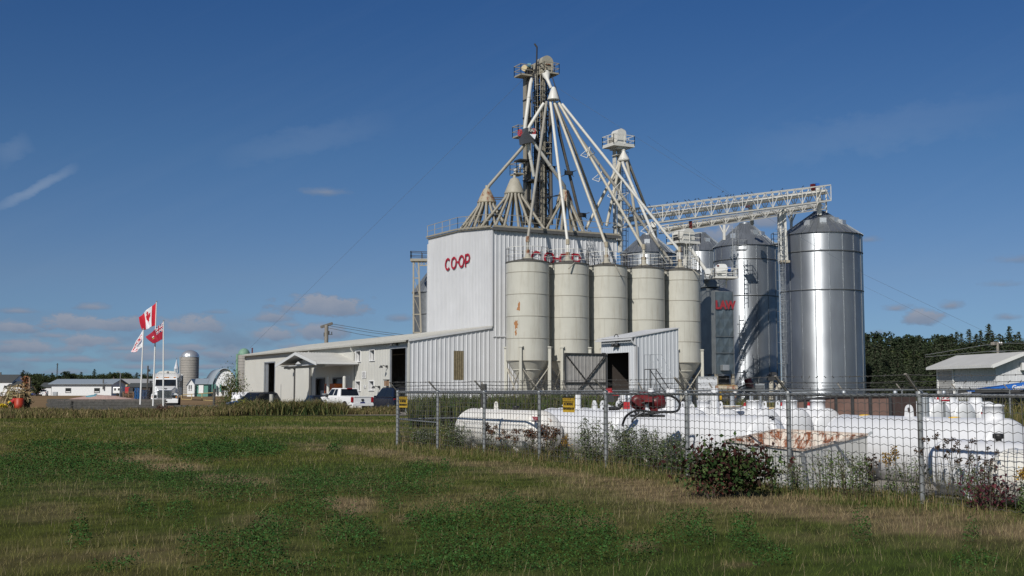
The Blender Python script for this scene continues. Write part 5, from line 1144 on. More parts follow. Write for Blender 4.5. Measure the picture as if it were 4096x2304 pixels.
q = Q(7.0, 7.9, 1.26); t = thing('rusty_pan', 'shallow white pan with rusty bolts lying on a tank in the middle row', 'lid', q); m = MB(); m.lathe(q, [(.1, -.03), (.3, .0), (.36, .04), (.36, .07), (.3, .08)], 24); m.build('pan', M['box_white'], t); m = MB(); m.lathe(q, [(.361, .03), (.366, .05), (.361, .06)], 24, caps=False); m.build('pan_rim', M['rusty_cone'], t)
# long front tank at the right and its neighbours
s0, s1 = s_at(3352, 3.2), s_at(4062, 3.2)
tF, cF = tank('longest white tank, behind the rightmost fence post, domed lid at its right end', 3.2, s0, s1, 1.285, .66, fit=(('yellow', -.33), ('lug', -.06), ('pipe', .03, .42, .085), ('yellow', .19), ('gauge', .345), ('dome', .39, .19, .26)), hd=.32)
e = cF+wdir*((s1-s0)/2-.04); m = MB(); m.tube(arc(e-UP*.25+wdir*.05, .1, 0, 360, 16, ndir, UP), .022, 6); m.build('lifting_ring', M['tank'], tF)
s0 = s_at(3735, 1.35); tank('low white tank with black capped valves, in front of the longest tank', 1.35, s0, s0+3.6, .98, .47, fit=(('cap', -.13), ('cap', .06)), hd=.75)
s0 = s_at(3975, .78); tank('cream tinted tank end at the right edge of the picture, nearest the fence', .78, s0, s0+3.2, .9, .44, M['tank_cream'], hd=.75)
gl = ['small white tank with lug and domed lid, leftmost of the far right row', 'far row tank with a plain domed lid left of the no smoking sign', 'far row tank with a domed lid right of the no smoking sign', 'second tank from the right edge in the far right row', 'rightmost far row tank, partly outside the picture']
for k in range(5):
    tank(gl[k], 17.2+1.3*k, .6, 4.2, 1.36, .57, fit=(('dome', .25, .24, .3), ('lug', -.0+.02*k), ('gauge', .1)) if k % 2 else (('lug', .02), ('dome', .28, .24, .3), ('pipe', -.15, .38)), hd=.32)
    if k: m = MB(); p = Q(3.7, 17.2+1.3*k-.3, 1.2); m.prism([p, p+V3(.25, .02, .0), p+V3(.18, .3, .08), p+V3(-.07, .3, .08)], (0, 0, .02)); tag(m.build('green_tag', M['flag_green']), ['', 'green tag on the second tank of the far right row', 'green tag on the third tank of the far right row', 'green tag on the fourth tank of the far right row', 'green tag on the last tank of the far right row'][k], 'tag')
# rusty open steel bin in front of the tanks
co = [P(3208, 1801, 21.9), P(3469, 1737, 22.9), P(3111, 1718, 25.0), P(2902, 1762, 24.1)]
ctr = sum(co, V3(0, 0, 0))/4
bn = thing('steel_bin', 'open white steel bin with rust-streaked inside in front of the tanks', 'bin', V3(ctr.x, ctr.y, 0))
low = [V3(ctr.x+(c.x-ctr.x)*.93+.08, ctr.y+(c.y-ctr.y)*.93, -.05) for c in co]
m = MB()
for i in range(4):
    a, b = co[i], co[(i+1) % 4]; m.prism([a, b, low[(i+1) % 4], low[i]], (ctr-(a+b)/2).normalized()*.012)
m.build('outer_wall', M['box_white'], bn)
m = MB(); inn = [V3(ctr.x+(c.x-ctr.x)*.97, ctr.y+(c.y-ctr.y)*.97, c.z-.01) for c in co]; il = [V3(ctr.x+(c.x-ctr.x)*.55, ctr.y+(c.y-ctr.y)*.55, c.z-.62) for c in co]
for i in range(4): m.quad(inn[i], il[i], il[(i+1) % 4], inn[(i+1) % 4])
m.quad(*il); m.build('inner_wall', M['rust_inner'], bn)
m = MB()
for i in range(4): m.bar(co[i], co[(i+1) % 4], .055, .035)
m.build('rim', M['rust_rim'], bn)
m = MB(); m.bar(co[0]+V3(.0, -.03, -.05), low[0]+V3(0, -.03, 0), .06); m.bar(co[3]+V3(-.03, 0, -.05), low[3], .06); m.build('corner_post', M['galv_flat'], bn)
m = MB(); m.bar(co[1]+V3(.02, -.02, .0), co[1]+V3(.08, -.04, .04), .05); m.build('handle', M['galv_flat'], bn)
# ------------------------------------------------------------------ red pump with its hoses on the front tank
pz = cC.z+.62; pb = P(2588, 1640, 27.2); DPp = 27.2
pm = thing('pump_unit', 'dark red transfer pump with engine sitting on the front white tank', 'pump', pb)
pp = lambda X, Y, dy=0.: P(X, Y, DPp+dy)
m = MB(); m.lathe(pp(2551, 1609), [(.08, -.12), (.17, -.1), (.17, .1), (.08, .12)], 18, mat=Matrix.Rotation(R(90), 3, 'X')); m.tube([pp(2551, 1609), pp(2552, 1578)], .07, 10); m.tube([pp(2551, 1612), pp(2562, 1634)], .07, 10); m.box(pp(2562, 1634), (.2, .2, .14)); m.build('pump_body', M['dark_red'], pm)
m = MB(); m.lathe(pp(2626, 1609), [(.1, -.2), (.16, -.17), (.16, .17), (.08, .2)], 18, mat=Matrix.Rotation(R(80), 3, 'Y')); m.tube([pp(2629, 1600), pp(2629, 1578)], .065, 10); m.tube([pp(2617, 1615), pp(2616, 1640)], .07, 10); m.box(pp(2616, 1641), (.16, .2, .1)); m.build('meter_body', M['dark_red'], pm)
m = MB(); m.box(pp(2596, 1597, -.15), (.18, .25, .12), R(-15)); m.box(pp(2574, 1582), (.18, .22, .16)); m.tube([pp(2560, 1606), pp(2600, 1606)], .05, 8); m.build('engine_cover', mat('pump_red', (.16, .016, .02), .4, var=.25, scale=8), pm)
m = MB(); m.tube([pp(2566, 1613, -.12), pp(2635, 1592, -.12)], .022, 6); m.sphere(pp(2597, 1580), (.12, .1, .07), 10); m.sphere(pp(2614, 1579), (.1, .1, .07), 10); m.box(pp(2576, 1602), (.14, .2, .14)); m.build('engine_block', M['dark'], pm)
m = MB(); m.tube([pp(2580, 1600), pp(2586, 1628)], .035, 8); m.box(pp(2585, 1622), (.14, .16, .1)); m.tube([pp(2567, 1588), pp(2578, 1600)], .03, 8); m.build('pipework', M['silver'], pm)
m = MB(); bb = V3(pb.x, DPp, cC.z+.6); m.box(bb, (.75, .5, .05)); m.build('mount_plate', M['dark'], pm)
hs = thing('fuel_hose', 'thick black hose looping from the red pump over the white tank', 'hose', pb)
def cat_(pts, k=8):
    pts = [Vector(p) for p in pts]; out = []
    for i in range(len(pts)-1):
        a, b, c, d = pts[max(i-1, 0)], pts[i], pts[i+1], pts[min(i+2, len(pts)-1)]
        for j in range(k): t = j/k; out.append(.5*((2*b)+(c-a)*t+(2*a-5*b+4*c-d)*t*t+(3*b-a-3*c+d)*t**3))
    return out+[pts[-1]]
dh = 26.7
m = MB(); m.tube(cat_([P(2655, 1584, dh), P(2680, 1583, dh), P(2707, 1597, dh), P(2720, 1617, dh), P(2712, 1640, dh), P(2696, 1647, dh-.1), P(2650, 1648, dh-.2), P(2605, 1648, dh-.2), P(2555, 1641, dh-.2), P(2530, 1647, dh-.2), P(2505, 1665, dh-.1), P(2493, 1690, dh), P(2490, 1706, dh)]), .026, 8); m.build('long_hose', M['hose'], hs)
m = MB(); m.tube(cat_([P(2540, 1643, dh-.25), P(2543, 1654, dh-.25), P(2556, 1659, dh-.3), P(2590, 1656, dh-.3), P(2640, 1650, dh-.3)]), .024, 8); m.tube(cat_([P(2556, 1659, dh-.3), P(2540, 1670, dh-.3), P(2530, 1682, dh-.3), P(2528, 1690, dh-.3)]), .022, 8)
m.tube(cat_([P(2552, 1656, dh-.2), P(2556, 1643, dh-.2)]), .02, 6); m.tube(cat_([P(2565, 1655, dh-.2), P(2576, 1650, dh-.2), P(2577, 1642, dh-.2)]), .02, 6); m.build('short_hose', M['hose'], hs)
# second red engine further back and red nozzle
t = thing('pump_unit', 'small bright red engine with white pipes standing behind the tanks by the shed door', 'pump', P(2450, 1600, 40)); D = 40
m = MB(); m.box(P(2459, 1576, D), (.22, .3, .1), .2); m.box(P(2436, 1557, D), (.12, .2, .08), .3); m.sphere(P(2438, 1580, D), (.14, .14, .2), 10); m.build('engine_cover', M['red'], t); m = MB(); m.box(P(2440, 1590, D), (.25, .3, .3)); m.bar(P(2443, 1570, D), P(2443, 1608, D), .04); m.build('engine_block', M['dark'], t)
m = MB(); m.tube([P(2477, 1571, D), P(2478, 1603, D)], .055, 10); m.tube([P(2494, 1571, D), P(2496, 1606, D)], .08, 10); m.build('white_pipe', M['tank'], t)
t = thing('hose_nozzle', 'red hose nozzle with black handle lying on the broad white tank', 'nozzle', P(2490, 1625, 29.5)); D = 29.5
m = MB(); m.box(P(2505, 1622, D), (.16, .16, .17)); m.build('nozzle_body', M['red'], t); m = MB(); m.tube(cat_([P(2493, 1612, D), P(2482, 1620, D), P(2476, 1632, D), P(2450, 1634, D), P(2434, 1634, D)]), .045, 8); m.tube([P(2424, 1636, D), P(2410, 1634, D)], .03, 6); m.build('hose_end', M['hose'], t)
# ------------------------------------------------------------------ brown stake-side panel, trailer
t = thing('trailer_side', 'long rusty brown stake-sided trailer box standing behind the tanks', 'trailer', P(3350, 1650, 38)); D = 37.5
cs = [P(3130, 1606, 39.5), P(3345, 1586, 38), P(3562, 1583, 36.2)]; dep = V3(1.3, 1.6, 0)
def zb(X, D): return P(X, 1651, D).z
m = MB(); lowp = [V3(c.x, c.y, .45) for c in cs]
for (a, b), (c, d) in zip(zip(cs[:-1], cs[1:]), zip(lowp[:-1], lowp[1:])): m.prism([a, b, d, c], dep.normalized()*.05)
m.prism([cs[2], cs[2]+dep, lowp[2]+dep, lowp[2]], V3(-.05, 0, 0)); m.build('side_panel', M['brown_panel'], t)
m = MB()
for a, b in zip(cs[:-1], cs[1:]): m.bar(a-dep.normalized()*.03, b-dep.normalized()*.03, .06, .06)
for X, f in ((3136, 0), (3230, .22), (3340, .5), (3412, .66), (3482, .82), (3560, 1)):
    q = cs[0].lerp(cs[1], f*2) if f < .5 else cs[1].lerp(cs[2], f*2-1); m.bar(q-dep.normalized()*.05, V3(q.x, q.y, .45)-dep.normalized()*.05, .07)
m.bar(lowp[0]-dep.normalized()*.04, lowp[2]-dep.normalized()*.04, .08); m.build('stake', M['dark'], t)
m = MB(); 
for f in (.3, .7): q = lowp[0].lerp(lowp[2], f)+dep*.4; m.lathe(q-UP*.1, [(.34, -.1), (.34, .1)], 16, mat=Matrix.Rotation(R(90), 3, 'X'))
m.build('wheel', M['rubber'], t)
t = thing('mesh_panel', 'dark expanded-metal panel standing behind the tanks in front of the big silos', 'panel', P(3120, 1610, 41)); D = 41
m = MB(); a, b = P(3042, 1572, D), P(3232, 1570, D); zb_ = P(3042, 1606, D).z; mesh_panel(m, V3(a.x, a.y, zb_), V3(b.x, b.y, zb_), 0, a.z-zb_, .09, .06, r=.008); m.build('metal_mesh', M['dark'], t)
m = MB(); m.bar(a, b, .05); m.bar(V3(a.x, a.y, zb_), V3(b.x, b.y, zb_), .05)
for f in (0, .33, .66, 1): q = a.lerp(b, f); m.bar(q, V3(q.x, q.y, .1), .05)
m.build('panel_frame', M['galv_flat'], t)
# no smoking sign at the far side
D = 39.5; a, b = P(3762, 1578, D), P(3799, 1608, D); c = (a+b)/2; wd, h = b.x-a.x, a.z-b.z
t = thing('no_smoking_sign', 'white sign with two red prohibition rings reading NO SMOKING behind the far tanks', 'sign', c)
m = MB(); m.box(c+V3(0, .03, 0), (wd, .03, h)); m.build('plate', M['window_white'], t)
m = MB()
for sx in (-.25, .25):
    q = c+V3(sx*wd, -.0, h*.2); m.tube(arc(q, wd*.17, 0, 360, 18, V3(1, 0, 0), UP), wd*.03, 5); k = wd*.12; m.bar(q+V3(-k, 0, k), q+V3(k, 0, -k), wd*.05)
m.build('ring', M['sign_red'], t)
text_mesh('NO SMOKING', wd*.19, c+V3(0, -.0, -h*.28), (1, 0, 0), UP, t, M['sign_red'], bold=.006, sx=.8)
m = MB(); m.bar(V3(c.x, c.y+.1, c.z+h*.4), V3(c.x, c.y+.1, 0), .06); m.build('sign_post', M['galv'], t)
# ------------------------------------------------------------------ vehicles (built facing +x, then placed)
def frustum(m, x0, x3, x1, x2, z0, z1, w0, w1, mi=0):
    vs = [(x0, -w0, z0), (x3, -w0, z0), (x3, w0, z0), (x0, w0, z0), (x1, -w1, z1), (x2, -w1, z1), (x2, w1, z1), (x1, w1, z1)]
    m.add(vs, [(3, 2, 1, 0), (4, 5, 6, 7), (0, 1, 5, 4), (1, 2, 6, 5), (2, 3, 7, 6), (3, 0, 4, 7)], mi); return [Vector(v) for v in vs]
def pane(m, a, b, c, d, inset=.12, out=.008, edge=(.1, .1, .1, .1)):
    a, b, c, d = map(Vector, (a, b, c, d)); n = (b-a).cross(d-a).normalized()
    def bl(u, v): return a*(1-u)*(1-v)+b*u*(1-v)+c*u*v+d*(1-u)*v
    l, r_, bt_, tp = edge; q = [bl(l, bt_), bl(1-r_, bt_), bl(1-r_, 1-tp), bl(l, 1-tp)]
    m.prism([x-n*.02 for x in q], n*(out+.02))
def wheels(t, xs, y, r, w_=.26, sides=(-1, 1), rim=M['chrome']):
    for x in xs:
        for s in sides:
            rot = Matrix.Rotation(R(90), 3, 'X'); c = V3(x, s*y, r); m = MB(); m.lathe(c, [(r*.6, -w_/2), (r*.95, -w_/2), (r, -w_*.3), (r, w_*.3), (r*.95, w_/2), (r*.6, w_/2)], 24, mat=rot, caps=False); m.lathe(c, [(.02, 0), (r*.6, 0)], 16, mat=rot); o = m.build('wheel', M['rubber'], t)
            m = MB(); m.lathe(c+V3(0, s*w_*.35, 0), [(.03, -.02), (r*.58, -.03), (r*.62, .03), (.05, .03)], 14, mat=rot); m.build('rim', rim, o)
def pickup(name, label, paint, logo=True, group=None):
    t = thing(name, label, 'pickup truck', (0, 0, 0), group)
    m = MB(); prof = [(-2.9, .62), (-2.15, .55), (-1.25, .55), (1.4, .5), (2.3, .5), (2.85, .55), (2.9, .9), (2.8, 1.12), (2.4, 1.2), (1.25, 1.27), (-.95, 1.27), (-2.88, 1.27)]
    m.prism([(x, 1.0, z) for x, z in prof], (0, -2.0, 0)); m.build('body', paint, t, bevel=.05)
    m = MB(); v = frustum(m, -.95, 1.35, -.72, .62, 1.25, 1.93, .97, .8); m.build('cab', paint, t, bevel=.06)
    m = MB(); pane(m, v[3], v[0], v[4], v[7], edge=(.07, .07, .12, .1)); m.build('rear_window', M['glass'], t)
    m = MB(); pane(m, v[1], v[2], v[6], v[5], edge=(.06, .06, .1, .08)); m.build('windscreen', M['glass'], t)
    for a, b, c, d in ((v[0], v[1], v[5], v[4]), (v[2], v[3], v[7], v[6])):
        m = MB(); pane(m, a, b, c, d, edge=(.08, .52, .14, .12)); m.build('side_window', M['glass'], t)
        m = MB(); pane(m, a, b, c, d, edge=(.53, .2, .14, .12)); m.build('side_window', M['glass'], t)
    m = MB(); m.box((-1.9, 0, 1.22), (1.8, 1.7, .1)); m.build('bed_floor', M['dark'], t)
    m = MB(); m.box((-2.9, 0, 1.0), (.05, 1.55, .5)); m.bar((-2.93, -.78, 1.25), (-2.93, .78, 1.25), .06); m.build('tailgate', paint, t, bevel=.02)
    if logo: m = MB(); m.prism([(-2.935, y, z) for y, z in ((-.1, 1.08), (.1, 1.08), (.13, .98), (.06, .9), (0, .85), (-.06, .9), (-.13, .98))], (-.02, 0, 0)); m.build('emblem', M['dark'], t)
    for s in (-1, 1):
        m = MB(); m.box((-2.87, s*.9, 1.02), (.12, .2, .42)); m.build('tail_lamp', M['tail_red'], t, bevel=.02)
        m = MB(); m.box((.95, s*1.08, 1.32), (.12, .22, .24)); m.bar((1.0, s*.95, 1.28), (.96, s*1.05, 1.3), .05); m.build('mirror', M['dark'], t, bevel=.03)
        m = MB(); m.box((2.84, s*.8, .95), (.1, .3, .22)); m.build('headlamp', M['chrome'], t)
        m = MB()
        for x in (-.85, .35, .3): m.box((x+.45, s*1.01, 1.08), (.2, .02, .04))
        for x in (-.93, .22, 1.25): m.box((x, s*1.003, .9), (.012, .01, .68))
        m.box((1.5, s*1.005, .95), (.5, .012, .045)); m.build('door_trim', M['dark'], t)
        for x in (-1.85, 1.9):
            m = MB(); m.lathe((x, s*.99, .42), [(.05, -.03), (.5, -.03), (.5, .025), (.05, .025)], 20, mat=Matrix.Rotation(R(90), 3, 'X')); m.build('wheel_arch', M['black'], t)
    m = MB(); m.box((-2.98, 0, .62), (.16, 1.9, .2)); m.build('rear_bumper', paint if paint is M['car_white'] else M['dark'], t, bevel=.03)
    m = MB(); m.box((-2.95, 0, .78), (.03, .4, .12)); m.build('number_plate', M['cloth_blue'], t)
    m = MB(); m.box((-.84, 0, 1.9), (.06, .45, .07)); m.build('brake_lamp', M['tail_red'], t)
    wheels(t, (-1.85, 1.9), .88, .41); return t
def car(name, label, paint, L=4.6, H=1.5, suv=False, cat='car', group=None):
    t = thing(name, label, cat, (0, 0, 0), group); h = L/2; hb = H*.58
    m = MB(); prof = [(-h, .45), (-h*.97, hb*.95), (-h*.86, hb*1.0), (h*.45, hb*1.03), (h*.9, hb*.86), (h, .6), (h*.98, .35), (-h*.9, .3)]
    m.prism([(x, .9, z) for x, z in prof], (0, -1.8, 0)); m.build('body', paint, t, bevel=.08)
    m = MB(); v = frustum(m, -h*(.95 if suv else .8), h*.42, -h*(.82 if suv else .42), h*.05, hb, H, .87, .66); m.build('roof', paint, t, bevel=.07)
    m = MB(); pane(m, v[3], v[0], v[4], v[7], edge=(.08, .08, .12, .12)); m.build('rear_window', M['glass'], t)
    m = MB(); pane(m, v[1], v[2], v[6], v[5], edge=(.06, .06, .08, .08)); m.build('windscreen', M['glass'], t)
    for a, b, c, d in ((v[0], v[1], v[5], v[4]), (v[2], v[3], v[7], v[6])):
        m = MB(); pane(m, a, b, c, d, edge=(.1, .52, .1, .14)); m.build('side_window', M['glass'], t); m = MB(); pane(m, a, b, c, d, edge=(.52, .12, .1, .14)); m.build('side_window', M['glass'], t)
    for s in (-1, 1):
        m = MB(); m.box((-h*.95, s*.75, hb*.85), (.12, .22, .2)); m.build('tail_lamp', M['tail_red'], t, bevel=.02)
        m = MB(); m.box((h*.93, s*.7, hb*.75), (.15, .3, .15)); m.build('headlamp', M['chrome'], t, bevel=.02)
        m = MB(); m.box((h*.3, s*.98, hb*1.08), (.12, .18, .14)); m.build('mirror', paint, t, bevel=.02)
    if suv:
        m = MB()
        for s in (-1, 1): m.bar((-h*.75, s*.6, H+.04), (0, s*.6, H+.04), .05)
        m.build('roof_rail', M['dark'], t)
    wheels(t, (-h*.62, h*.62), .82, .36); return t
def face(rx, ry): return math.atan2(ry, rx)
t = pickup('pickup_truck', 'white pickup truck parked before the warehouse with its tailgate toward us', M['car_white'])
g = P(1449, 1640, 95); hd_ = V3(-math.sin(R(37)), math.cos(R(37)), 0); place(t, V3(g.x, 95, .02)+hd_*2.9, face(hd_.x, hd_.y))
t = car('suv', 'dark navy sport utility vehicle parked right of the white pickup', M['car_navy'], 5.0, 1.93, True, 'car'); g = P(1527, 1600, 95); place(t, V3(g.x, 101, .05), face(-.55, .85)); 
t = car('car', 'shiny black car half hidden by the tall weeds near the warehouse corner', M['car_black'], 4.8, 1.52, True); g = P(1012, 1600, 97); place(t, V3(g.x, 97.5, .06), face(-.52, -.85))
t = car('car', 'dark low car seen only as a roof above the weeds before the canopy', M['car_black'], 4.5, 1.42); g = P(1210, 1600, 93); place(t, V3(g.x, 99.5, -.05), face(-.5, .86))
t = car('car', 'small blue car parked by the far houses', M['car_blue'], 4.2, 1.42); g = P(139, 1580, 375); place(t, V3(g.x, 375, 0), face(.2, -.98))
t = pickup('pickup_truck', 'tiny white pickup parked beside the long white building', M['car_white'], False); g = P(175, 1580, 372); place(t, V3(g.x, 372, 0), face(-.25, .97))
# dump truck
dt = thing('dump_truck', 'white dump truck with chrome grille facing us behind the flagpoles', 'truck', (0, 0, 0))
m = MB(); v = frustum(m, -1.1, .75, -1.05, .45, 1.5, 2.92, 1.12, 1.05); m.build('cab', M['car_white'], dt, bevel=.08)
m = MB(); pane(m, v[1], v[2], v[6], v[5], edge=(.06, .06, .42, .1)); o = m.build('windscreen', M['glass'], dt)
for s, q in ((-1, (v[0], v[1], v[5], v[4])), (1, (v[2], v[3], v[7], v[6]))): m = MB(); pane(m, *q, edge=(.15, .15, .5, .14)); m.build('side_window', M['glass'], dt)
m = MB(); m.add([(.4, -1.05, 1.0), (2.55, -.72, 1.0), (2.55, .72, 1.0), (.4, 1.05, 1.0), (.4, -1.0, 2.2), (2.35, -.66, 1.82), (2.35, .66, 1.82), (.4, 1.0, 2.2)], [(3, 2, 1, 0), (4, 5, 6, 7), (0, 1, 5, 4), (1, 2, 6, 5), (2, 3, 7, 6), (3, 0, 4, 7)]); m.build('bonnet', M['car_white'], dt, bevel=.1)
for s in (-1, 1):
    m = MB(); m.add([(1.0, s*.7, .75), (2.5, s*.66, .85), (2.5, s*1.22, .85), (1.0, s*1.25, .75), (.9, s*.7, 1.5), (2.3, s*.66, 1.5), (2.25, s*1.2, 1.42), (1.0, s*1.24, 1.4)], [(3, 2, 1, 0), (4, 5, 6, 7), (0, 1, 5, 4), (1, 2, 6, 5), (2, 3, 7, 6), (3, 0, 4, 7)]); m.build('mudguard', M['car_white'], dt, bevel=.08)
    m = MB(); m.box((2.48, s*.93, 1.17), (.12, .42, .25)); h_ = m.build('headlamp', M['glass'], dt, bevel=.03); m = MB(); m.box((2.53, s*1.08, 1.12), (.05, .12, .12)); m.build('indicator', M['amber'], h_); m = MB(); m.box((2.52, s*.93, 1.33), (.07, .46, .05)); m.build('lamp_trim', M['chrome'], h_)
    m = MB(); m.box((.35, s*1.4, 2.35), (.12, .22, .62)); m.bar((.4, s*1.05, 2.6), (.35, s*1.35, 2.6), .05); m.bar((.4, s*1.05, 2.1), (.35, s*1.35, 2.1), .05); m.build('mirror', M['dark'], dt)
    m = MB(); m.tube([(-1.25, s*1.1, 1.2), (-1.25, s*1.1, 3.1)], .1, 10); m.build('exhaust_stack', M['chrome'], dt)
m = MB(); m.box((2.5, 0, 1.38), (.14, 1.34, .82)); m.build('grille_frame', M['chrome'], dt, bevel=.06)
m = MB(); m.box((2.53, 0, 1.38), (.12, 1.2, .7)); g_ = m.build('grille', M['black'], dt)
for k in range(11): m = MB(); m.box((2.6, -.55+.11*k, 1.38), (.05, .03, .7)); m.build('grille_bar', M['chrome'], g_)
m = MB(); m.prism([(2.5, y, z) for y, z in ((-.26, 1.95), (.26, 1.95), (.16, 1.82), (.06, 1.82), (0, 1.88), (-.06, 1.82), (-.16, 1.82))], (.06, 0, 0)); m.build('emblem', M['dark'], dt)
m = MB(); m.box((2.62, 0, .75), (.22, 2.5, .38)); m.build('bumper', M['car_white'], dt, bevel=.04)
m = MB(); m.box((2.4, 0, .45), (.3, 2.2, .3)); m.box((-2.5, 0, .75), (6.5, .9, .35)); m.build('chassis', M['dark'], dt)
m = MB()
for y in (-.8, -.2, 0, .2, .8): m.box((.35, y, 2.98), (.14, .18, .08))
m.build('marker_lamp', M['amber'], dt)
m = MB(); m.add([(-1.3, -1.28, 1.25), (-6.2, -1.28, 1.25), (-6.2, 1.28, 1.25), (-1.3, 1.28, 1.25), (-1.15, -1.3, 3.3), (-6.2, -1.3, 3.3), (-6.2, 1.3, 3.3), (-1.15, 1.3, 3.3)], [(0, 1, 2, 3), (7, 6, 5, 4), (4, 5, 1, 0), (5, 6, 2, 1), (6, 7, 3, 2), (7, 4, 0, 3)]); m.build('dump_box', M['car_white'], dt, bevel=.04)
m = MB(); m.add([(-1.15, -1.3, 3.3), (-.6, -1.15, 2.95), (-.6, 1.15, 2.95), (-1.15, 1.3, 3.3), (-1.15, -1.3, 3.38), (-.35, -1.28, 3.34), (-.35, 1.28, 3.34), (-1.15, 1.3, 3.38)], [(3, 2, 1, 0), (4, 5, 6, 7), (0, 1, 5, 4), (1, 2, 6, 5), (2, 3, 7, 6), (3, 0, 4, 7)])
m.build('cab_guard', M['car_white'], dt)
m = MB(); pts = [(-1.4, -.95, 3.4), (-1.4, -.7, 3.58), (-1.4, 0, 3.66), (-1.4, .7, 3.58), (-1.4, .95, 3.4)]; m.prism(pts, (-4.6, 0, 0)); m.tube([(-1.35, 0, 3.5), (-1.3, 0, 3.62)], .1, 10); m.build('tarp_cover', M['spout_white'], dt)
m = MB()
for x in (-1.8, -2.8, -3.8, -4.8, -5.8): m.box((x, 1.33, 2.3), (.12, .1, 2.0))
m.build('box_rib', M['car_white'], dt)
m = MB(); m.box((-3.6, 1.42, 2.1), (.4, .06, 2.3)); m.build('side_ladder', M['dark'], dt)
wheels(dt, (1.75, -3.4, -4.7), 1.02, .52, .34)
g = P(672, 1620, 113); place(dt, V3(g.x-.95, 115.5, .02), face(.23, -.97))
# ------------------------------------------------------------------ flagpoles and flags
GF = 'flagpoles behind the timber bed'
def pole(label, X0, Y0, X1, Y1, D, r=.075):
    a, b = P(X0, Y0, D), P(X1, Y1, D); a = a+(a-b).normalized()*.6; t = thing('flagpole', label, 'flagpole', a, GF); m = MB(); m.tube([a, a.lerp(b, .5), b], [r, r*.85, r*.6], 10); m.build('pole', M['white_paint'], t); m = MB(); m.sphere(b+UP*.04, .07, 8); m.build('finial', M['galv'], t); return b
pole('left white flagpole carrying the white co-op flag', 562, 1590, 574, 1318, 104); pole('tallest white flagpole, in the middle, carrying the Canadian flag', 613, 1596, 626, 1208, 104.5); pole('right white flagpole carrying the dark red ensign', 653, 1597, 654, 1285, 104)
def flag(name, label, corners, D, paint, mats, nx=48, ny=28, wave=.16, ph=0., fold=None):
    """corners: hoist top, hoist bottom, fly bottom, fly top as pixels; paint(u, v) gives the material of each cell"""
    c = [P(X, Y, D) for X, Y in corners]; vs = []; fs = []; mi = []
    for j in range(ny+1):
        for i in range(nx+1):
            u, v = i/nx, j/ny
            p = c[0]*(1-u)*(1-v)+c[3]*u*(1-v)+c[2]*u*v+c[1]*(1-u)*v
            p = p+V3(.25, 1, 0)*(wave*u**.6*math.sin(u*9+v*2.2+ph))+UP*(.05*u*math.sin(u*11+v*3))
            if fold: p = p+fold(u, v)
            vs.append(p)
    for j in range(ny):
        for i in range(nx): a = j*(nx+1)+i; fs.append((a, a+1, a+nx+2, a+nx+1)); mi.append(paint((i+.5)/nx, (j+.5)/ny))
    m = MB(); m.v = [tuple(v) for v in vs]; m.f = [list(f) for f in fs]; m.mi = mi; m.sm = [True]*len(fs); o = m.build(name, mats); tag(o, label, 'flag'); s = o.modifiers.new('cloth', 'SOLIDIFY'); s.thickness = .012; return o
LEAF = [(0, 1), (.12, .74), (.3, .82), (.22, .36), (.42, .58), (.47, .46), (.74, .5), (.64, .26), (.75, .18), (.34, -.2), (.4, -.36), (.05, -.3), (.06, -.68)]
LEAF = LEAF+[(-x, y) for x, y in LEAF[::-1]]
def inpoly(x, y, pl):
    r = False
    for (x1, y1), (x2, y2) in zip(pl, pl[1:]+pl[:1]):
        if (y1 > y) != (y2 > y) and x < (x2-x1)*(y-y1)/(y2-y1)+x1: r = not r
    return r
flag('canadian_flag', 'red and white Canadian maple leaf flag streaming left from the tallest pole', [(624, 1211), (620, 1302), (572, 1322), (556, 1266)], 104.5, lambda u, v: 0 if (u < .25 or u > .75) else (0 if inpoly((u-.5)/.27, (.5-v)/.46, LEAF) else 1), [M['cloth_red'], M['cloth_white']], 64, 40, .2, .5)
def ensign(u, v):
    if u < .5 and v < .5:
        x, y = u*2-.5, v*2-.5
        if abs(y) < .1 or abs(x) < .06: return 0
        if abs(y) < .17 or abs(x) < .1: return 1
        d = abs(abs(x)-abs(y))
        return 0 if d < .05 else (1 if d < .14 else 2)
    if .7 < u < .79 and .38 < v < .6: return 1 if v < .44 else (3 if v < .52 else 4)
    return 0
flag('ontario_flag', 'dark red ensign with a Union Jack corner on the right flagpole', [(652, 1289), (650, 1357), (611, 1376), (586, 1345)], 104, ensign, [M['cloth_dred'], M['cloth_white'], M['cloth_blue'], M['flag_green'], M['gold']], 60, 40, .18, 1.4)
def seg_d(x, y, pts):
    best = 9
    for (x1, y1), (x2, y2) in zip(pts[:-1], pts[1:]):
        dx, dy = x2-x1, y2-y1; t = max(0, min(1, ((x-x1)*dx+(y-y1)*dy)/(dx*dx+dy*dy+1e-9))); best = min(best, math.hypot(x-x1-dx*t, y-y1-dy*t))
    return best
def ringpts(cx, cy, rx, ry, a0, a1): return [(cx+rx*math.cos(R(a0+(a1-a0)*k/16)), cy+ry*math.sin(R(a0+(a1-a0)*k/16))) for k in range(17)]
RED_ST = [ringpts(.19, .27, .09, .13, 140, -140), ringpts(.42, .27, .1, .13, 0, 360), [(.56, .27), (.6, .27)], ringpts(.71, .27, .08, .13, 0, 360), [(.86, .4), (.86, .14), (.95, .14), (.97, .22), (.93, .28), (.86, .28)], [(.6, .8), (.95, .55), (.98, .85), (.7, .95), (.6, .8)]]
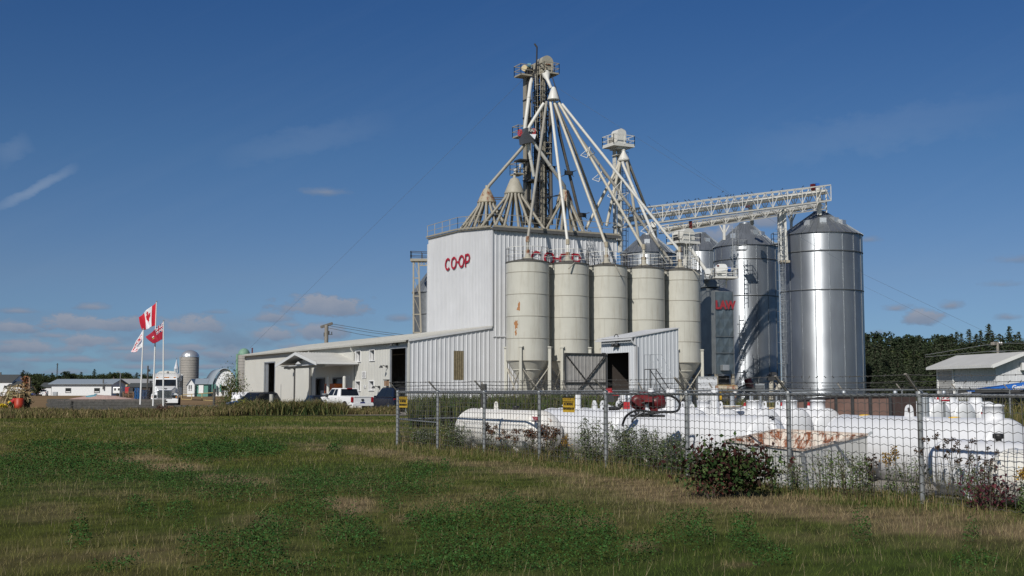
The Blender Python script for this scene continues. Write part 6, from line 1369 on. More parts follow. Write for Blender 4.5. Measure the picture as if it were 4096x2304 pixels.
# "Rég" seen from behind, so reading right to left
DK_ST = [[(.08, .68), (.08, .5), (.15, .5), (.16, .56), (.14, .6), (.08, .6)], [(.12, .6), (.17, .68)], ringpts(.235, .62, .035, .05, 20, 330), [(.2, .615), (.27, .615)], [(.23, .53), (.26, .48)], ringpts(.335, .62, .035, .05, 0, 360), [(.37, .56), (.37, .75), (.33, .78), (.3, .76)], [(.44, .57), (.44, .67)], ringpts(.51, .62, .035, .05, 0, 360)]
def coop(u, v):
    if min(seg_d(u, v, s) for s in RED_ST) < .032: return 1
    if min(seg_d(u, v, s) for s in DK_ST) < .022: return 2
    return 0
flag('coop_flag', 'white flag with red letters and dark writing seen from behind, on the left pole', [(571, 1320), (568, 1388), (536, 1412), (523, 1404)], 104, coop, [M['cloth_white'], M['cloth_red'], M['cloth_blue']], 100, 70, .1, .2)
# ------------------------------------------------------------------ timber bed with gravel
a0, a1, a2 = GP(283, 1641), GP(657, 1641), GP(195, 1634); a2 = P(195, 1560, 112.5); a2.z = 0; hB = .98
a0.z = a1.z = 0; dF = (a1-a0).normalized(); dS = (a2-a0).normalized(); a3 = a1+(a2-a0)
tb_ = thing('timber_bed', 'weathered grey stacked-timber bed heaped with pink gravel', 'planter', a0)
rngb = random.Random(5)
for (p, q, nm) in ((a0, a1, 'front_timber'), (a0, a2, 'side_timber'), (a2, a3, 'back_timber'), (a1, a3, 'side_timber')):
    d = (q-p); L = d.length; d.normalize(); n_ = V3(d.y, -d.x, 0)
    for k in range(7):
        z = .07+k*.14; x = -.15+rngb.uniform(-.1, .1); pieces = [0, rngb.uniform(.3, .7)*L, L+.15+rngb.uniform(-.1, .15)]; m = MB()
        off = rngb.uniform(-.012, .012); m.bar(p+d*x+UP*z+n_*off, p+d*pieces[1]+UP*z+n_*off, .14, .128); m.bar(p+d*(pieces[1]+.02)+UP*z+n_*(off+.01), p+d*pieces[2]+UP*z+n_*(off+.01), .14, .128); m.build(nm, M['wood_grey'], tb_)
m = MB(); nx = 26; ny = 14; vs = []
for j in range(ny+1):
    for i in range(nx+1):
        u, v = i/nx, j/ny; p = a0+(a1-a0)*u+(a2-a0)*v; e = min(u, 1-u)*2; h = .75+.62*min(1, e*1.3)**.8*math.sin(math.pi*min(1, v*1.0+.0))*(.8+.2*math.sin(u*5))+rngb.uniform(-.03, .03); vs.append(V3(p.x, p.y, h))
m.add(vs, [(j*(nx+1)+i, j*(nx+1)+i+1, (j+1)*(nx+1)+i+1, (j+1)*(nx+1)+i) for j in range(ny) for i in range(nx)], 0, True); m.build('gravel_heap', M['gravel'], tb_)
p = P(383, 1578, 110); t = thing('utility_cover', 'flat teal lid lying on top of the gravel heap', 'lid', p); m = MB(); m.lathe(p-UP*.25, [(.85, 0), (.88, .12), (.45, .2), (.1, .24)], 20); m.build('lid', M['teal'], t); m = MB(); m.box(p+UP*.03, (.2, .12, .1)); m.build('knob', M['teal'], t)
# ------------------------------------------------------------------ harvest decoration at the left edge
D = 94; p = P(117, 1640, D); p.z = 0; q = P(117, 1508, D)
t = thing('wooden_post', 'square brown wooden post wrapped in dried red leaves', 'post', p); m = MB(); m.box(V3(q.x, D, q.z/2), (.2, .2, q.z)); m.build('post', M['wood_brown'], t)
def leaves(n, fn_, size, cols, seed, asp=.5):
    rg = np.random.default_rng(seed); C = np.array([fn_(rg) for _ in range(n)]); N_ = len(C)
    d = rg.normal(size=(N_, 3)); d /= np.linalg.norm(d, axis=1)[:, None]; e = np.cross(d, rg.normal(size=(N_, 3))); e /= np.linalg.norm(e, axis=1)[:, None]
    s = (size*rg.uniform(.6, 1.3, N_))[:, None]
    V = np.stack([C-d*s, C+e*s*asp, C+d*s, C-e*s*asp], 1).reshape(-1, 3); Fc = np.arange(N_*4).reshape(-1, 4)
    cc = np.array(cols)[rg.integers(0, len(cols), N_)]*rg.uniform(.75, 1.25, (N_, 1)); return V, Fc, np.repeat(cc, 4, 0)
V, Fc, cc = leaves(420, lambda g_: (q.x-.28+g_.normal()*.13, D-.1+g_.normal()*.12, g_.uniform(.5, q.z+.05)), .12, [(.3, .1, .05), (.36, .2, .1), (.2, .07, .04), (.42, .3, .17), (.25, .2, .08)], 3)
V = V-np.array([p.x, p.y, p.z]); np_mesh('leaf_wrap', V, Fc, M['leaf'], cc, parent=t)
cpt = P(65, 1645, 93.5); cpt.z = 0; t = thing('corn_shock', 'bundle of dry corn stalks behind the red barrel at the left edge', 'corn stalks', cpt)
def stalks(seed, n, bx_, by_, h0, h1, spread):
    rg = random.Random(seed); Vs, Fs, Cs = [], [], []
    for k in range(n):
        a = rg.uniform(0, 6.28); rr = rg.uniform(0, .35); b = V3(bx_+rr*math.cos(a), by_+rr*math.sin(a), 0); H = rg.uniform(h0, h1); tp = b+V3(math.cos(a)*spread*rg.uniform(.2, 1), math.sin(a)*spread*rg.uniform(.2, 1), H); c0 = rg.choice([(.33, .25, .14), (.25, .18, .1), (.3, .27, .14)])
        def strip(x, y, w):
            s = (y-x).cross(V3(rg.uniform(-1, 1), rg.uniform(-1, 1), .3)).normalized()*w; i = len(Vs); Vs.extend([x-s, x+s, y+s*.3, y-s*.3]); Fs.append((i, i+1, i+2, i+3)); sh = rg.uniform(.7, 1.2); Cs.extend([tuple(z*sh for z in c0)]*4)
        strip(b, tp, .03)
        for j in range(5):
            x = b.lerp(tp, rg.uniform(.4, 1)); an_ = rg.uniform(0, 6.28); y = x+V3(math.cos(an_), math.sin(an_), rg.uniform(-.2, .5))*rg.uniform(.3, .6); z = y+V3(math.cos(an_)*.25, math.sin(an_)*.25, -.35); strip(x, y, .045); strip(y, z, .04)
    return np.array([tuple(v) for v in Vs]), np.array(Fs), np.array(Cs)
V, Fc, cc = stalks(4, 60, cpt.x, cpt.y, 1.3, 2.2, .75); np_mesh('stalks', V-np.array(tuple(cpt)), Fc, M['leaf'], cc, parent=t)
V, Fc, cc = leaves(300, lambda g_: (cpt.x+.3+g_.normal()*.35, cpt.y+.1+g_.normal()*.2, .9+g_.normal()*.28), .14, [(.06, .07, .04), (.1, .1, .06), (.03, .04, .025)], 8); np_mesh('dark_leaves', V-np.array(tuple(cpt)), Fc, M['leaf'], cc, parent=t)
b = P(75, 1650, 92.5); b.z = 0; t = thing('red_barrel', 'bright red-orange barrel standing among weeds below the corn stalks', 'barrel', b); m = MB(); m.lathe(b, [(.36, 0), (.37, .3), (.35, .32), (.37, .34), (.37, .75), (.35, .78), (.36, 1.15), (.3, 1.18)], 24); m.build('barrel', M['pumpkin'], t); m = MB(); m.tube([b+V3(-.6, .1, .85), b+V3(-.35, .1, 1.1)], .17, 14); m.build('bucket', M['red'], t)
b = P(38, 1610, 92); t = thing('gourd', 'yellow-green gourd resting against the red barrel', 'gourd', b); m = MB(); m.sphere(b, (.14, .14, .12), 12); m.build('gourd', M['yellow'], t); m = MB(); m.sphere(b+V3(.06, -.02, -.03), (.13, .13, .1), 12); m.build('green_side', M['flag_green'], t)
b = P(8, 1630, 92); t = thing('flower_pot', 'pot of bright yellow chrysanthemums at the left edge', 'flowers', V3(b.x, b.y, 0)); m = MB(); m.lathe(V3(b.x, b.y, 0), [(.2, 0), (.28, .35), (.3, .36)], 16); m.build('pot', M['dark'], t)
V, Fc, cc = leaves(500, lambda g_: (lambda d_: (b.x+d_[0]*.42, b.y+d_[1]*.42, .42+abs(d_[2])*.36))((lambda w_: w_/np.linalg.norm(w_)*g_.uniform(.7, 1))(g_.normal(size=3))), .06, [(.6, .42, .02), (.55, .36, .01), (.62, .48, .05), (.08, .12, .03)], 9); np_mesh('blossoms', V-np.array([b.x, b.y, 0]), Fc, M['leaf'], cc, parent=t)
# ------------------------------------------------------------------ pallets, gate, bags, posts
def pallet_stack(label, X0, X1, Ytop, D, n, mt, z0=0., rz=.2):
    a, b = P(X0, Ytop, D), P(X1, Ytop, D); c = (a+b)/2; wd = b.x-a.x; t = thing('pallet_stack', label, 'pallets', V3(c.x, D, z0), 'stacked pallets behind the gravel bed'); h = (a.z-z0)/n; rg = random.Random(int(X0))
    for k in range(n):
        m = MB(); z = z0+h*k; j = rg.uniform(-.05, .05); r_ = rz+rg.uniform(-.05, .05); ca, sa = math.cos(r_), math.sin(r_); cc_ = V3(c.x+j, D, 0)
        for i in range(3): x = (i-1)*wd*.44; m.box(cc_+V3(x*ca, x*sa, z+h*.45), (.1, 1.0, h*.5), r_)
        for i in range(5): y = (i-2)*.23; m.box(cc_+V3(-y*sa, y*ca, z+h*.82), (wd, .12, h*.16), r_)
        for i in range(3): y = (i-1)*.42; m.box(cc_+V3(-y*sa, y*ca, z+h*.1), (wd, .12, h*.14), r_)
        m.build('pallet', mt, t)
pallet_stack('stack of plain brown wooden pallets left of the blue ones', 494, 538, 1566, 128, 11, M['wood_brown']); pallet_stack('tall stack of bright blue pallets', 541, 566, 1551, 127, 14, mat('blue_pallet_wood', (.03, .16, .42), .8, var=.3, scale=6)); pallet_stack('dark blue and grey pallet stack right of the blue one', 564, 592, 1560, 125, 13, mat('dark_blue_pallet', (.04, .09, .19), .8, var=.4, scale=4), rz=.1)
pallet_stack('dark rusty stack beside the dump truck wheel', 592, 612, 1562, 124, 10, M['dark'], rz=.5)
t = thing('red_tractor', 'small red and black tractor part showing above the brown pallets', 'tractor', P(520, 1590, 134)); m = MB(); m.box(P(512, 1561, 134), (.5, .5, .7)); m.build('bonnet', M['red'], t); m = MB(); m.box(P(526, 1562, 134), (.5, .6, .6)); m.bar(P(518, 1548, 134), P(536, 1548, 134), .08); m.bar(P(518, 1548, 134), P(518, 1562, 134), .08); m.bar(P(536, 1548, 134), P(536, 1562, 134), .08); m.build('cab', M['dark'], t)
m = MB()
for X in (508, 532): m.lathe(P(X, 1588, 134), [(.05, -.15), (.7, -.15), (.7, .15), (.05, .15)], 16, mat=Matrix.Rotation(R(90), 3, 'X'))
m.build('wheel', M['rubber'], t)
g0, g1, g2, g3 = P(728, 1579, 128), P(853, 1571, 118), P(853, 1603, 118), P(728, 1597, 128)
t = thing('pipe_gate', 'pale yellow pipe gate between the dump truck and the wooden gatepost', 'gate', V3(g1.x, g1.y, 0)); m = MB()
for x, y in ((g0, g1), (g3, g2), (g0, g3), (g1, g2), (g0.lerp(g1, .33), g3.lerp(g2, .33)), (g0.lerp(g1, .66), g3.lerp(g2, .66))): m.tube([x, y], .045, 6)
m.build('gate_frame', mat('gate_yellow', (.5, .38, .17), .6), t)
a = P(857, 1555, 117.5); m = MB(); m.tube([V3(a.x, a.y, 0), a], .13, 8); tag(m.build('gatepost', M['wood_grey']), 'grey round wooden gatepost at the right end of the pipe gate', 'post')
m = MB(); a, b = P(700, 1625, 109), P(900, 1622, 107); m.bar(V3(a.x, a.y, .35), V3(b.x, b.y, .35), .2, .2); tag(m.build('kerb_timber', M['wood_grey']), 'low grey timber beam lying in the weeds below the dump truck', 'timber')
def bag(X, Y, D, s, label):
    c = P(X, Y, D); t = thing('bulk_bag', label, 'bag', V3(c.x, D, 0), 'white bulk bags by the warehouse corner'); m = MB(); vs = []
    m.lathe(V3(c.x, D, 0), [(s*.8, 0), (s*.98, .2), (s, .7), (s*.92, 1.25), (s*.6, 1.4)], 4, sm=False, mat=Matrix.Rotation(R(35), 3, 'Z')); m.build('bag_body', M['bag'], t, bevel=.12)
    for k in range(4): a_ = R(35+90*k); q = V3(c.x+math.cos(a_)*s*.75, D+math.sin(a_)*s*.75, 1.25); m = MB(); m.tube([q, q+V3(.05, 0, .32), q+V3(-.12*math.cos(a_), -.12*math.sin(a_), .34), q+V3(-.25*math.cos(a_), -.25*math.sin(a_), .1)], .045, 6); m.build('lifting_loop', M['bag'], t)
bag(950, 1580, 101, .62, 'white woven bulk bag left of the black car'); bag(972, 1578, 103, .62, 'second white bulk bag, partly behind the black car')
a = P(1086, 1577, 91); m = MB(); m.tube([V3(a.x, a.y, 0), a], .16, 10); tag(m.build('bollard', M['trim']), 'short grey post standing in the weeds before the dark doorway', 'bollard')
a = P(1124, 1537, 92); m = MB(); m.tube([V3(a.x, a.y, 0), a], .02, 5); tag(m.build('marker_rod', M['galv']), 'thin upright marker rod above the weeds before the warehouse', 'rod')
# ------------------------------------------------------------------ utility poles
def upole(label, X, Yt, Yb, D, arm=None, r=.14, wires=True, mt=M['wood_pole']):
    a, b = P(X, Yt, D), P(X, Yb, D); t = thing('utility_pole', label, 'utility pole', V3(a.x, D, 0)); m = MB(); m.tube([V3(a.x, D, -.2), a], [r*1.25, r], 10); m.build('pole', mt, t)
    if arm: m = MB(); (x0, y0), (x1, y1) = arm; p, q = P(x0, y0, D-.3), P(x1, y1, D+.6); m.bar(p, q, .2, .3); m.bar(p+V3(0, .45, 0), q+V3(0, .45, 0), .2, .3); m.build('crossarm', mt, t)
    return t, a
t, a = upole('leaning-armed utility pole rising behind the warehouse roof', 1306, 1300, 1560, 150, ((1283, 1308), (1328, 1293)), .24)
m = MB(); p = P(1306, 1338, 150); m.bar(p-V3(.3, 0, 0), p+V3(.75, 0, 0), .08); m.box(p+V3(.65, 0, .2), (.1, .1, .3)); m.box(p+V3(.3, 0, .25), (.14, .14, .4)); m.box(p-V3(.25, 0, 0), (.18, .18, .5)); m.build('insulator', M['dark'], t)
for k, (x0, y0, x1, y1) in enumerate(((1326, 1295, 1660, 1345), (1318, 1303, 1640, 1350), (1310, 1311, 1560, 1355))): wire('power line from the pole behind the warehouse toward the mill', [P(x0, y0, 150), P((x0+x1)/2, (y0+y1)/2+3, 149), P(x1, y1, 148)], .025, M['dark'], 'power lines behind the warehouse', name='power_line')
t, a = upole('thin utility pole behind the blue pallets', 592, 1463, 1560, 210, None, .13, mt=M['wood_grey']); m = MB(); m.box(P(598, 1482, 210), (.25, .2, .4)); m.bar(P(592, 1488, 210), P(598, 1484, 210), .06); m.build('transformer', M['dark'], t)
t, a = upole('pale utility pole with white insulators behind the right-hand shed roof', 3990, 1370, 1500, 118, ((3974, 1374), (4006, 1374)), .13); m = MB()
for X in (3975, 3983, 3998, 4006): m.sphere(P(X, 1371, 118), .09, 6)
m.build('insulator', M['window_white'], t); m = MB(); m.bar(P(3960, 1405, 117), P(4020, 1408, 118), .07); m.build('brace', M['galv'], t)
wire('power line crossing before the right-hand forest', [P(3700, 1420, 118), P(3990, 1372, 118), P(4200, 1374, 118)], .02, M['galv'], 'power lines by the right-hand forest', name='power_line'); wire('power line crossing before the right-hand forest', [P(3700, 1428, 118), P(3990, 1402, 118), P(4200, 1406, 118)], .02, M['galv'], 'power lines by the right-hand forest', name='power_line')
p = P(229, 1505, 600); t = thing('radio_mast', 'thin lattice radio mast on the far left skyline', 'mast', V3(p.x, 600, 0)); m = MB(); q = P(230, 1453, 600); m.bar(V3(p.x-.5, 600, 0), q-V3(.15, 0, 0), .16); m.bar(V3(p.x+.5, 600, 0), q+V3(.15, 0, 0), .16)
for k in range(16): m.bar(V3(p.x-.5, 600, 0).lerp(q, k/16), V3(p.x+.5, 600, 0).lerp(q, (k+1)/16), .1)
m.bar(q-V3(.7, 0, .6), q+V3(.7, 0, -.4), .14); m.build('lattice', M['dark'], t)
t, a = upole('thin street lamp pole above the yellow striped sheds', 482, 1493, 1560, 330, None, .12, mt=M['galv']); m = MB(); m.tube([a, a+V3(-.5, 0, .5), a+V3(-1.2, 0, .45)], .09, 6); m.build('lamp_arm', M['galv'], t)
# ------------------------------------------------------------------ distant farm and village on the left
def house(name, label, X0, X1, Ye, Yr, D, dep, wall, roof, ridge='x', group=None, wins=(), zb=0., cat='house', over=.3, hip=False):
    a, b = P(X0, Ye, D), P(X1, Ye, D); c = V3((a.x+b.x)/2, D, zb); w_, h, hr = (b.x-a.x), a.z, P(X0, Yr, D+(dep/2 if ridge == 'x' else 0)).z
    t = thing(name, label, cat, c, group); x0, x1, y0, y1 = a.x, b.x, D, D+dep
    m = MB()
    if ridge == 'x': m.prism([V3(x0, y0, zb), V3(x0, y0, h), V3(x0, (y0+y1)/2, hr-.05), V3(x0, y1, h), V3(x0, y1, zb)], (w_, 0, 0))
    else: m.prism([V3(x0, y0, zb), V3(x0, y0, h), V3((x0+x1)/2, y0, hr-.05), V3(x1, y0, h), V3(x1, y0, zb)], (0, dep, 0))
    m.build('walls', wall, t); o = over; m = MB()
    if ridge == 'x':
        s = (hr-h)/(dep/2)
        for y, sg in ((y0, 1), (y1, -1)): m.prism([V3(x0-o, y-sg*o, h-s*o), V3(x1+o, y-sg*o, h-s*o), V3(x1+o-(w_*.15 if hip else 0), (y0+y1)/2, hr), V3(x0-o+(w_*.15 if hip else 0), (y0+y1)/2, hr)], (0, 0, .15))
    else:
        s = (hr-h)/(w_/2)
        for x, sg in ((x0, 1), (x1, -1)): m.prism([V3(x-sg*o, y0-o, h-s*o), V3(x-sg*o, y1+o, h-s*o), V3((x0+x1)/2, y1+o, hr), V3((x0+x1)/2, y0-o, hr)], (0, 0, .15))
    m.build('roof', roof, t)
    for (wx0, wx1, wy0, wy1) in wins:
        p, q = P(wx0, wy0, D), P(wx1, wy1, D); m = MB(); m.box(V3((p.x+q.x)/2, D-.04, (p.z+q.z)/2), (q.x-p.x, .14, p.z-q.z)); f = m.build('window', M['dark_trim'], t); m = MB(); m.box(V3((p.x+q.x)/2, D-.1, (p.z+q.z)/2+(p.z-q.z)*.12), ((q.x-p.x)*.86, .08, (p.z-q.z)*.62)); m.build('pane', M['glass'], f); m = MB(); m.box(V3((p.x+q.x)/2, D-.1, q.z+(p.z-q.z)*.2), ((q.x-p.x)*.8, .08, (p.z-q.z)*.16)); m.build('sash', M['window_white'], f)
    return t
t = house('long_building', 'long low white building with a blue-grey roof across the ploughed field', 207, 446, 1535, 1518, 385, 14, M['house_white'], M['roof_blue'], 'x', None, ((262, 284, 1552, 1571), (377, 399, 1552, 1571)), cat='building', over=.9)
m = MB(); p = P(420, 1517, 386); m.bar(V3(p.x, 384.5, 2), V3(p.x, 384.5, p.z), .35); m.build('flue_pipe', M['dark_trim'], t)
p = P(226, 1568, 383); m = MB(); m.box(V3(p.x, 382, .6), (1.3, 1.0, 1.2)); tag(m.build('storage_box', M['galv_flat']), 'grey storage box against the left end of the long white building', 'box')
house('house', 'white house with a large dark hipped roof at the far left edge', -60, 48, 1528, 1500, 380, 12, M['house_white'], M['roof_dark'], 'x', None, ((17, 29, 1543, 1555),))
house('house', 'low white wing with a dark roof beside the far left house', 30, 104, 1545, 1527, 378, 9, M['house_white'], M['roof_dark'], 'x')
m = MB(); p = P(2, 1489, 386); m.bar(V3(p.x, 386, 6), V3(p.x, 386, p.z), .5); tag(m.build('chimney', M['dark_trim']), 'dark thin chimney pipe above the far left house', 'chimney')
house('garage', 'low white garage with a dark roof behind the tiny pickup', 158, 205, 1549, 1532, 395, 9, M['house_white'], M['roof_dark'], 'x')
t = house('greenhouse', 'long shed with yellow and white striped walls and a grey ribbed roof', 420, 700, 1535, 1517, 440, 16, M['house_white'], M['roof_grey'], 'x', cat='shed')
m = MB()
for k in range(26): p = P(424+k*10.6, 1550, 440); m.box(V3(p.x, 439.8, 2.2), (.5 if k % 3 else .8, .3, 3.8))
m.build('yellow_stripe', mat('mustard_panel', (.42, .3, .1), .7), t)
house('garage', 'dark-roofed open shed behind the pallets', 509, 600, 1548, 1534, 330, 8, M['interior'], M['roof_dark'], 'x')
t = thing('camper', 'small white camper van parked beside the long white building', 'camper', P(470, 1580, 370)); a, b = P(456, 1548, 370), P(486, 1574, 370); m = MB(); m.box(((a.x+b.x)/2, 370, (a.z+b.z)/2), (b.x-a.x, 2.2, a.z-b.z)); m.build('body', M['car_white'], t, bevel=.2); m = MB(); m.box((a.x+.35*2, 368.88, 2.0), (.5, .05, .7)); m.box((b.x-.5, 368.88, 2.0), (.5, .05, .7)); m.build('window', M['glass'], t); wx = P(474, 1570, 370).x
m = MB(); m.lathe((wx, 369.0, .45), [(.05, -.2), (.45, -.2), (.45, .1), (.05, .1)], 16, mat=Matrix.Rotation(R(90), 3, 'X')); m.build('wheel', M['rubber'], t)
# church steeple
c = P(705, 1500, 650); t = thing('church_steeple', 'slender white church steeple poking up left of the domed silo', 'steeple', V3(c.x, 650, 0)); m = MB(); zt, zb_ = P(705, 1438, 650).z, P(705, 1475, 650).z; m.lathe(V3(c.x, 650, 0), [(1.4, zb_), (.75, zb_+2.2), (.08, zt)], 8, sm=False); m.build('spire', mat('spire_white', (.62, .63, .66), .5, metal=.3), t)
m = MB(); 
for k in range(8): a_ = R(45*k); q = V3(c.x+math.cos(a_)*1.05, 650+math.sin(a_)*1.05, 0); m.bar(V3(q.x, q.y, P(705, 1492, 650).z), V3(q.x, q.y, zb_+.1), .25)
m.lathe(V3(c.x, 650, 0), [(1.2, 0), (1.2, P(705, 1491, 650).z)], 8, sm=False); m.build('belfry', M['house_white'], t); m = MB(); m.bar(V3(c.x, 650, zt), V3(c.x, 650, zt+1.0), .12); m.bar(V3(c.x-.3, 650, zt+.7), V3(c.x+.3, 650, zt+.7), .12); m.build('cross', M['dark_trim'], t)
def stave_silo(label, X0, X1, Yd, Ys, D, dome_mt):
    a, b = P(X0, Ys, D), P(X1, Ys, D); r = (b.x-a.x)/2; c = V3((a.x+b.x)/2, D+r, 0); t = thing('stave_silo', label, 'silo', c); zt = a.z; zd = P((X0+X1)/2, Yd, D+r).z
    m = MB(); m.lathe(c, [(r, 0), (r, zt)], 48); m.build('stave_wall', M['concrete'], t)
    m = MB(); n = int(zt/.75)
    for k in range(n): m.lathe(c+UP*(.4+k*.75), [(r+.01, -.035), (r+.04, 0), (r+.01, .035)], 48, caps=False)
    m.build('hoop', M['dark_trim'], t); m = MB()
    for k in range(40): an_ = 2*math.pi*k/40; m.box(c+V3(math.cos(an_)*(r+.005), math.sin(an_)*(r+.005), zt/2), (.012, .06, zt), an_)
    m.build('stave_joint', M['roof_grey'], t)
    m = MB(); m.lathe(c+UP*zt, [(r*1.03*math.cos(R(9*k)), (zd-zt)*math.sin(R(9*k))) for k in range(10)]+[(.05, zd-zt)], 24, sm=False); m.build('dome', dome_mt, t)
    m = MB(); m.tube([c+V3(-r-.15, -.4, 0), c+V3(-r-.15, -.4, zt+.2)], .3, 8); m.build('chute', M['galv_flat'] if dome_mt is M['dome_steel'] else M['dome_green'], t)
stave_silo('grey concrete stave silo with a shiny metal dome behind the dump truck', 715, 786, 1400, 1428, 372, M['dome_steel'])
stave_silo('concrete stave silo with a green dome peeking out beside the warehouse', 948, 994, 1393, 1419, 290, M['dome_green'])
# arched barn
D = 345; t = thing('arched_barn', 'round-arched barn with a grey roof and white end behind the teal-trimmed farmhouse', 'barn', P(850, 1580, D)); a, b = P(842, 1570, D), P(955, 1570, D); wb = b.x-a.x; zt = P(910, 1478, D).z; cx = (a.x+b.x)/2
pts = []
for k in range(19): u = k/18; s = 1-abs(2*u-1); pts.append(V3(a.x+wb*u, D, zt*min(1, (1-(1-s)**2.2))**.75))
dv = V3(-9, 26, 0); m = MB(); m.prism([p+V3(0, .3, 0) for p in pts], V3(0, .3, 0)); m.build('end_wall', M['house_white'], t)
m = MB(); n = len(pts); o_ = [p+V3(.1, -.5, .12)+(p-V3(cx, D, zt*.4)).normalized()*.25 for p in pts]; m.add(o_+[p+dv for p in o_], [(i, i+1, n+i+1, n+i) for i in range(n-1)], 0, True); ob = m.build('roof', M['roof_blue'], t); ob.modifiers.new('s', 'SOLIDIFY').thickness = .2
m = MB()
for X in (896,): p = P(X, 1551, D); m.box(V3(p.x, D+.2, p.z), (1.2, .3, 1.2))
m.build('window', M['glass'], t); m = MB()
for X0, X1 in ((830, 850), (858, 862), (878, 884)): p, q = P(X0, 1537, D-1), P(X1, 1568, D-1); m.box(V3((p.x+q.x)/2, D-.6, q.z/2+p.z/2), (q.x-p.x, .8, p.z-q.z))
m.build('teal_door', M['house_teal'], t)
t = house('farmhouse', 'small white farmhouse with teal porch walls in front of the arched barn', 749, 778, 1538, 1517, 330, 9, M['house_white'], M['roof_blue'], 'y', None, ((755, 758, 1540, 1562), (763, 766, 1540, 1562)))
a, b = P(777, 1537, 330), P(828, 1569, 330); m = MB(); m.box(V3((a.x+b.x)/2, 333, a.z/2), (b.x-a.x, 4, a.z)); m.build('porch_wall', M['house_teal'], t); m = MB(); p = P(801, 1552, 330); m.box(V3(p.x, 330.9, p.z-.3), (1.3, .2, 2.2)); m.build('porch_door', M['window_white'], t); m = MB(); m.prism([V3(a.x, 330.5, a.z), V3(b.x, 330.5, a.z), V3(b.x-.6, 334.5, a.z+1.45), V3(a.x-.8, 334.5, a.z+1.45)], (0, 0, .15)); m.build('porch_roof', M['roof_blue'], t)
# ------------------------------------------------------------------ shed at the right edge
c0 = P(3968, 1463, 79); c1 = P(3706, 1472, 88); el_ = V3(c1.x-c0.x, c1.y-c0.y, 0); LE = el_.length; el_.normalize(); eg = V3(-el_.y, el_.x, 0)
if eg.x < 0: eg = -eg
zE2 = c0.z; zR2 = P(4096, 1411, 79.5).z; half = 2.35; B0 = V3(c0.x, c0.y, 0)+eg*.6+el_*.6; LB2 = LE-.9; half_w = half-.6
t = thing('tool_shed', 'grey-white shed with a pale roof and roll-up door at the right edge', 'shed', B0)
m = MB(); sl = (zR2-zE2)/half; hw = zE2+sl*.6-.05
corr_wall(m, B0+el_*LB2, -el_, LB2, 0, lambda s: hw, -eg, .25, .015); m.build('side_wall', M['front_wall'], t)
m = MB(); corr_wall(m, B0, eg, 2*half_w, 0, lambda s: hw+sl*(half_w-abs(s-half_w)), -el_, .25, .015); m.build('gable_wall', M['front_wall'], t); m = MB(); corr_wall(m, B0+el_*LB2, eg, 2*half_w, 0, lambda s: hw+sl*(half_w-abs(s-half_w)), el_, .25, .015); m.build('gable_wall', M['front_wall'], t)
m = MB(); A = V3(c0.x, c0.y, 0)
for s0_, s1_ in ((0, half), (2*half, half)): m.prism([A+eg*s0_+UP*zE2, A+el_*LE+eg*s0_+UP*zE2, A+el_*LE+eg*s1_+UP*zR2, A+eg*s1_+UP*zR2], (0, 0, .07))
m.build('roof', M['roof'], t); m = MB(); m.bar(A+UP*(zE2-.04)-eg*.02, A+el_*LE+UP*(zE2-.04)-eg*.02, .06, .16); m.bar(A+UP*(zE2-.06)-el_*.03, A+eg*half+UP*(zR2-.06)-el_*.03, .05, .2); m.build('fascia', M['white_paint'], t)
def onside(X): p = PP(X, 1500, B0, el_); return (V3(p.x, p.y, 0)-B0).dot(el_)
x0, x1 = onside(3757), onside(3813); zt = PP(3790, 1487, B0, el_).z; m = MB(); m.box(B0+el_*(x0+x1)/2-eg*.03+UP*zt/2, (abs(x1-x0), .06, zt), math.atan2(el_.y, el_.x)); m.build('roll_up_door', mat('roll_door', (.42, .42, .41), .6), t)
m = MB(); m.bar(B0+el_*(x0+.1)-eg*.06, B0+el_*(x0+.1)-eg*.06+UP*(zt+.1), .14, .12); m.bar(B0+el_*(x1-.1)-eg*.06, B0+el_*(x1-.1)-eg*.06+UP*(zt+.1), .14, .12); m.bar(B0+el_*(x0+.1)-eg*.06+UP*(zt+.1), B0+el_*(x1-.1)-eg*.06+UP*(zt+.1), .12, .14); m.build('door_frame', M['white_paint'], t)
x2 = onside(3833); m = MB(); m.box(B0+el_*x2-eg*.03+UP*1.05, (.9, .06, 2.1), math.atan2(el_.y, el_.x)); m.build('side_door', M['house_white'], t); m = MB(); m.box(B0+el_*x2-eg*.06+UP*1.75, (.4, .04, .18), math.atan2(el_.y, el_.x)); m.build('door_sign', M['dark'], t)
p = PP(4092, 1466, B0, eg); m = MB(); m.box(p-el_*.2, (.5, .4, .5)); m.build('wall_light', M['white_paint'], t)
# boom lift
D = 62; t = thing('boom_lift', 'blue boom lift arm with white lettering in front of the right-hand shed', 'boom lift', P(3980, 1600, D))
a, b, c, d = P(3858, 1561, D), P(4110, 1527, D-1.5), P(4110, 1563, D-1.5), P(3868, 1567, D); m = MB(); m.prism([a, b, c, d], V3(.02, .35, 0)); m.build('boom', mat('lift_blue', (.015, .12, .45), .35), t)
m = MB(); m.bar(P(3950, 1560, D-.5), P(4050, 1545, D-.8), .13, .14); m.bar(P(3900, 1566, D-.4), P(4110, 1562, D-1.6), .12); m.build('hydraulic_ram', M['dark'], t); m = MB(); m.bar(P(3832, 1568, D), P(3862, 1564, D), .25, .15); m.tube(cat_([P(3835, 1552, D), P(3850, 1560, D), P(3870, 1568, D)]), .05, 6); m.build('boom_head', M['dark'], t)
m = MB(); m.box(P(4010, 1590, D+.6), (2.6, 1.6, .9)); m.build('chassis', M['dark'], t)
for X in (3975, 4050): m = MB(); m.lathe(V3(P(X, 1590, D).x, D-.3, .42), [(.1, -.15), (.42, -.15), (.42, .15), (.1, .15)], 18, mat=Matrix.Rotation(R(90), 3, 'X')); m.build('wheel', M['rubber'], t)
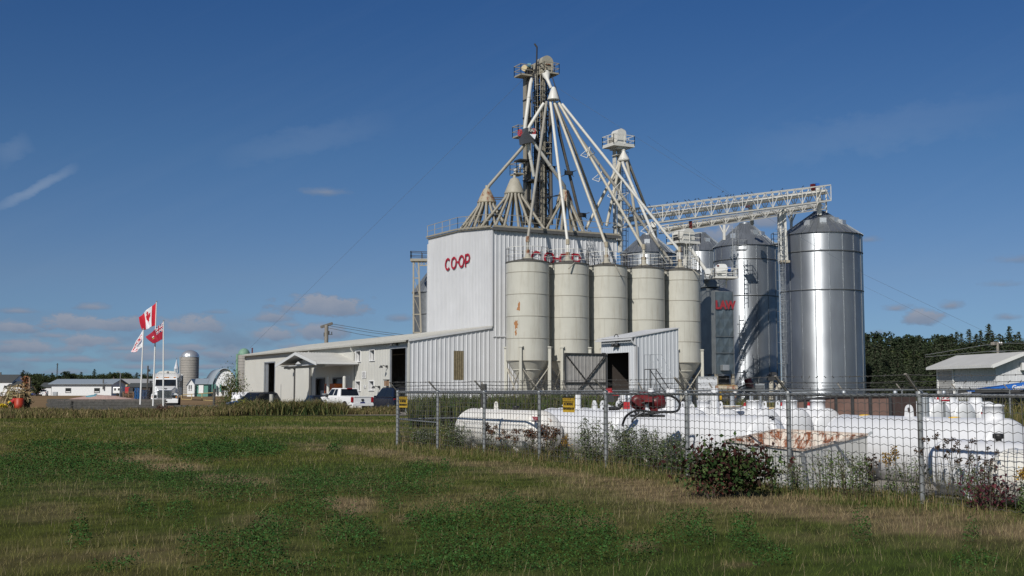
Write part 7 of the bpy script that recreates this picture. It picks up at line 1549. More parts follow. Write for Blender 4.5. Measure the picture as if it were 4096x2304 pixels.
p = P(4075, 1549, D-1.75); text_mesh('Genie', .3, p+V3(0, -.06, 0), (1, .0, .07), UP, t, M['white_paint'], bold=.012)
t = thing('wire_rack', 'dark wire rack standing by the right-hand shed behind the far tanks', 'rack', P(3795, 1600, 58)); D = 58; m = MB()
for k in range(6): m.bar(P(3782+k*5, 1564, D), P(3782+k*5, 1580, D), .02)
for Y in (1565, 1572, 1580): m.bar(P(3780, Y, D), P(3810, Y, D), .025)
m.bar(P(3780, 1565, D), V3(P(3780, 1565, D).x, D, 0), .04); m.bar(P(3810, 1565, D), V3(P(3810, 1565, D).x, D, 0), .04); m.build('rack_frame', M['dark'], t)
# ------------------------------------------------------------------ the person in the yard
def person(label, base, H, rz):
    me = bpy.data.meshes.new('body'); k = H/1.78
    J = {'pel': (0, 0, .98), 'wai': (0, 0, 1.12), 'che': (.02, 0, 1.32), 'nec': (.0, 0, 1.5), 'hd0': (.02, 0, 1.6), 'hd1': (.03, 0, 1.72), 'lh': (0, .1, .93), 'lk': (.05, .11, .5), 'la': (0, .12, .08), 'lt': (.16, .13, .03), 'rh': (0, -.1, .93), 'rk': (.02, -.12, .5), 'ra': (-.06, -.13, .08), 'rt': (.1, -.15, .03), 'ls': (0, .19, 1.43), 'le': (.0, .25, 1.15), 'lw': (.13, .22, .93), 'rs': (0, -.19, 1.43), 're': (-.02, -.26, 1.15), 'rw': (.1, -.24, .93)}
    E = [('pel', 'wai'), ('wai', 'che'), ('che', 'nec'), ('nec', 'hd0'), ('hd0', 'hd1'), ('pel', 'lh'), ('lh', 'lk'), ('lk', 'la'), ('la', 'lt'), ('pel', 'rh'), ('rh', 'rk'), ('rk', 'ra'), ('ra', 'rt'), ('che', 'ls'), ('ls', 'le'), ('le', 'lw'), ('che', 'rs'), ('rs', 're'), ('re', 'rw')]
    Rr = {'pel': .15, 'wai': .14, 'che': .16, 'nec': .06, 'hd0': .085, 'hd1': .085, 'lh': .1, 'lk': .07, 'la': .05, 'lt': .045, 'ls': .075, 'le': .05, 'lw': .035}
    ks = list(J); me.from_pydata([tuple(c*k for c in J[n]) for n in ks], [(ks.index(a), ks.index(b)) for a, b in E], []); o = bpy.data.objects.new('tmp', me); col.objects.link(o)
    sk_ = o.modifiers.new('s', 'SKIN'); o.modifiers.new('u', 'SUBSURF').levels = 2
    for i, n in enumerate(ks): r_ = Rr.get(n, Rr.get('l'+n[1:], .06))*k; me.skin_vertices[0].data[i].radius = (r_, r_)
    me.skin_vertices[0].data[0].use_root = True
    dg = bpy.context.evaluated_depsgraph_get(); dg.update(); fm = bpy.data.meshes.new_from_object(o.evaluated_get(dg)); bpy.data.objects.remove(o)
    t = thing('person', label, 'person', (0, 0, 0)); fm.materials.clear()
    for x in (M['skin'], M['shirt'], M['jeans'], M['hair'], M['dark']): fm.materials.append(x)
    for p in fm.polygons:
        z = p.center.z/k; y = abs(p.center.y)/k
        p.material_index = 4 if z < .07 else (2 if z < 1.0 and not (y > .17 and z > .85) else (1 if 1.0 <= z < 1.5 and not (y > .17 and z < 1.2) else (3 if z > 1.69 or (z > 1.6 and p.center.x < -.01) else 0))); p.use_smooth = True
    fm.name = 'body'; b = bpy.data.objects.new('body', fm); link(b, t)
    for s in (-1, 1):      # hands with fingers
        m = MB(); hx, hy = (.14, .22) if s > 0 else (.11, -.24); m.sphere((hx*k+.01, hy*k, .88), (.03, .02, .045), 8)
        for f in range(4): m.tube([(hx+.0+.015*(f-1.5), hy, .85), (hx+.01+.016*(f-1.5), hy, .81), (hx+.02+.014*(f-1.5), hy-s*.01, .78)], [.009, .008, .006], 5)
        m.tube([(hx+.025, hy, .89), (hx+.05, hy, .85)], [.01, .007], 5); m.build('hand', M['skin'], t)
    m = MB(); m.sphere((.03*k+.085, 0, 1.64*k), (.018, .014, .02), 6); m.sphere((.03, .085*k, 1.64*k), (.02, .01, .03), 6); m.sphere((.03, -.085*k, 1.64*k), (.02, .01, .03), 6); m.build('face_detail', M['skin'], t)
    place(t, base, rz); return t
p = P(2940, 1570, 94); person('person in a white shirt and blue jeans standing in the yard beyond the tanks', V3(p.x, 94, float(gz(p.x, 94))), 1.78, R(200))
# ------------------------------------------------------------------ ground
def vnoise(x, y, sc, seed=0):
    x, y = np.asarray(x)/sc+seed*17.3, np.asarray(y)/sc+seed*7.7; xi, yi = np.floor(x), np.floor(y); fx, fy = x-xi, y-yi
    h = lambda a, b: np.modf(np.abs(np.sin(a*127.1+b*311.7+seed*3.1)*43758.5453))[0]
    fx, fy = fx*fx*(3-2*fx), fy*fy*(3-2*fy)
    return (h(xi, yi)*(1-fx)+h(xi+1, yi)*fx)*(1-fy)+(h(xi, yi+1)*(1-fx)+h(xi+1, yi+1)*fx)*fy
def fbm(x, y, sc, seed=0): return .5*vnoise(x, y, sc, seed)+.3*vnoise(x, y, sc/2.3, seed+1)+.2*vnoise(x, y, sc/5.1, seed+2)
def sheet(name, xs, ys, zf, mt, parent=None, **kw):
    X, Y = np.meshgrid(xs, ys); V = np.stack([X, Y, zf(X, Y)], -1).reshape(-1, 3); nx = len(xs); i, j = np.meshgrid(np.arange(len(ys)-1), np.arange(nx-1), indexing='ij')
    a = i*nx+j; Fc = np.stack([a, a+1, a+nx+1, a+nx], -1).reshape(-1, 4); o = np_mesh(name, V, Fc, mt, **kw); o.data.polygons.foreach_set('use_smooth', np.ones(len(Fc), bool)); return o
def ground_mat():
    m, nt, b = new_mat('soil_and_thatch'); n1_, n2_ = noise(nt, .35, detail=6), noise(nt, 6, detail=5)
    c = mixc(nt, ramp(nt, n1_, [(.35, 0.), (.65, 1.)]), (.035, .042, .016), (.06, .052, .026)); c = mixc(nt, ramp(nt, n2_, [(.3, 0.), (.7, 1.)]), c, (.035, .038, .015)); nt.links.new(c, b.inputs['Base Color']); b.inputs['Roughness'].default_value = 1; b.inputs['Specular IOR Level'].default_value = 0
    return m
xs = np.concatenate([[-4000, -2000, -900, -400, -200, -120], np.arange(-80, 81, 2.0), [120, 200, 400, 900, 2000, 4000]]); ys = np.concatenate([[-60, -20, 0], np.arange(4, 130, 1.5), [140, 180, 260, 500, 1000, 2500, 6000]])
sheet('ground', xs, ys, gz, ground_mat(), kind='structure')
def field_mat(name, a, c_, sc=.5, st=(1, .25, 1)):
    m, nt, b = new_mat(name); c = mixc(nt, ramp(nt, noise(nt, sc, st, 7, .7), [(.3, 0.), (.7, 1.)]), a, c_); nt.links.new(c, b.inputs['Base Color']); b.inputs['Roughness'].default_value = 1; b.inputs['Specular IOR Level'].default_value = 0; return m
sheet('ploughed_field', np.array([-420., -200, -100, -60, -30, -12]), np.array([121., 160, 250, 380, 520]), lambda x, y: gz(x, y)+.012, field_mat('bare_field_soil', (.17, .115, .065), (.235, .165, .1), .09, (1, .2, 1)), kind='structure')
sheet('gravel_yard', np.arange(-34, 74, 2.0), np.arange(86, 120, 2.0), lambda x, y: gz(x, y)+.008, field_mat('yard_gravel', (.22, .2, .175), (.3, .275, .24), .6, (1, 1, 1)), kind='structure')
sheet('tank_yard_gravel', np.arange(-2, 14.1, .5), np.arange(0, 8.1, .5), lambda x, y: x*0, field_mat('grey_gravel', (.2, .19, .17), (.3, .28, .26), 3, (1, 1, 1)), kind='structure')
o = bpy.data.objects['tank_yard_gravel']; me = o.data; co_ = np.empty(len(me.vertices)*3, np.float32); me.vertices.foreach_get('co', co_); co_ = co_.reshape(-1, 3)
S_, N_ = co_[:, 0]*1.6+1.5, co_[:, 1]*1.6+.9; gx_ = F0.x+wdir.x*S_+ndir.x*N_; gy_ = F0.y+wdir.y*S_+ndir.y*N_; me.vertices.foreach_set('co', np.stack([gx_, gy_, gz(gx_, gy_)+.02], -1).astype(np.float32).ravel()); me.update()
# ------------------------------------------------------------------ grass
def topx(x, y, z=0.):                 # world to photograph pixels, to place the patches seen there
    zc = y*CT+(z-CZ)*ST; yc = -y*ST+(z-CZ)*CT; return 2048+F*x/zc, 1152-F*yc/zc
def blades(name, x, y, h, w_, cols, lean=.35, parent=None, mt=None, zb=None, **kw):
    n = len(x); a = RNG.uniform(0, 2*math.pi, n); l = RNG.normal(0, lean, n)*h; la = RNG.uniform(0, 2*math.pi, n); z = gz(x, y) if zb is None else zb
    dx, dy = np.cos(a)*w_/2, np.sin(a)*w_/2; tx, ty = x+np.cos(la)*l, y+np.sin(la)*l
    V = np.stack([np.stack([x-dx, y-dy, z-.01], -1), np.stack([x+dx, y+dy, z-.01], -1), np.stack([tx+dx*.25, ty+dy*.25, z+h], -1), np.stack([tx-dx*.25, ty-dy*.25, z+h], -1)], 1).reshape(-1, 3)
    return np_mesh(name, V, np.arange(n*4).reshape(-1, 4), mt or M['grass'], np.repeat(cols, 4, 0), parent=parent, **kw)
def sdist(x, y): return (x-F0.x)*wdir.x+(y-F0.y)*wdir.y, (x-F0.x)*ndir.x+(y-F0.y)*ndir.y
# clover patches and dry patches as seen, in pixels: centre, half sizes
CLOV = [(140, 1890, 330, 60, .9), (330, 1800, 280, 30, .7), (480, 1905, 200, 50, .8), (860, 1815, 170, 34, 1.), (1050, 1805, 90, 22, 1.), (690, 1950, 110, 45, 1.), (940, 1975, 150, 42, 1.), (1230, 1960, 120, 44, 1.1), (1400, 1955, 110, 38, 1.1), (1600, 1965, 160, 40, 1.1),
        (555, 2055, 75, 36, 1.), (715, 2065, 65, 34, 1.), (1250, 2060, 110, 60, 1.), (1560, 2040, 60, 32, 1.), (2030, 2020, 62, 34, 1.2), (1720, 2110, 110, 52, 1.2), (1900, 2100, 110, 40, 1.), (2080, 2105, 130, 50, 1.), (2230, 2140, 140, 62, 1.2), (320, 2170, 60, 45, 1.), (830, 2200, 110, 50, .9), (1010, 2210, 130, 60, 1.1), (1120, 2120, 130, 50, .8),
        (1400, 2160, 120, 60, 1.), (1790, 2215, 110, 65, 1.2), (1920, 2220, 80, 62, 1.2), (2410, 2150, 60, 55, 1.1), (2690, 2140, 60, 46, 1.2), (2790, 2165, 55, 48, 1.2), (2975, 2190, 50, 55, 1.2), (3445, 2150, 55, 34, 1.2), (3890, 2160, 38, 34, 1.), (450, 2270, 120, 30, 1.), (2080, 2260, 130, 50, 1.), (3080, 2250, 100, 40, .7), (3900, 2270, 100, 40, .5), (1690, 1890, 70, 20, 1.), (1780, 1885, 24, 17, 1.), (1340, 1800, 40, 16, .8), (2540, 2230, 120, 40, .6),
        (990, 1790, 30, 18, 1.1), (60, 1960, 120, 30, .6), (2330, 2260, 100, 40, .9), (1000, 2290, 300, 26, .8), (1900, 2290, 500, 26, .6)]
DRY = [(560, 1830, 120, 16, .9), (700, 1870, 120, 22, .9), (900, 1925, 140, 24, .9), (1000, 1935, 110, 18, .7), (1410, 2030, 90, 34, 1.), (1600, 2075, 60, 22, .8), (1350, 2000, 60, 14, .7), (3300, 1985, 300, 20, .8), (3700, 2050, 380, 30, .8), (2900, 1990, 200, 24, .8), (250, 2060, 140, 40, .5), (120, 2080, 120, 30, .4), (1030, 2080, 120, 30, .5), (1230, 1710, 340, 8, .4), (1500, 1725, 100, 9, .6), (2560, 2190, 50, 30, .8), (2950, 2270, 100, 20, .8), (2180, 2060, 90, 14, .5), (3250, 2040, 280, 28, .5), (600, 2230, 200, 40, .35)]
def patch(x, y, L, warp=.55, seed=5):
    X, Y = topx(x, y); r = np.zeros_like(x); wv = (fbm(x, y, 1.3, seed)-.5)*2
    for cx, cy, rx, ry, s in L:
        d = np.sqrt(((X-cx)/rx)**2+((Y-cy)/ry)**2)+wv*warp; r = np.maximum(r, s*np.clip((1.15-d)/.5, 0, 1))
    return r
def strip_dry(x, y):
    s, n = sdist(x, y); nn = n+(fbm(x, y, 2.2, 9)-.5)*1.8; return np.clip(1-np.abs(nn+2.0)/1.1, 0, 1)**.7*np.clip((s+4.5)/3, 0, 1)*np.clip(fbm(x, y, 1.4, 19)*2.6-.45, .15, 1)
def lawn(N0, D0, D1, seed):
    D = D0+(D1-D0)*RNG.random(N0); x = (RNG.random(N0)*2-1)*D*.475; y = D; k = np.ones(N0, bool); s, n = sdist(x, y); k &= ~((n > .9) & (s > .5)); k &= ~((y > 58) & (x > -4) & False)
    return x[k], y[k]
def tones(x, y):
    n_a, n_b, n_c = fbm(x, y, 4.0, 1), fbm(x, y, 1.1, 3), fbm(x, y, 9, 6); cl, dr2, sd_ = patch(x, y, CLOV, .6, 5), patch(x, y, DRY, .7, 6), strip_dry(x, y)
    dry = np.clip(np.maximum(dr2*.95, sd_*1.1)+np.clip((n_b-.6)*1.2, 0, .25)+np.clip((n_a-.52)*1.9, 0, .42), 0, 1)*(1-.6*np.clip(cl, 0, 1))
    base = np.stack([.084+.055*n_a, .110+.03*n_a, .023+.008*n_a], -1); grn = np.array([.052, .104, .022]); g = .7*np.clip((n_c-.35)*2, 0, 1)[:, None]
    return n_b, cl, dry, base*(1-g)+grn*g
x, y = lawn(340000, 11., 82., 1)
n_b, cl, dry, base = tones(x, y); tan = np.array([.27, .205, .115])
mixv = np.clip(dry[:, None]*1.0+RNG.normal(0, .22, (len(x), 1))*(dry[:, None] > .05), 0, 1); cols = base*(1-mixv)+tan*mixv
cols = cols*RNG.uniform(.7, 1.25, (len(x), 1)); odd = RNG.random(len(x)) < .07; cols[odd] = np.array([.22, .18, .095])*RNG.uniform(.6, 1.2, (odd.sum(), 1))
h = (.028+.05*RNG.random(len(x)))*(1+.1*dry)*(.65+.7*n_b)*(1-.45*np.clip(cl, 0, 1)); w_ = np.maximum(.0045, .0003*y)
blades('lawn_grass', x, y, h, w_, cols, .75, label='rough mown grass with dry straw-coloured patches across the foreground', cat='grass', kind='stuff')
x2, y2 = lawn(26000, 11., 70., 2); nb2, cl2, dr2_, bs2 = tones(x2, y2); k_ = RNG.random(len(x2)) < .25+.75*dr2_; x2, y2, bs2 = x2[k_], y2[k_], bs2[k_]; blades('long_grass', x2, y2, RNG.uniform(.08, .19, len(x2)), np.maximum(.004, .00026*y2), np.where(RNG.random((len(x2), 1)) < .6, np.array([.3, .25, .15]), bs2)*RNG.uniform(.7, 1.2, (len(x2), 1)), .4, label='scattered longer bent grass blades standing above the mown grass', cat='grass', kind='stuff')
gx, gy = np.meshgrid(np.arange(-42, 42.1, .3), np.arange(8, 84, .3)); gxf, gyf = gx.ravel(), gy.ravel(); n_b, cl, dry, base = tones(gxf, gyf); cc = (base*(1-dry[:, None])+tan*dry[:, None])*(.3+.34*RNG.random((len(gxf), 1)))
i, j = np.meshgrid(np.arange(gx.shape[0]-1), np.arange(gx.shape[1]-1), indexing='ij'); a_ = i*gx.shape[1]+j; Fc = np.stack([a_, a_+1, a_+gx.shape[1]+1, a_+gx.shape[1]], -1).reshape(-1, 4)
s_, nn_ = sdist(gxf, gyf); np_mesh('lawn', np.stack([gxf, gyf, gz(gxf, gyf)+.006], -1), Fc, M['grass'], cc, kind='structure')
# clover leaves
N0 = 620000; D = 11+(70-11)*RNG.random(N0)**1.25; x = (RNG.random(N0)*2-1)*D*.46; y = D; c = patch(x, y, CLOV, .65, 5); lum = fbm(x, y, .55, 12); k = RNG.random(N0) < np.clip(c*1.25-.15, 0, 1)*(.35+.65*(lum > .42)); x, y, c, lum = x[k], y[k], c[k], lum[k]; n = len(x); print('clover', n)
hh = (.05+.3*np.clip(c, 0, 1.2)*np.clip((lum-.3)*2.6, 0, 1.1)); z = gz(x, y)+hh*RNG.random(n)**.6; sz = np.maximum(.013, .00062*y)*RNG.uniform(.7, 1.5, n)
d = RNG.normal(size=(n, 3)); d[:, 2] *= .55; d /= np.linalg.norm(d, axis=1)[:, None]; e = np.cross(d, RNG.normal(size=(n, 3))*np.array([1, 1, .5])); e /= np.linalg.norm(e, axis=1)[:, None]; C = np.stack([x, y, z], -1)
V = np.stack([C-d*sz[:, None], C+e*sz[:, None]*.55, C+d*sz[:, None], C-e*sz[:, None]*.55], 1).reshape(-1, 3); cc = np.array([.022, .064, .016])*RNG.uniform(.45, 1.7, (n, 1))+np.array([.018, .012, 0])*RNG.random((n, 1))
np_mesh('clover', V, np.arange(n*4).reshape(-1, 4), M['leaf'], np.repeat(cc, 4, 0), label='dark green clover clumps scattered through the grass', cat='clover', kind='stuff')
# ------------------------------------------------------------------ tall weeds
def weeds(name, label, n, fx, hf, cset, wmul=1., lean=.25, seedheads=.25):
    x, y, hs = fx(n); h = hf(x, y)*RNG.uniform(.45, 1.1, len(x)); n = len(x); ci = RNG.integers(0, len(cset), n); cl_ = np.array(cset)[ci]*RNG.uniform(.65, 1.25, (n, 1))*(.8+.4*fbm(x, y, 1.5, 3)[:, None]); w_ = np.maximum(.012, .00035*y)*wmul*RNG.uniform(.6, 1.6, n)
    # stems plus bent leaves
    a = RNG.uniform(0, 2*math.pi, n); la = RNG.uniform(0, 2*math.pi, n); l = np.abs(RNG.normal(0, lean, n))*h; z = gz(x, y); dx, dy = np.cos(a)*w_/2, np.sin(a)*w_/2
    mx, my, mz = x+np.cos(la)*l*.35, y+np.sin(la)*l*.35, z+h*.68; tx, ty, tz = x+np.cos(la)*l*1.15, y+np.sin(la)*l*1.15, z+h*(1-.25*RNG.random(n))
    st = lambda X_, Y_, Z_: np.stack([X_, Y_, Z_], -1)
    V = np.stack([st(x-dx, y-dy, z-.02), st(x+dx, y+dy, z-.02), st(mx+dx*.8, my+dy*.8, mz), st(mx-dx*.8, my-dy*.8, mz), st(tx+dx*.15, ty+dy*.15, tz), st(tx-dx*.15, ty-dy*.15, tz)], 1).reshape(-1, 3)
    b_ = np.arange(n)*6; Fc = np.concatenate([np.stack([b_, b_+1, b_+2, b_+3], -1), np.stack([b_+3, b_+2, b_+4, b_+5], -1)])
    np_mesh(name, V, Fc, M['grass'], np.repeat(cl_, 6, 0), label=label, cat='weeds', kind='stuff')
OL = [(.10, .10, .035), (.14, .13, .05), (.075, .09, .03), (.2, .16, .075), (.12, .085, .045), (.26, .2, .11)]
GR = [(.055, .085, .03), (.075, .095, .035), (.04, .065, .025), (.12, .12, .05)]
def hprof(x, y):
    X = 2048+F*x/y; h = np.interp(X, [-100, 60, 200, 450, 700, 880, 960, 1040, 1180, 1270, 1370, 1400, 1480, 1560, 1640], [.5, .55, .5, .42, .48, .65, .9, 1.0, 1.05, 1.0, .85, .45, .5, .65, .65]); return h*np.clip(fbm(x, y, 1.6, 8)*1.7+.1, .3, 1.35)
def fx_left(n):
    X = RNG.uniform(-120, 1600, n); D0 = np.interp(X, [-120, 700, 1000, 1600], [75, 78, 86, 88]); D1 = np.interp(X, [-120, 700, 1000, 1380, 1420, 1600], [91, 96, 94, 93, 92, 95]); y = D0+(D1-D0)*RNG.random(n)**1.0; return (X-2048)/F*y, y, None
weeds('tall_grass', 'strip of tall olive and straw-coloured grass along the far edge of the lawn', 52000, fx_left, hprof, OL, lean=.4)
def fx_left2(n):
    X = RNG.normal(1130, 130, n); X = np.where(X > 1390, 1390-RNG.random(n)*300, X); y = RNG.uniform(86, 93, n); return (X-2048)/F*y, y, None
weeds('reeds', 'dark green reeds and cornflag leaves hiding the parked cars', 4200, fx_left2, hprof, GR+OL[:2], 1.7, .7)
def fx_back(n):
    X = np.concatenate([RNG.uniform(1640, 2460, int(n*.75)), RNG.uniform(2460, 3060, n-int(n*.75))]); y = RNG.uniform(58, 74, n); return (X-2048)/F*y, y, None
weeds('reeds', 'band of dark green reeds between the tank yard and the warehouse', 16000, fx_back, lambda x, y: np.interp(2048+F*x/y, [1640, 2400, 2470, 3060], [1.55, 1.35, .75, .7])*(.7+.6*fbm(x, y, 3, 4)), GR+[(.1, .1, .04)], 2.0, .35)
def fx_back2(n):
    X = RNG.uniform(2900, 4140, n); y = RNG.uniform(50, 70, n); return (X-2048)/F*y, y, None
weeds('tall_grass', 'olive grass behind the tank yard at the right', 9000, fx_back2, lambda x, y: 1.15*(.7+.6*fbm(x, y, 3, 4)), OL[:4], 1.6)
def fx_fence(n):
    s = RNG.uniform(-.6, 27, n); q = np.clip(RNG.normal(.25, .65, n), -1.1, 2.2); return F0.x+wdir.x*s+ndir.x*q, F0.y+wdir.y*s+ndir.y*q, None
weeds('fence_weeds', 'tangle of brown and olive weeds growing through the foot of the fence', 24000, fx_fence, lambda x, y: .55*np.clip(fbm(x, y, 1.3, 14)*1.9-.45, .12, 1.2)*np.where(x > 3.2, .55, 1.)*RNG.uniform(.4, 1.1, len(x)), [(.13, .115, .045), (.09, .105, .033), (.17, .13, .06), (.08, .095, .03), (.065, .09, .028), (.26, .2, .11), (.1, .12, .04)], .62, .45)
def fx_side(n):
    q = RNG.uniform(0, 9, n); s = RNG.normal(.3, .5, n); return F0.x+wdir.x*s+ndir.x*q, F0.y+wdir.y*s+ndir.y*q, None
weeds('fence_weeds', 'low weeds along the fence that runs back from the corner', 4500, fx_side, lambda x, y: .5*(.6+.8*fbm(x, y, 1.2, 15)), OL, .8, .3)
# ------------------------------------------------------------------ single plants
def quads(C, d, e, s, asp): return np.stack([C-d*s, C+e*s*asp, C+d*s, C-e*s*asp], 1).reshape(-1, 3)
def unit(a): return a/np.linalg.norm(a, axis=1)[:, None]
def plant(name, label, X, Yt, n_off, wd, kind, seed, cat, group=None, D=None):
    rg = np.random.default_rng(seed); rd = random.Random(seed)
    if D is None: s = s_at(X, n_off); b = Q(s, n_off)
    else: b = P(X, 1560, D); b.z = 0
    b.z = float(gz(b.x, b.y)); tp = P(X, Yt, b.y); H = tp.z-b.z; t = thing(name, label, cat, b, group)
    ns = {'aster': 16, 'goldenrod': 4, 'lace': 9, 'dock': 6}[kind]; m = MB(); Lc, Ld, Le, Ls, Lk = [], [], [], [], []; Fc_, Fs_, Fk = [], [], []
    for k in range(ns):
        a = rd.uniform(0, 6.28); r0 = rd.uniform(0, wd*.25); h = H*rd.uniform(.7, 1.0) if k else H; q = b+V3(math.cos(a)*r0, math.sin(a)*r0*.6, 0); e_ = q+V3(math.cos(a)*wd*.4*rd.random(), math.sin(a)*wd*.3*rd.random(), h); mid = q.lerp(e_, .5)+V3(rd.uniform(-.03, .03), rd.uniform(-.03, .03), 0)
        m.tube([q, mid, e_], [.005, .004, .002], 4)
        if kind == 'aster':
            for j in range(int(52+75*wd) if X < 2790 else int(14+18*wd)):
                f = rd.uniform(.2, 1); c = q.lerp(e_, f); sp = .05+.16*math.sin(min(1, (f-.15)*1.25)*math.pi)*wd; c = c+V3(rd.gauss(0, sp*.7), rd.gauss(0, sp*.7), rd.gauss(0, .03)); Lc.append(c); Ls.append(rd.uniform(.02, .042)); Lk.append(rd.choice([(.07, .105, .035), (.05, .08, .025), (.09, .12, .05), (.13, .135, .07)]))
                if f > .5 and rd.random() < .3: Fc_.append(c+V3(rd.gauss(0, .03), rd.gauss(0, .03), .03)); Fs_.append(rd.uniform(.009, .015)); Fk.append((.38, .38, .34))
        elif kind == 'goldenrod':
            for j in range(60): f = rd.uniform(.1, .86); c = q.lerp(e_, f)+V3(rd.gauss(0, .03), rd.gauss(0, .03), 0); Lc.append(c); Ls.append(rd.uniform(.03, .05)*(1.2-f)); Lk.append(rd.choice([(.06, .1, .03), (.08, .11, .04), (.05, .08, .03)]))
            for j in range(80): f = rd.uniform(.8, 1.03); c = q.lerp(e_, f)+V3(rd.gauss(0, .035*(1.15-f)*5), rd.gauss(0, .03), 0); Fc_.append(c); Fs_.append(rd.uniform(.012, .02)); Fk.append(rd.choice([(.36, .24, .04), (.28, .17, .04), (.2, .11, .05)]))
        elif kind == 'dock':
            for j in range(30): f = rd.uniform(.1, .8); c = q.lerp(e_, f)+V3(rd.gauss(0, .05), rd.gauss(0, .05), 0); Lc.append(c); Ls.append(rd.uniform(.025, .05)); Lk.append(rd.choice([(.1, .1, .04), (.12, .08, .04), (.07, .09, .03)]))
            for j in range(70): f = rd.uniform(.86, 1.0); c = q.lerp(e_, f)+V3(rd.gauss(0, .05), rd.gauss(0, .05), rd.gauss(0, .02)); Fc_.append(c); Fs_.append(rd.uniform(.016, .028)); Fk.append(rd.choice([(.13, .05, .03), (.09, .05, .03), (.18, .11, .06)]))
        else:
            for j in range(6): f = rd.uniform(.05, .5); Lc.append(q.lerp(e_, f)+V3(rd.gauss(0, .03), rd.gauss(0, .03), 0)); Ls.append(.025); Lk.append((.1, .1, .05))
            for br in range(rd.randint(1, 2)):
                x0 = q.lerp(e_, rd.uniform(.5, .8)) if br else e_; c = x0+V3(rd.uniform(-.15, .15), rd.uniform(-.1, .1), rd.uniform(.05, .2)) if br else e_; m.bar(x0, c, .004)
                for j in range(26): Fc_.append(c+V3(rd.gauss(0, .016), rd.gauss(0, .016), rd.gauss(0, .02))); Fs_.append(.016); Fk.append(rd.choice([(.07, .045, .03), (.12, .08, .05), (.05, .035, .03)]))
    m.build('stem', mat_stem, t)
    for nm, Cn, S, K, asp in (('leaves', Lc, Ls, Lk, .32), ('flower_heads', Fc_, Fs_, Fk, .8)):  # second mesh holds the flower and seed heads of all stems
        if not Cn: continue
        C = np.array([tuple(v) for v in Cn]); n = len(C); d = unit(rg.normal(size=(n, 3))+np.array([0, 0, .5])); e = unit(np.cross(d, rg.normal(size=(n, 3)))); V = quads(C, d, e, np.array(S)[:, None], asp); cc = np.array(K)*rg.uniform(.7, 1.3, (n, 1)); np_mesh(nm, V-np.array(tuple(b)), np.arange(n*4).reshape(-1, 4), M['leaf'], np.repeat(cc, 4, 0), parent=t)
mat_stem = mat('weed_stem', (.1, .085, .045), .8, var=.3)
AS = 'bushy white asters along the fence'
for i, (X, Yt, no, wd, lab) in enumerate(((2370, 1672, .25, .95, 'tallest bushy white aster, just left of the fifth fence post'), (2545, 1700, .3, .7, 'white aster clump below the black hose'), (2635, 1722, .35, .9, 'white aster clump left of the dogwood, in front of the shadow band'), (2700, 1735, .2, .6, 'smaller white aster beside the clump left of the sixth post'),
        (2485, 1712, .2, .5, 'thin white aster right of the fifth fence post'), (1700, 1712, .3, .9, 'pale aster clump between the first two fence posts'), (1830, 1690, .3, .8, 'pale aster clump in front of the rust-streaked tank'), (3290, 1800, -.2, .6, 'white aster at the front corner of the steel bin'), (3380, 1800, -.15, .4, 'slender aster in front of the right side of the steel bin'),
        (3435, 1812, -.2, .35, 'second slender aster right of the steel bin'), (3640, 1818, .3, .55, 'white aster left of the rightmost fence post'), (3180, 1830, -.3, .55, 'low aster between the dogwood and the steel bin post'), (3895, 1842, .2, .5, 'low aster in front of the low white tank'), (2800, 1790, .2, .6, 'aster behind the left edge of the dogwood'))): plant('aster', lab, X, Yt, no, wd, 'aster', 40+i, 'plant', AS)
for i, (X, Yt, no, lab) in enumerate(((3558, 1790, .15, 'single tall goldenrod between the steel bin and the rightmost post'), (2270, 1738, .3, 'short yellow goldenrod between the fourth and fifth posts'), (4075, 1850, -.2, 'goldenrod at the right edge of the picture'))): plant('goldenrod', lab, X, Yt, no, .25, 'goldenrod', 70+i, 'plant', 'goldenrods by the fence')
for i, (X, Yt, no, wd, lab) in enumerate(((2180, 1700, .2, .5, 'brown-headed weed left of the black and yellow sign'), (2210, 1706, .25, .5, 'second brown-headed weed just right of the fourth post'), (2040, 1718, .2, .6, 'rusty-headed weed in front of the rust-streaked tank'), (1960, 1690, .2, .4, 'tall brown weed right of the third fence post'), (2125, 1715, .25, .3, 'thin brown-headed weed before the tank end with the red decal'))): plant('dock_weed', lab, X, Yt, no, wd, 'dock', 80+i, 'plant', 'brown-headed weeds by the fence')
for i, (X, Yt, no, wd, lab) in enumerate(((3740, 1742, .1, .7, 'dry wild carrot stems just right of the rightmost post'), (3830, 1765, .15, .8, 'dry wild carrot stems in front of the low white tank'), (3930, 1790, .1, .7, 'dry wild carrot stems before the cream tank end'), (3470, 1830, .2, .3, 'short dry wild carrot right of the steel bin'))): plant('wild_carrot', lab, X, Yt, no, wd, 'lace', 90+i, 'plant', 'dry wild carrot by the fence')
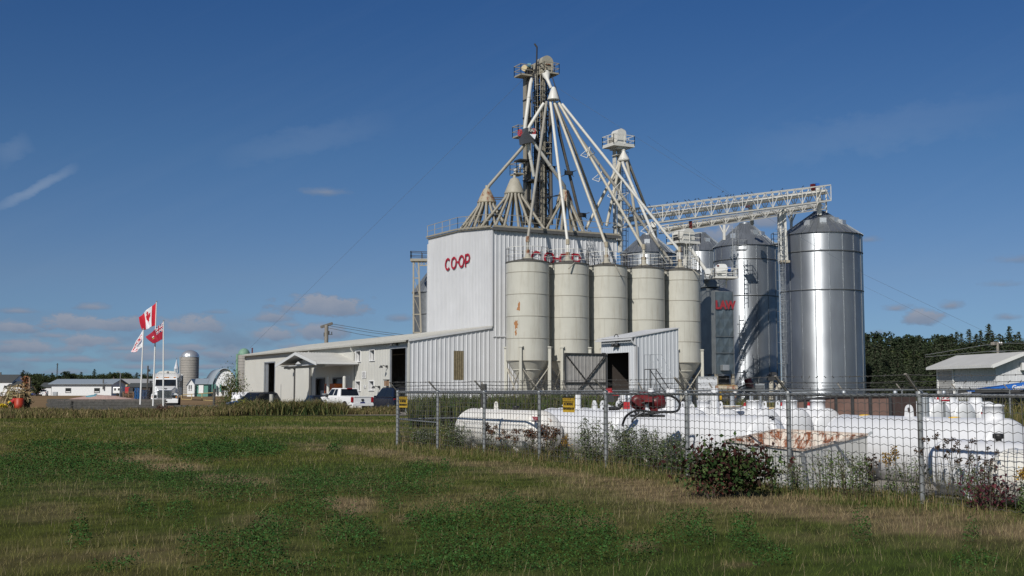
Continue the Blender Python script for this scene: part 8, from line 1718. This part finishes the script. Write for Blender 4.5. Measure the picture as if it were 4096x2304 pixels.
def bush(name, label, base, rx, ry, H, n, size, cset, seed, cat='bush', stems=9, asp=.5, group=None, shape=1.0):
    rg = np.random.default_rng(seed); rd = random.Random(seed); t = thing(name, label, cat, base, group); m = MB(); tips = []
    for k in range(stems):
        a = 6.28*k/stems+rd.uniform(-.4, .4); r = rd.uniform(.3, .95); e = base+V3(math.cos(a)*rx*r, math.sin(a)*ry*r, H*rd.uniform(.6, .98)*(1-.35*r*r)); mid = base.lerp(e, .5)+V3(0, 0, H*.1); m.tube([base+V3(math.cos(a)*.05, math.sin(a)*.05, -.03), mid, e], [.012*H+.004, .008*H+.003, .003], 5); tips += [e, mid.lerp(e, .5), mid, base.lerp(mid, .7)]
    m.build('stem', M['bark'], t); T = np.array([tuple(v) for v in tips]); C = T[rg.integers(0, len(T), n)]+rg.normal(size=(n, 3))*np.array([rx*.27, ry*.25, H*.17]); C = C[C[:, 2] > base.z+.02]; n = len(C)
    d = unit(rg.normal(size=(n, 3))+np.array([0, 0, -.3])); e = unit(np.cross(d, rg.normal(size=(n, 3)))); s = size*rg.uniform(.6, 1.3, (n, 1)); cc = np.array(cset)[rg.integers(0, len(cset), n)]*rg.uniform(.7, 1.3, (n, 1)); np_mesh('leaves', quads(C, d, e, s, asp)-np.array(tuple(base)), np.arange(n*4).reshape(-1, 4), M['leaf'], np.repeat(cc, 4, 0), parent=t); return t
b = GP(2920, 1985); bush('dogwood_bush', 'dense dark green and maroon leafy bush against the fence before the steel bin', V3(b.x, b.y+.25, 0), .82, .45, .8, 3600, .047, [(.035, .065, .018), (.022, .045, .014), (.05, .08, .025), (.034, .013, .012), (.05, .018, .016), (.03, .02, .014), (.07, .1, .035)], 21, stems=18, asp=.58)
b = GP(3100, 1960); bush('dogwood_bush', 'small green shoot of leaves right of the large dark bush', V3(b.x, b.y+.2, 0), .2, .2, .62, 220, .032, [(.05, .1, .025), (.04, .08, .02), (.1, .12, .05)], 22, stems=6)
b = GP(3990, 2055); bush('red_shrub', 'low purple-red shrub at the right edge in front of the fence', V3(b.x, b.y+.3, 0), .55, .35, .58, 620, .03, [(.07, .015, .025), (.045, .012, .02), (.1, .03, .035), (.06, .07, .03)], 23, stems=12)
b = GP(2850, 1990); bush('red_shrub', 'low tangle of reddish twigs and leaves at the foot of the dark bush', V3(b.x, b.y+.1, 0), .35, .25, .3, 220, .026, [(.12, .03, .03), (.09, .05, .03), (.06, .07, .03)], 24, stems=8)
def bleaf(X, Yt, D, wd, n, size, cset, seed, label, name='shrub', group=None): p = P(X, Yt, D); g = V3(p.x, D, float(gz(p.x, D))); return bush(name, label, g, wd/2, wd*.4, p.z-g.z, n, size, cset, seed, 'shrub', 14, .45, group)
bleaf(935, 1480, 112, 2.5, 2600, .085, [(.045, .075, .025), (.065, .09, .03), (.16, .14, .03), (.03, .055, .02)], 31, 'tall leafy yellow-green shrub at the left corner of the warehouse')
bleaf(968, 1592, 89, 1.4, 700, .07, [(.14, .14, .03), (.08, .1, .03), (.2, .18, .05)], 32, 'yellowish low bush in the weeds before the black car'); bleaf(645, 1622, 84, 1.0, 420, .06, [(.1, .045, .035), (.07, .035, .03), (.12, .07, .045)], 33, 'small reddish-brown bush at the right end of the timber bed'); bleaf(900, 1575, 100, 1.8, 600, .07, [(.06, .085, .03), (.1, .1, .04)], 34, 'low green bush below the tall shrub left of the warehouse')
# ------------------------------------------------------------------ trees
def tree_meshes(kind, seed):
    rg = np.random.default_rng(seed); rd = random.Random(seed); tr = MB()
    if kind == 'spruce':
        H = 1.0; tr.tube([(0, 0, 0), (0, 0, .5), (0, 0, .99)], [.018, .011, .002], 6); C, D_, S = [], [], []
        z = .06
        while z < .985:
            R_ = .29*(1-z)**.8+.006; nb = max(4, int(5+9*(1-z))); a0 = rd.uniform(0, 6.28)
            for k in range(nb):
                a = a0+6.28*k/nb+rd.uniform(-.2, .2); L = R_*rd.uniform(.65, 1.12); up_ = rd.uniform(-.15, .1)+.25*(z > .8); m_ = max(3, int(L/.014))
                for j in range(m_):
                    f = (j+.6)/m_; p = (math.cos(a)*L*f, math.sin(a)*L*f, z+up_*L*f-.32*L*f*f); C.append((p[0]+rd.gauss(0, .006), p[1]+rd.gauss(0, .006), p[2]+rd.gauss(0, .005)-.008)); D_.append((math.cos(a+rd.uniform(-.9, .9)), math.sin(a+rd.uniform(-.9, .9)), rd.uniform(-.8, .1))); S.append(.018*(1.25-.5*f)*rd.uniform(.7, 1.3)+.004)
            z += .02+.022*(1-z)
        C, d = np.array(C), unit(np.array(D_)); s = np.array(S)[:, None]; asp = .34; cset = [(.03, .044, .022), (.024, .036, .018), (.042, .054, .03), (.062, .07, .044)]
    else:
        tr.tube([(0, 0, 0), (.01, 0, .2), (0, .01, .6)], [.028, .022, .008], 7); cl_ = []
        for k in range(26 if kind != 'pine' else 18):
            u = rd.random(); a = rd.uniform(0, 6.28); zz = .25+.62*u if kind != 'pine' else .45+.5*u; rr = (.30*math.sin(math.pi*min(1, .15+.85*((zz-.18)/.86)))**.6)*rd.uniform(.3, 1); c = (math.cos(a)*rr, math.sin(a)*rr, zz); cl_.append((c, rd.uniform(.08, .14) if kind != 'pine' else rd.uniform(.06, .1))); tr.tube([(0, 0, max(.1, zz-.25)), (c[0]*.6, c[1]*.6, zz-.06), c], [.012, .007, .003], 5)
        C, D_ = [], []
        for c, r in cl_:
            m_ = 120; q = unit(rg.normal(size=(m_, 3)))*(r*rg.uniform(.5, 1.05, (m_, 1)))*np.array([1, 1, .8]); C.append(np.array(c)+q); D_.append(q+rg.normal(size=(m_, 3))*r*.7)
        C, d = np.concatenate(C), unit(np.concatenate(D_)); s = rg.uniform(.012, .026, (len(C), 1)); asp = .6; cset = [(.035, .05, .02), (.045, .062, .024), (.028, .042, .018), (.06, .07, .03)] if kind != 'pine' else [(.03, .045, .022), (.024, .036, .02)]
    n = len(C); e = unit(np.cross(d, rg.normal(size=(n, 3)))); cc = np.array(cset)[rg.integers(0, len(cset), n)]*rg.uniform(.7, 1.3, (n, 1)); return tr, quads(C, d, e, s, asp), np.repeat(cc, 4, 0)
TREES = {}
def tree(kind, var, x, y, H, rz, label, group, wide=1.0):
    key = (kind, var)
    if key not in TREES:
        t = thing({'spruce': 'spruce_tree', 'pine': 'pine_tree'}.get(kind, 'leafy_tree'), label, 'tree', (0, 0, 0), group); tr, V, cc = tree_meshes(kind, hash(kind) % 7+var*13 if False else {'spruce': 3, 'pine': 5, 'leafy': 8}[kind]+var*13); tr.build('trunk', M['bark'], t); np_mesh('crown', V, np.arange(len(V)).reshape(-1, 4), M['leaf'], cc, parent=t); TREES[key] = t; o = t
    else: o = copy_tree(TREES[key])
    o.location = (x, y, float(gz(x, y))-.05); o.rotation_euler = (0, 0, rz); o.scale = (H*wide, H*wide, H); tag(o, label, 'tree', group); return o
GT = 'trees of the forest behind the right-hand shed'; rt = random.Random(77)
LB = {'spruce': 'dark pointed spruce among the forest trees behind the right-hand shed', 'leafy': 'rounded leafy tree in the forest edge behind the right-hand shed', 'pine': 'ragged pine rising above the forest behind the right-hand shed'}
def ftree(kind, X, Yt, D, wide=1.0): p = P(X, Yt, D); tree(kind, rt.randint(0, 2), p.x, D, p.z-float(gz(p.x, D)), rt.uniform(0, 6.28), LB[kind], GT, wide)
for X, Yt in ((3955, 1290), (3876, 1312), (3922, 1318), (4035, 1300), (3825, 1322), (3998, 1330), (4075, 1322), (3845, 1330), (3806, 1330), (3970, 1325)): ftree('spruce', X, Yt, rt.uniform(172, 190), 1.0)
for X, Yt in ((3530, 1332), (3475, 1330), (3618, 1332), (3710, 1338), (3582, 1342), (3650, 1345), (3755, 1340), (4060, 1330), (3780, 1342), (4110, 1325), (3905, 1330)): ftree('pine', X, Yt, rt.uniform(195, 225), 1.1)
for X, Yt in ((3500, 1382), (3590, 1372), (3545, 1410), (3655, 1375), (3700, 1372), (3740, 1360), (3610, 1430), (3470, 1420), (3680, 1430), (3730, 1435), (3790, 1358), (3850, 1365), (3900, 1360), (3945, 1362), (4000, 1365), (4050, 1370), (4100, 1350), (3560, 1470), (3640, 1490), (3500, 1500)): ftree('spruce', X, Yt, rt.uniform(135, 165), 1.15)
for k in range(26): ftree('leafy' if k % 5 == 0 else 'spruce', 3440+k*27+rt.uniform(-8, 8), rt.uniform(1330, 1375), rt.uniform(170, 200), 1.25)
for k in range(20): ftree('leafy' if k % 9 == 0 else 'spruce', 3440+k*34+rt.uniform(-8, 8), rt.uniform(1430, 1500), rt.uniform(128, 150), 1.5)
GL = 'trees behind the village on the left'; LL_ = {'spruce': 'pointed dark spruce among the village trees on the far left', 'leafy': 'rounded leafy tree on the far left skyline behind the houses', 'pine': 'ragged dark tree on the far left skyline'}
def ltree(kind, X, Yt, D, wide=1.0): p = P(X, Yt, D); tree(kind, rt.randint(0, 2), p.x, D, p.z, rt.uniform(0, 6.28), LL_[kind], GL, wide)
for X, Yt, k, w_ in ((93, 1485, 'spruce', 1.2), (130, 1489, 'leafy', 1.5), (150, 1492, 'leafy', 1.5), (176, 1500, 'leafy', 1.3), (262, 1492, 'pine', 1.3), (285, 1491, 'leafy', 1.5), (303, 1494, 'leafy', 1.4), (378, 1481, 'spruce', 1.3), (415, 1492, 'leafy', 1.6), (435, 1494, 'leafy', 1.4), (455, 1488, 'leafy', 1.7), (480, 1486, 'leafy', 1.8), (505, 1488, 'leafy', 1.6), (360, 1500, 'leafy', 1.3), (205, 1503, 'leafy', 1.3), (240, 1503, 'leafy', 1.3), (330, 1503, 'leafy', 1.3), (545, 1508, 'leafy', 1.3), (610, 1500, 'leafy', 1.6), (630, 1500, 'leafy', 1.5), (20, 1505, 'leafy', 1.4), (60, 1507, 'leafy', 1.4), (345, 1506, 'pine', 1.3)): ltree(k, X, Yt-7, rt.uniform(470, 540), w_)
ltree('leafy', 148, 1516, 350, 1.9)
for k in range(24): ltree('leafy' if k % 5 else 'spruce', 92+k*23+rt.uniform(-6, 6), 1490+rt.uniform(-6, 7), rt.uniform(520, 580), 1.7)
def wood(label, X0, X1, D, Y0, n, size, seed):
    rg = np.random.default_rng(seed); X = rg.uniform(X0, X1, n); top = 1.8+(1560-(Y0+8*np.sin(X*.021)+10*(vnoise(X, X*0, 30, 3)-.5)+14*(vnoise(X, X*0, 7, 4)-.5)))/F*D; z = top*rg.random(n)**.7; y = D+rg.uniform(0, 25, n); C = np.stack([(X-2048)/F*D, y, z], -1); d = unit(rg.normal(size=(n, 3))); e = unit(np.cross(d, rg.normal(size=(n, 3)))); cc = np.array([(.035, .05, .024), (.03, .042, .022), (.045, .055, .028)])[rg.integers(0, 3, n)]
    np_mesh('far_wood', quads(C, d, e, size*rg.uniform(.6, 1.3, (n, 1)), .7), np.arange(n*4).reshape(-1, 4), M['leaf'], np.repeat(cc, 4, 0), label=label, cat='woods', kind='stuff')
wood('far-off wooded horizon beyond the village on the left', -200, 1050, 900, 1527, 14000, 1.5, 1); wood('wooded hillside closing the view behind the forest on the right', 3400, 4200, 300, 1392, 12000, .6, 2); wood('far-off woods seen between the buildings', 900, 3500, 700, 1535, 9000, 1.3, 3)
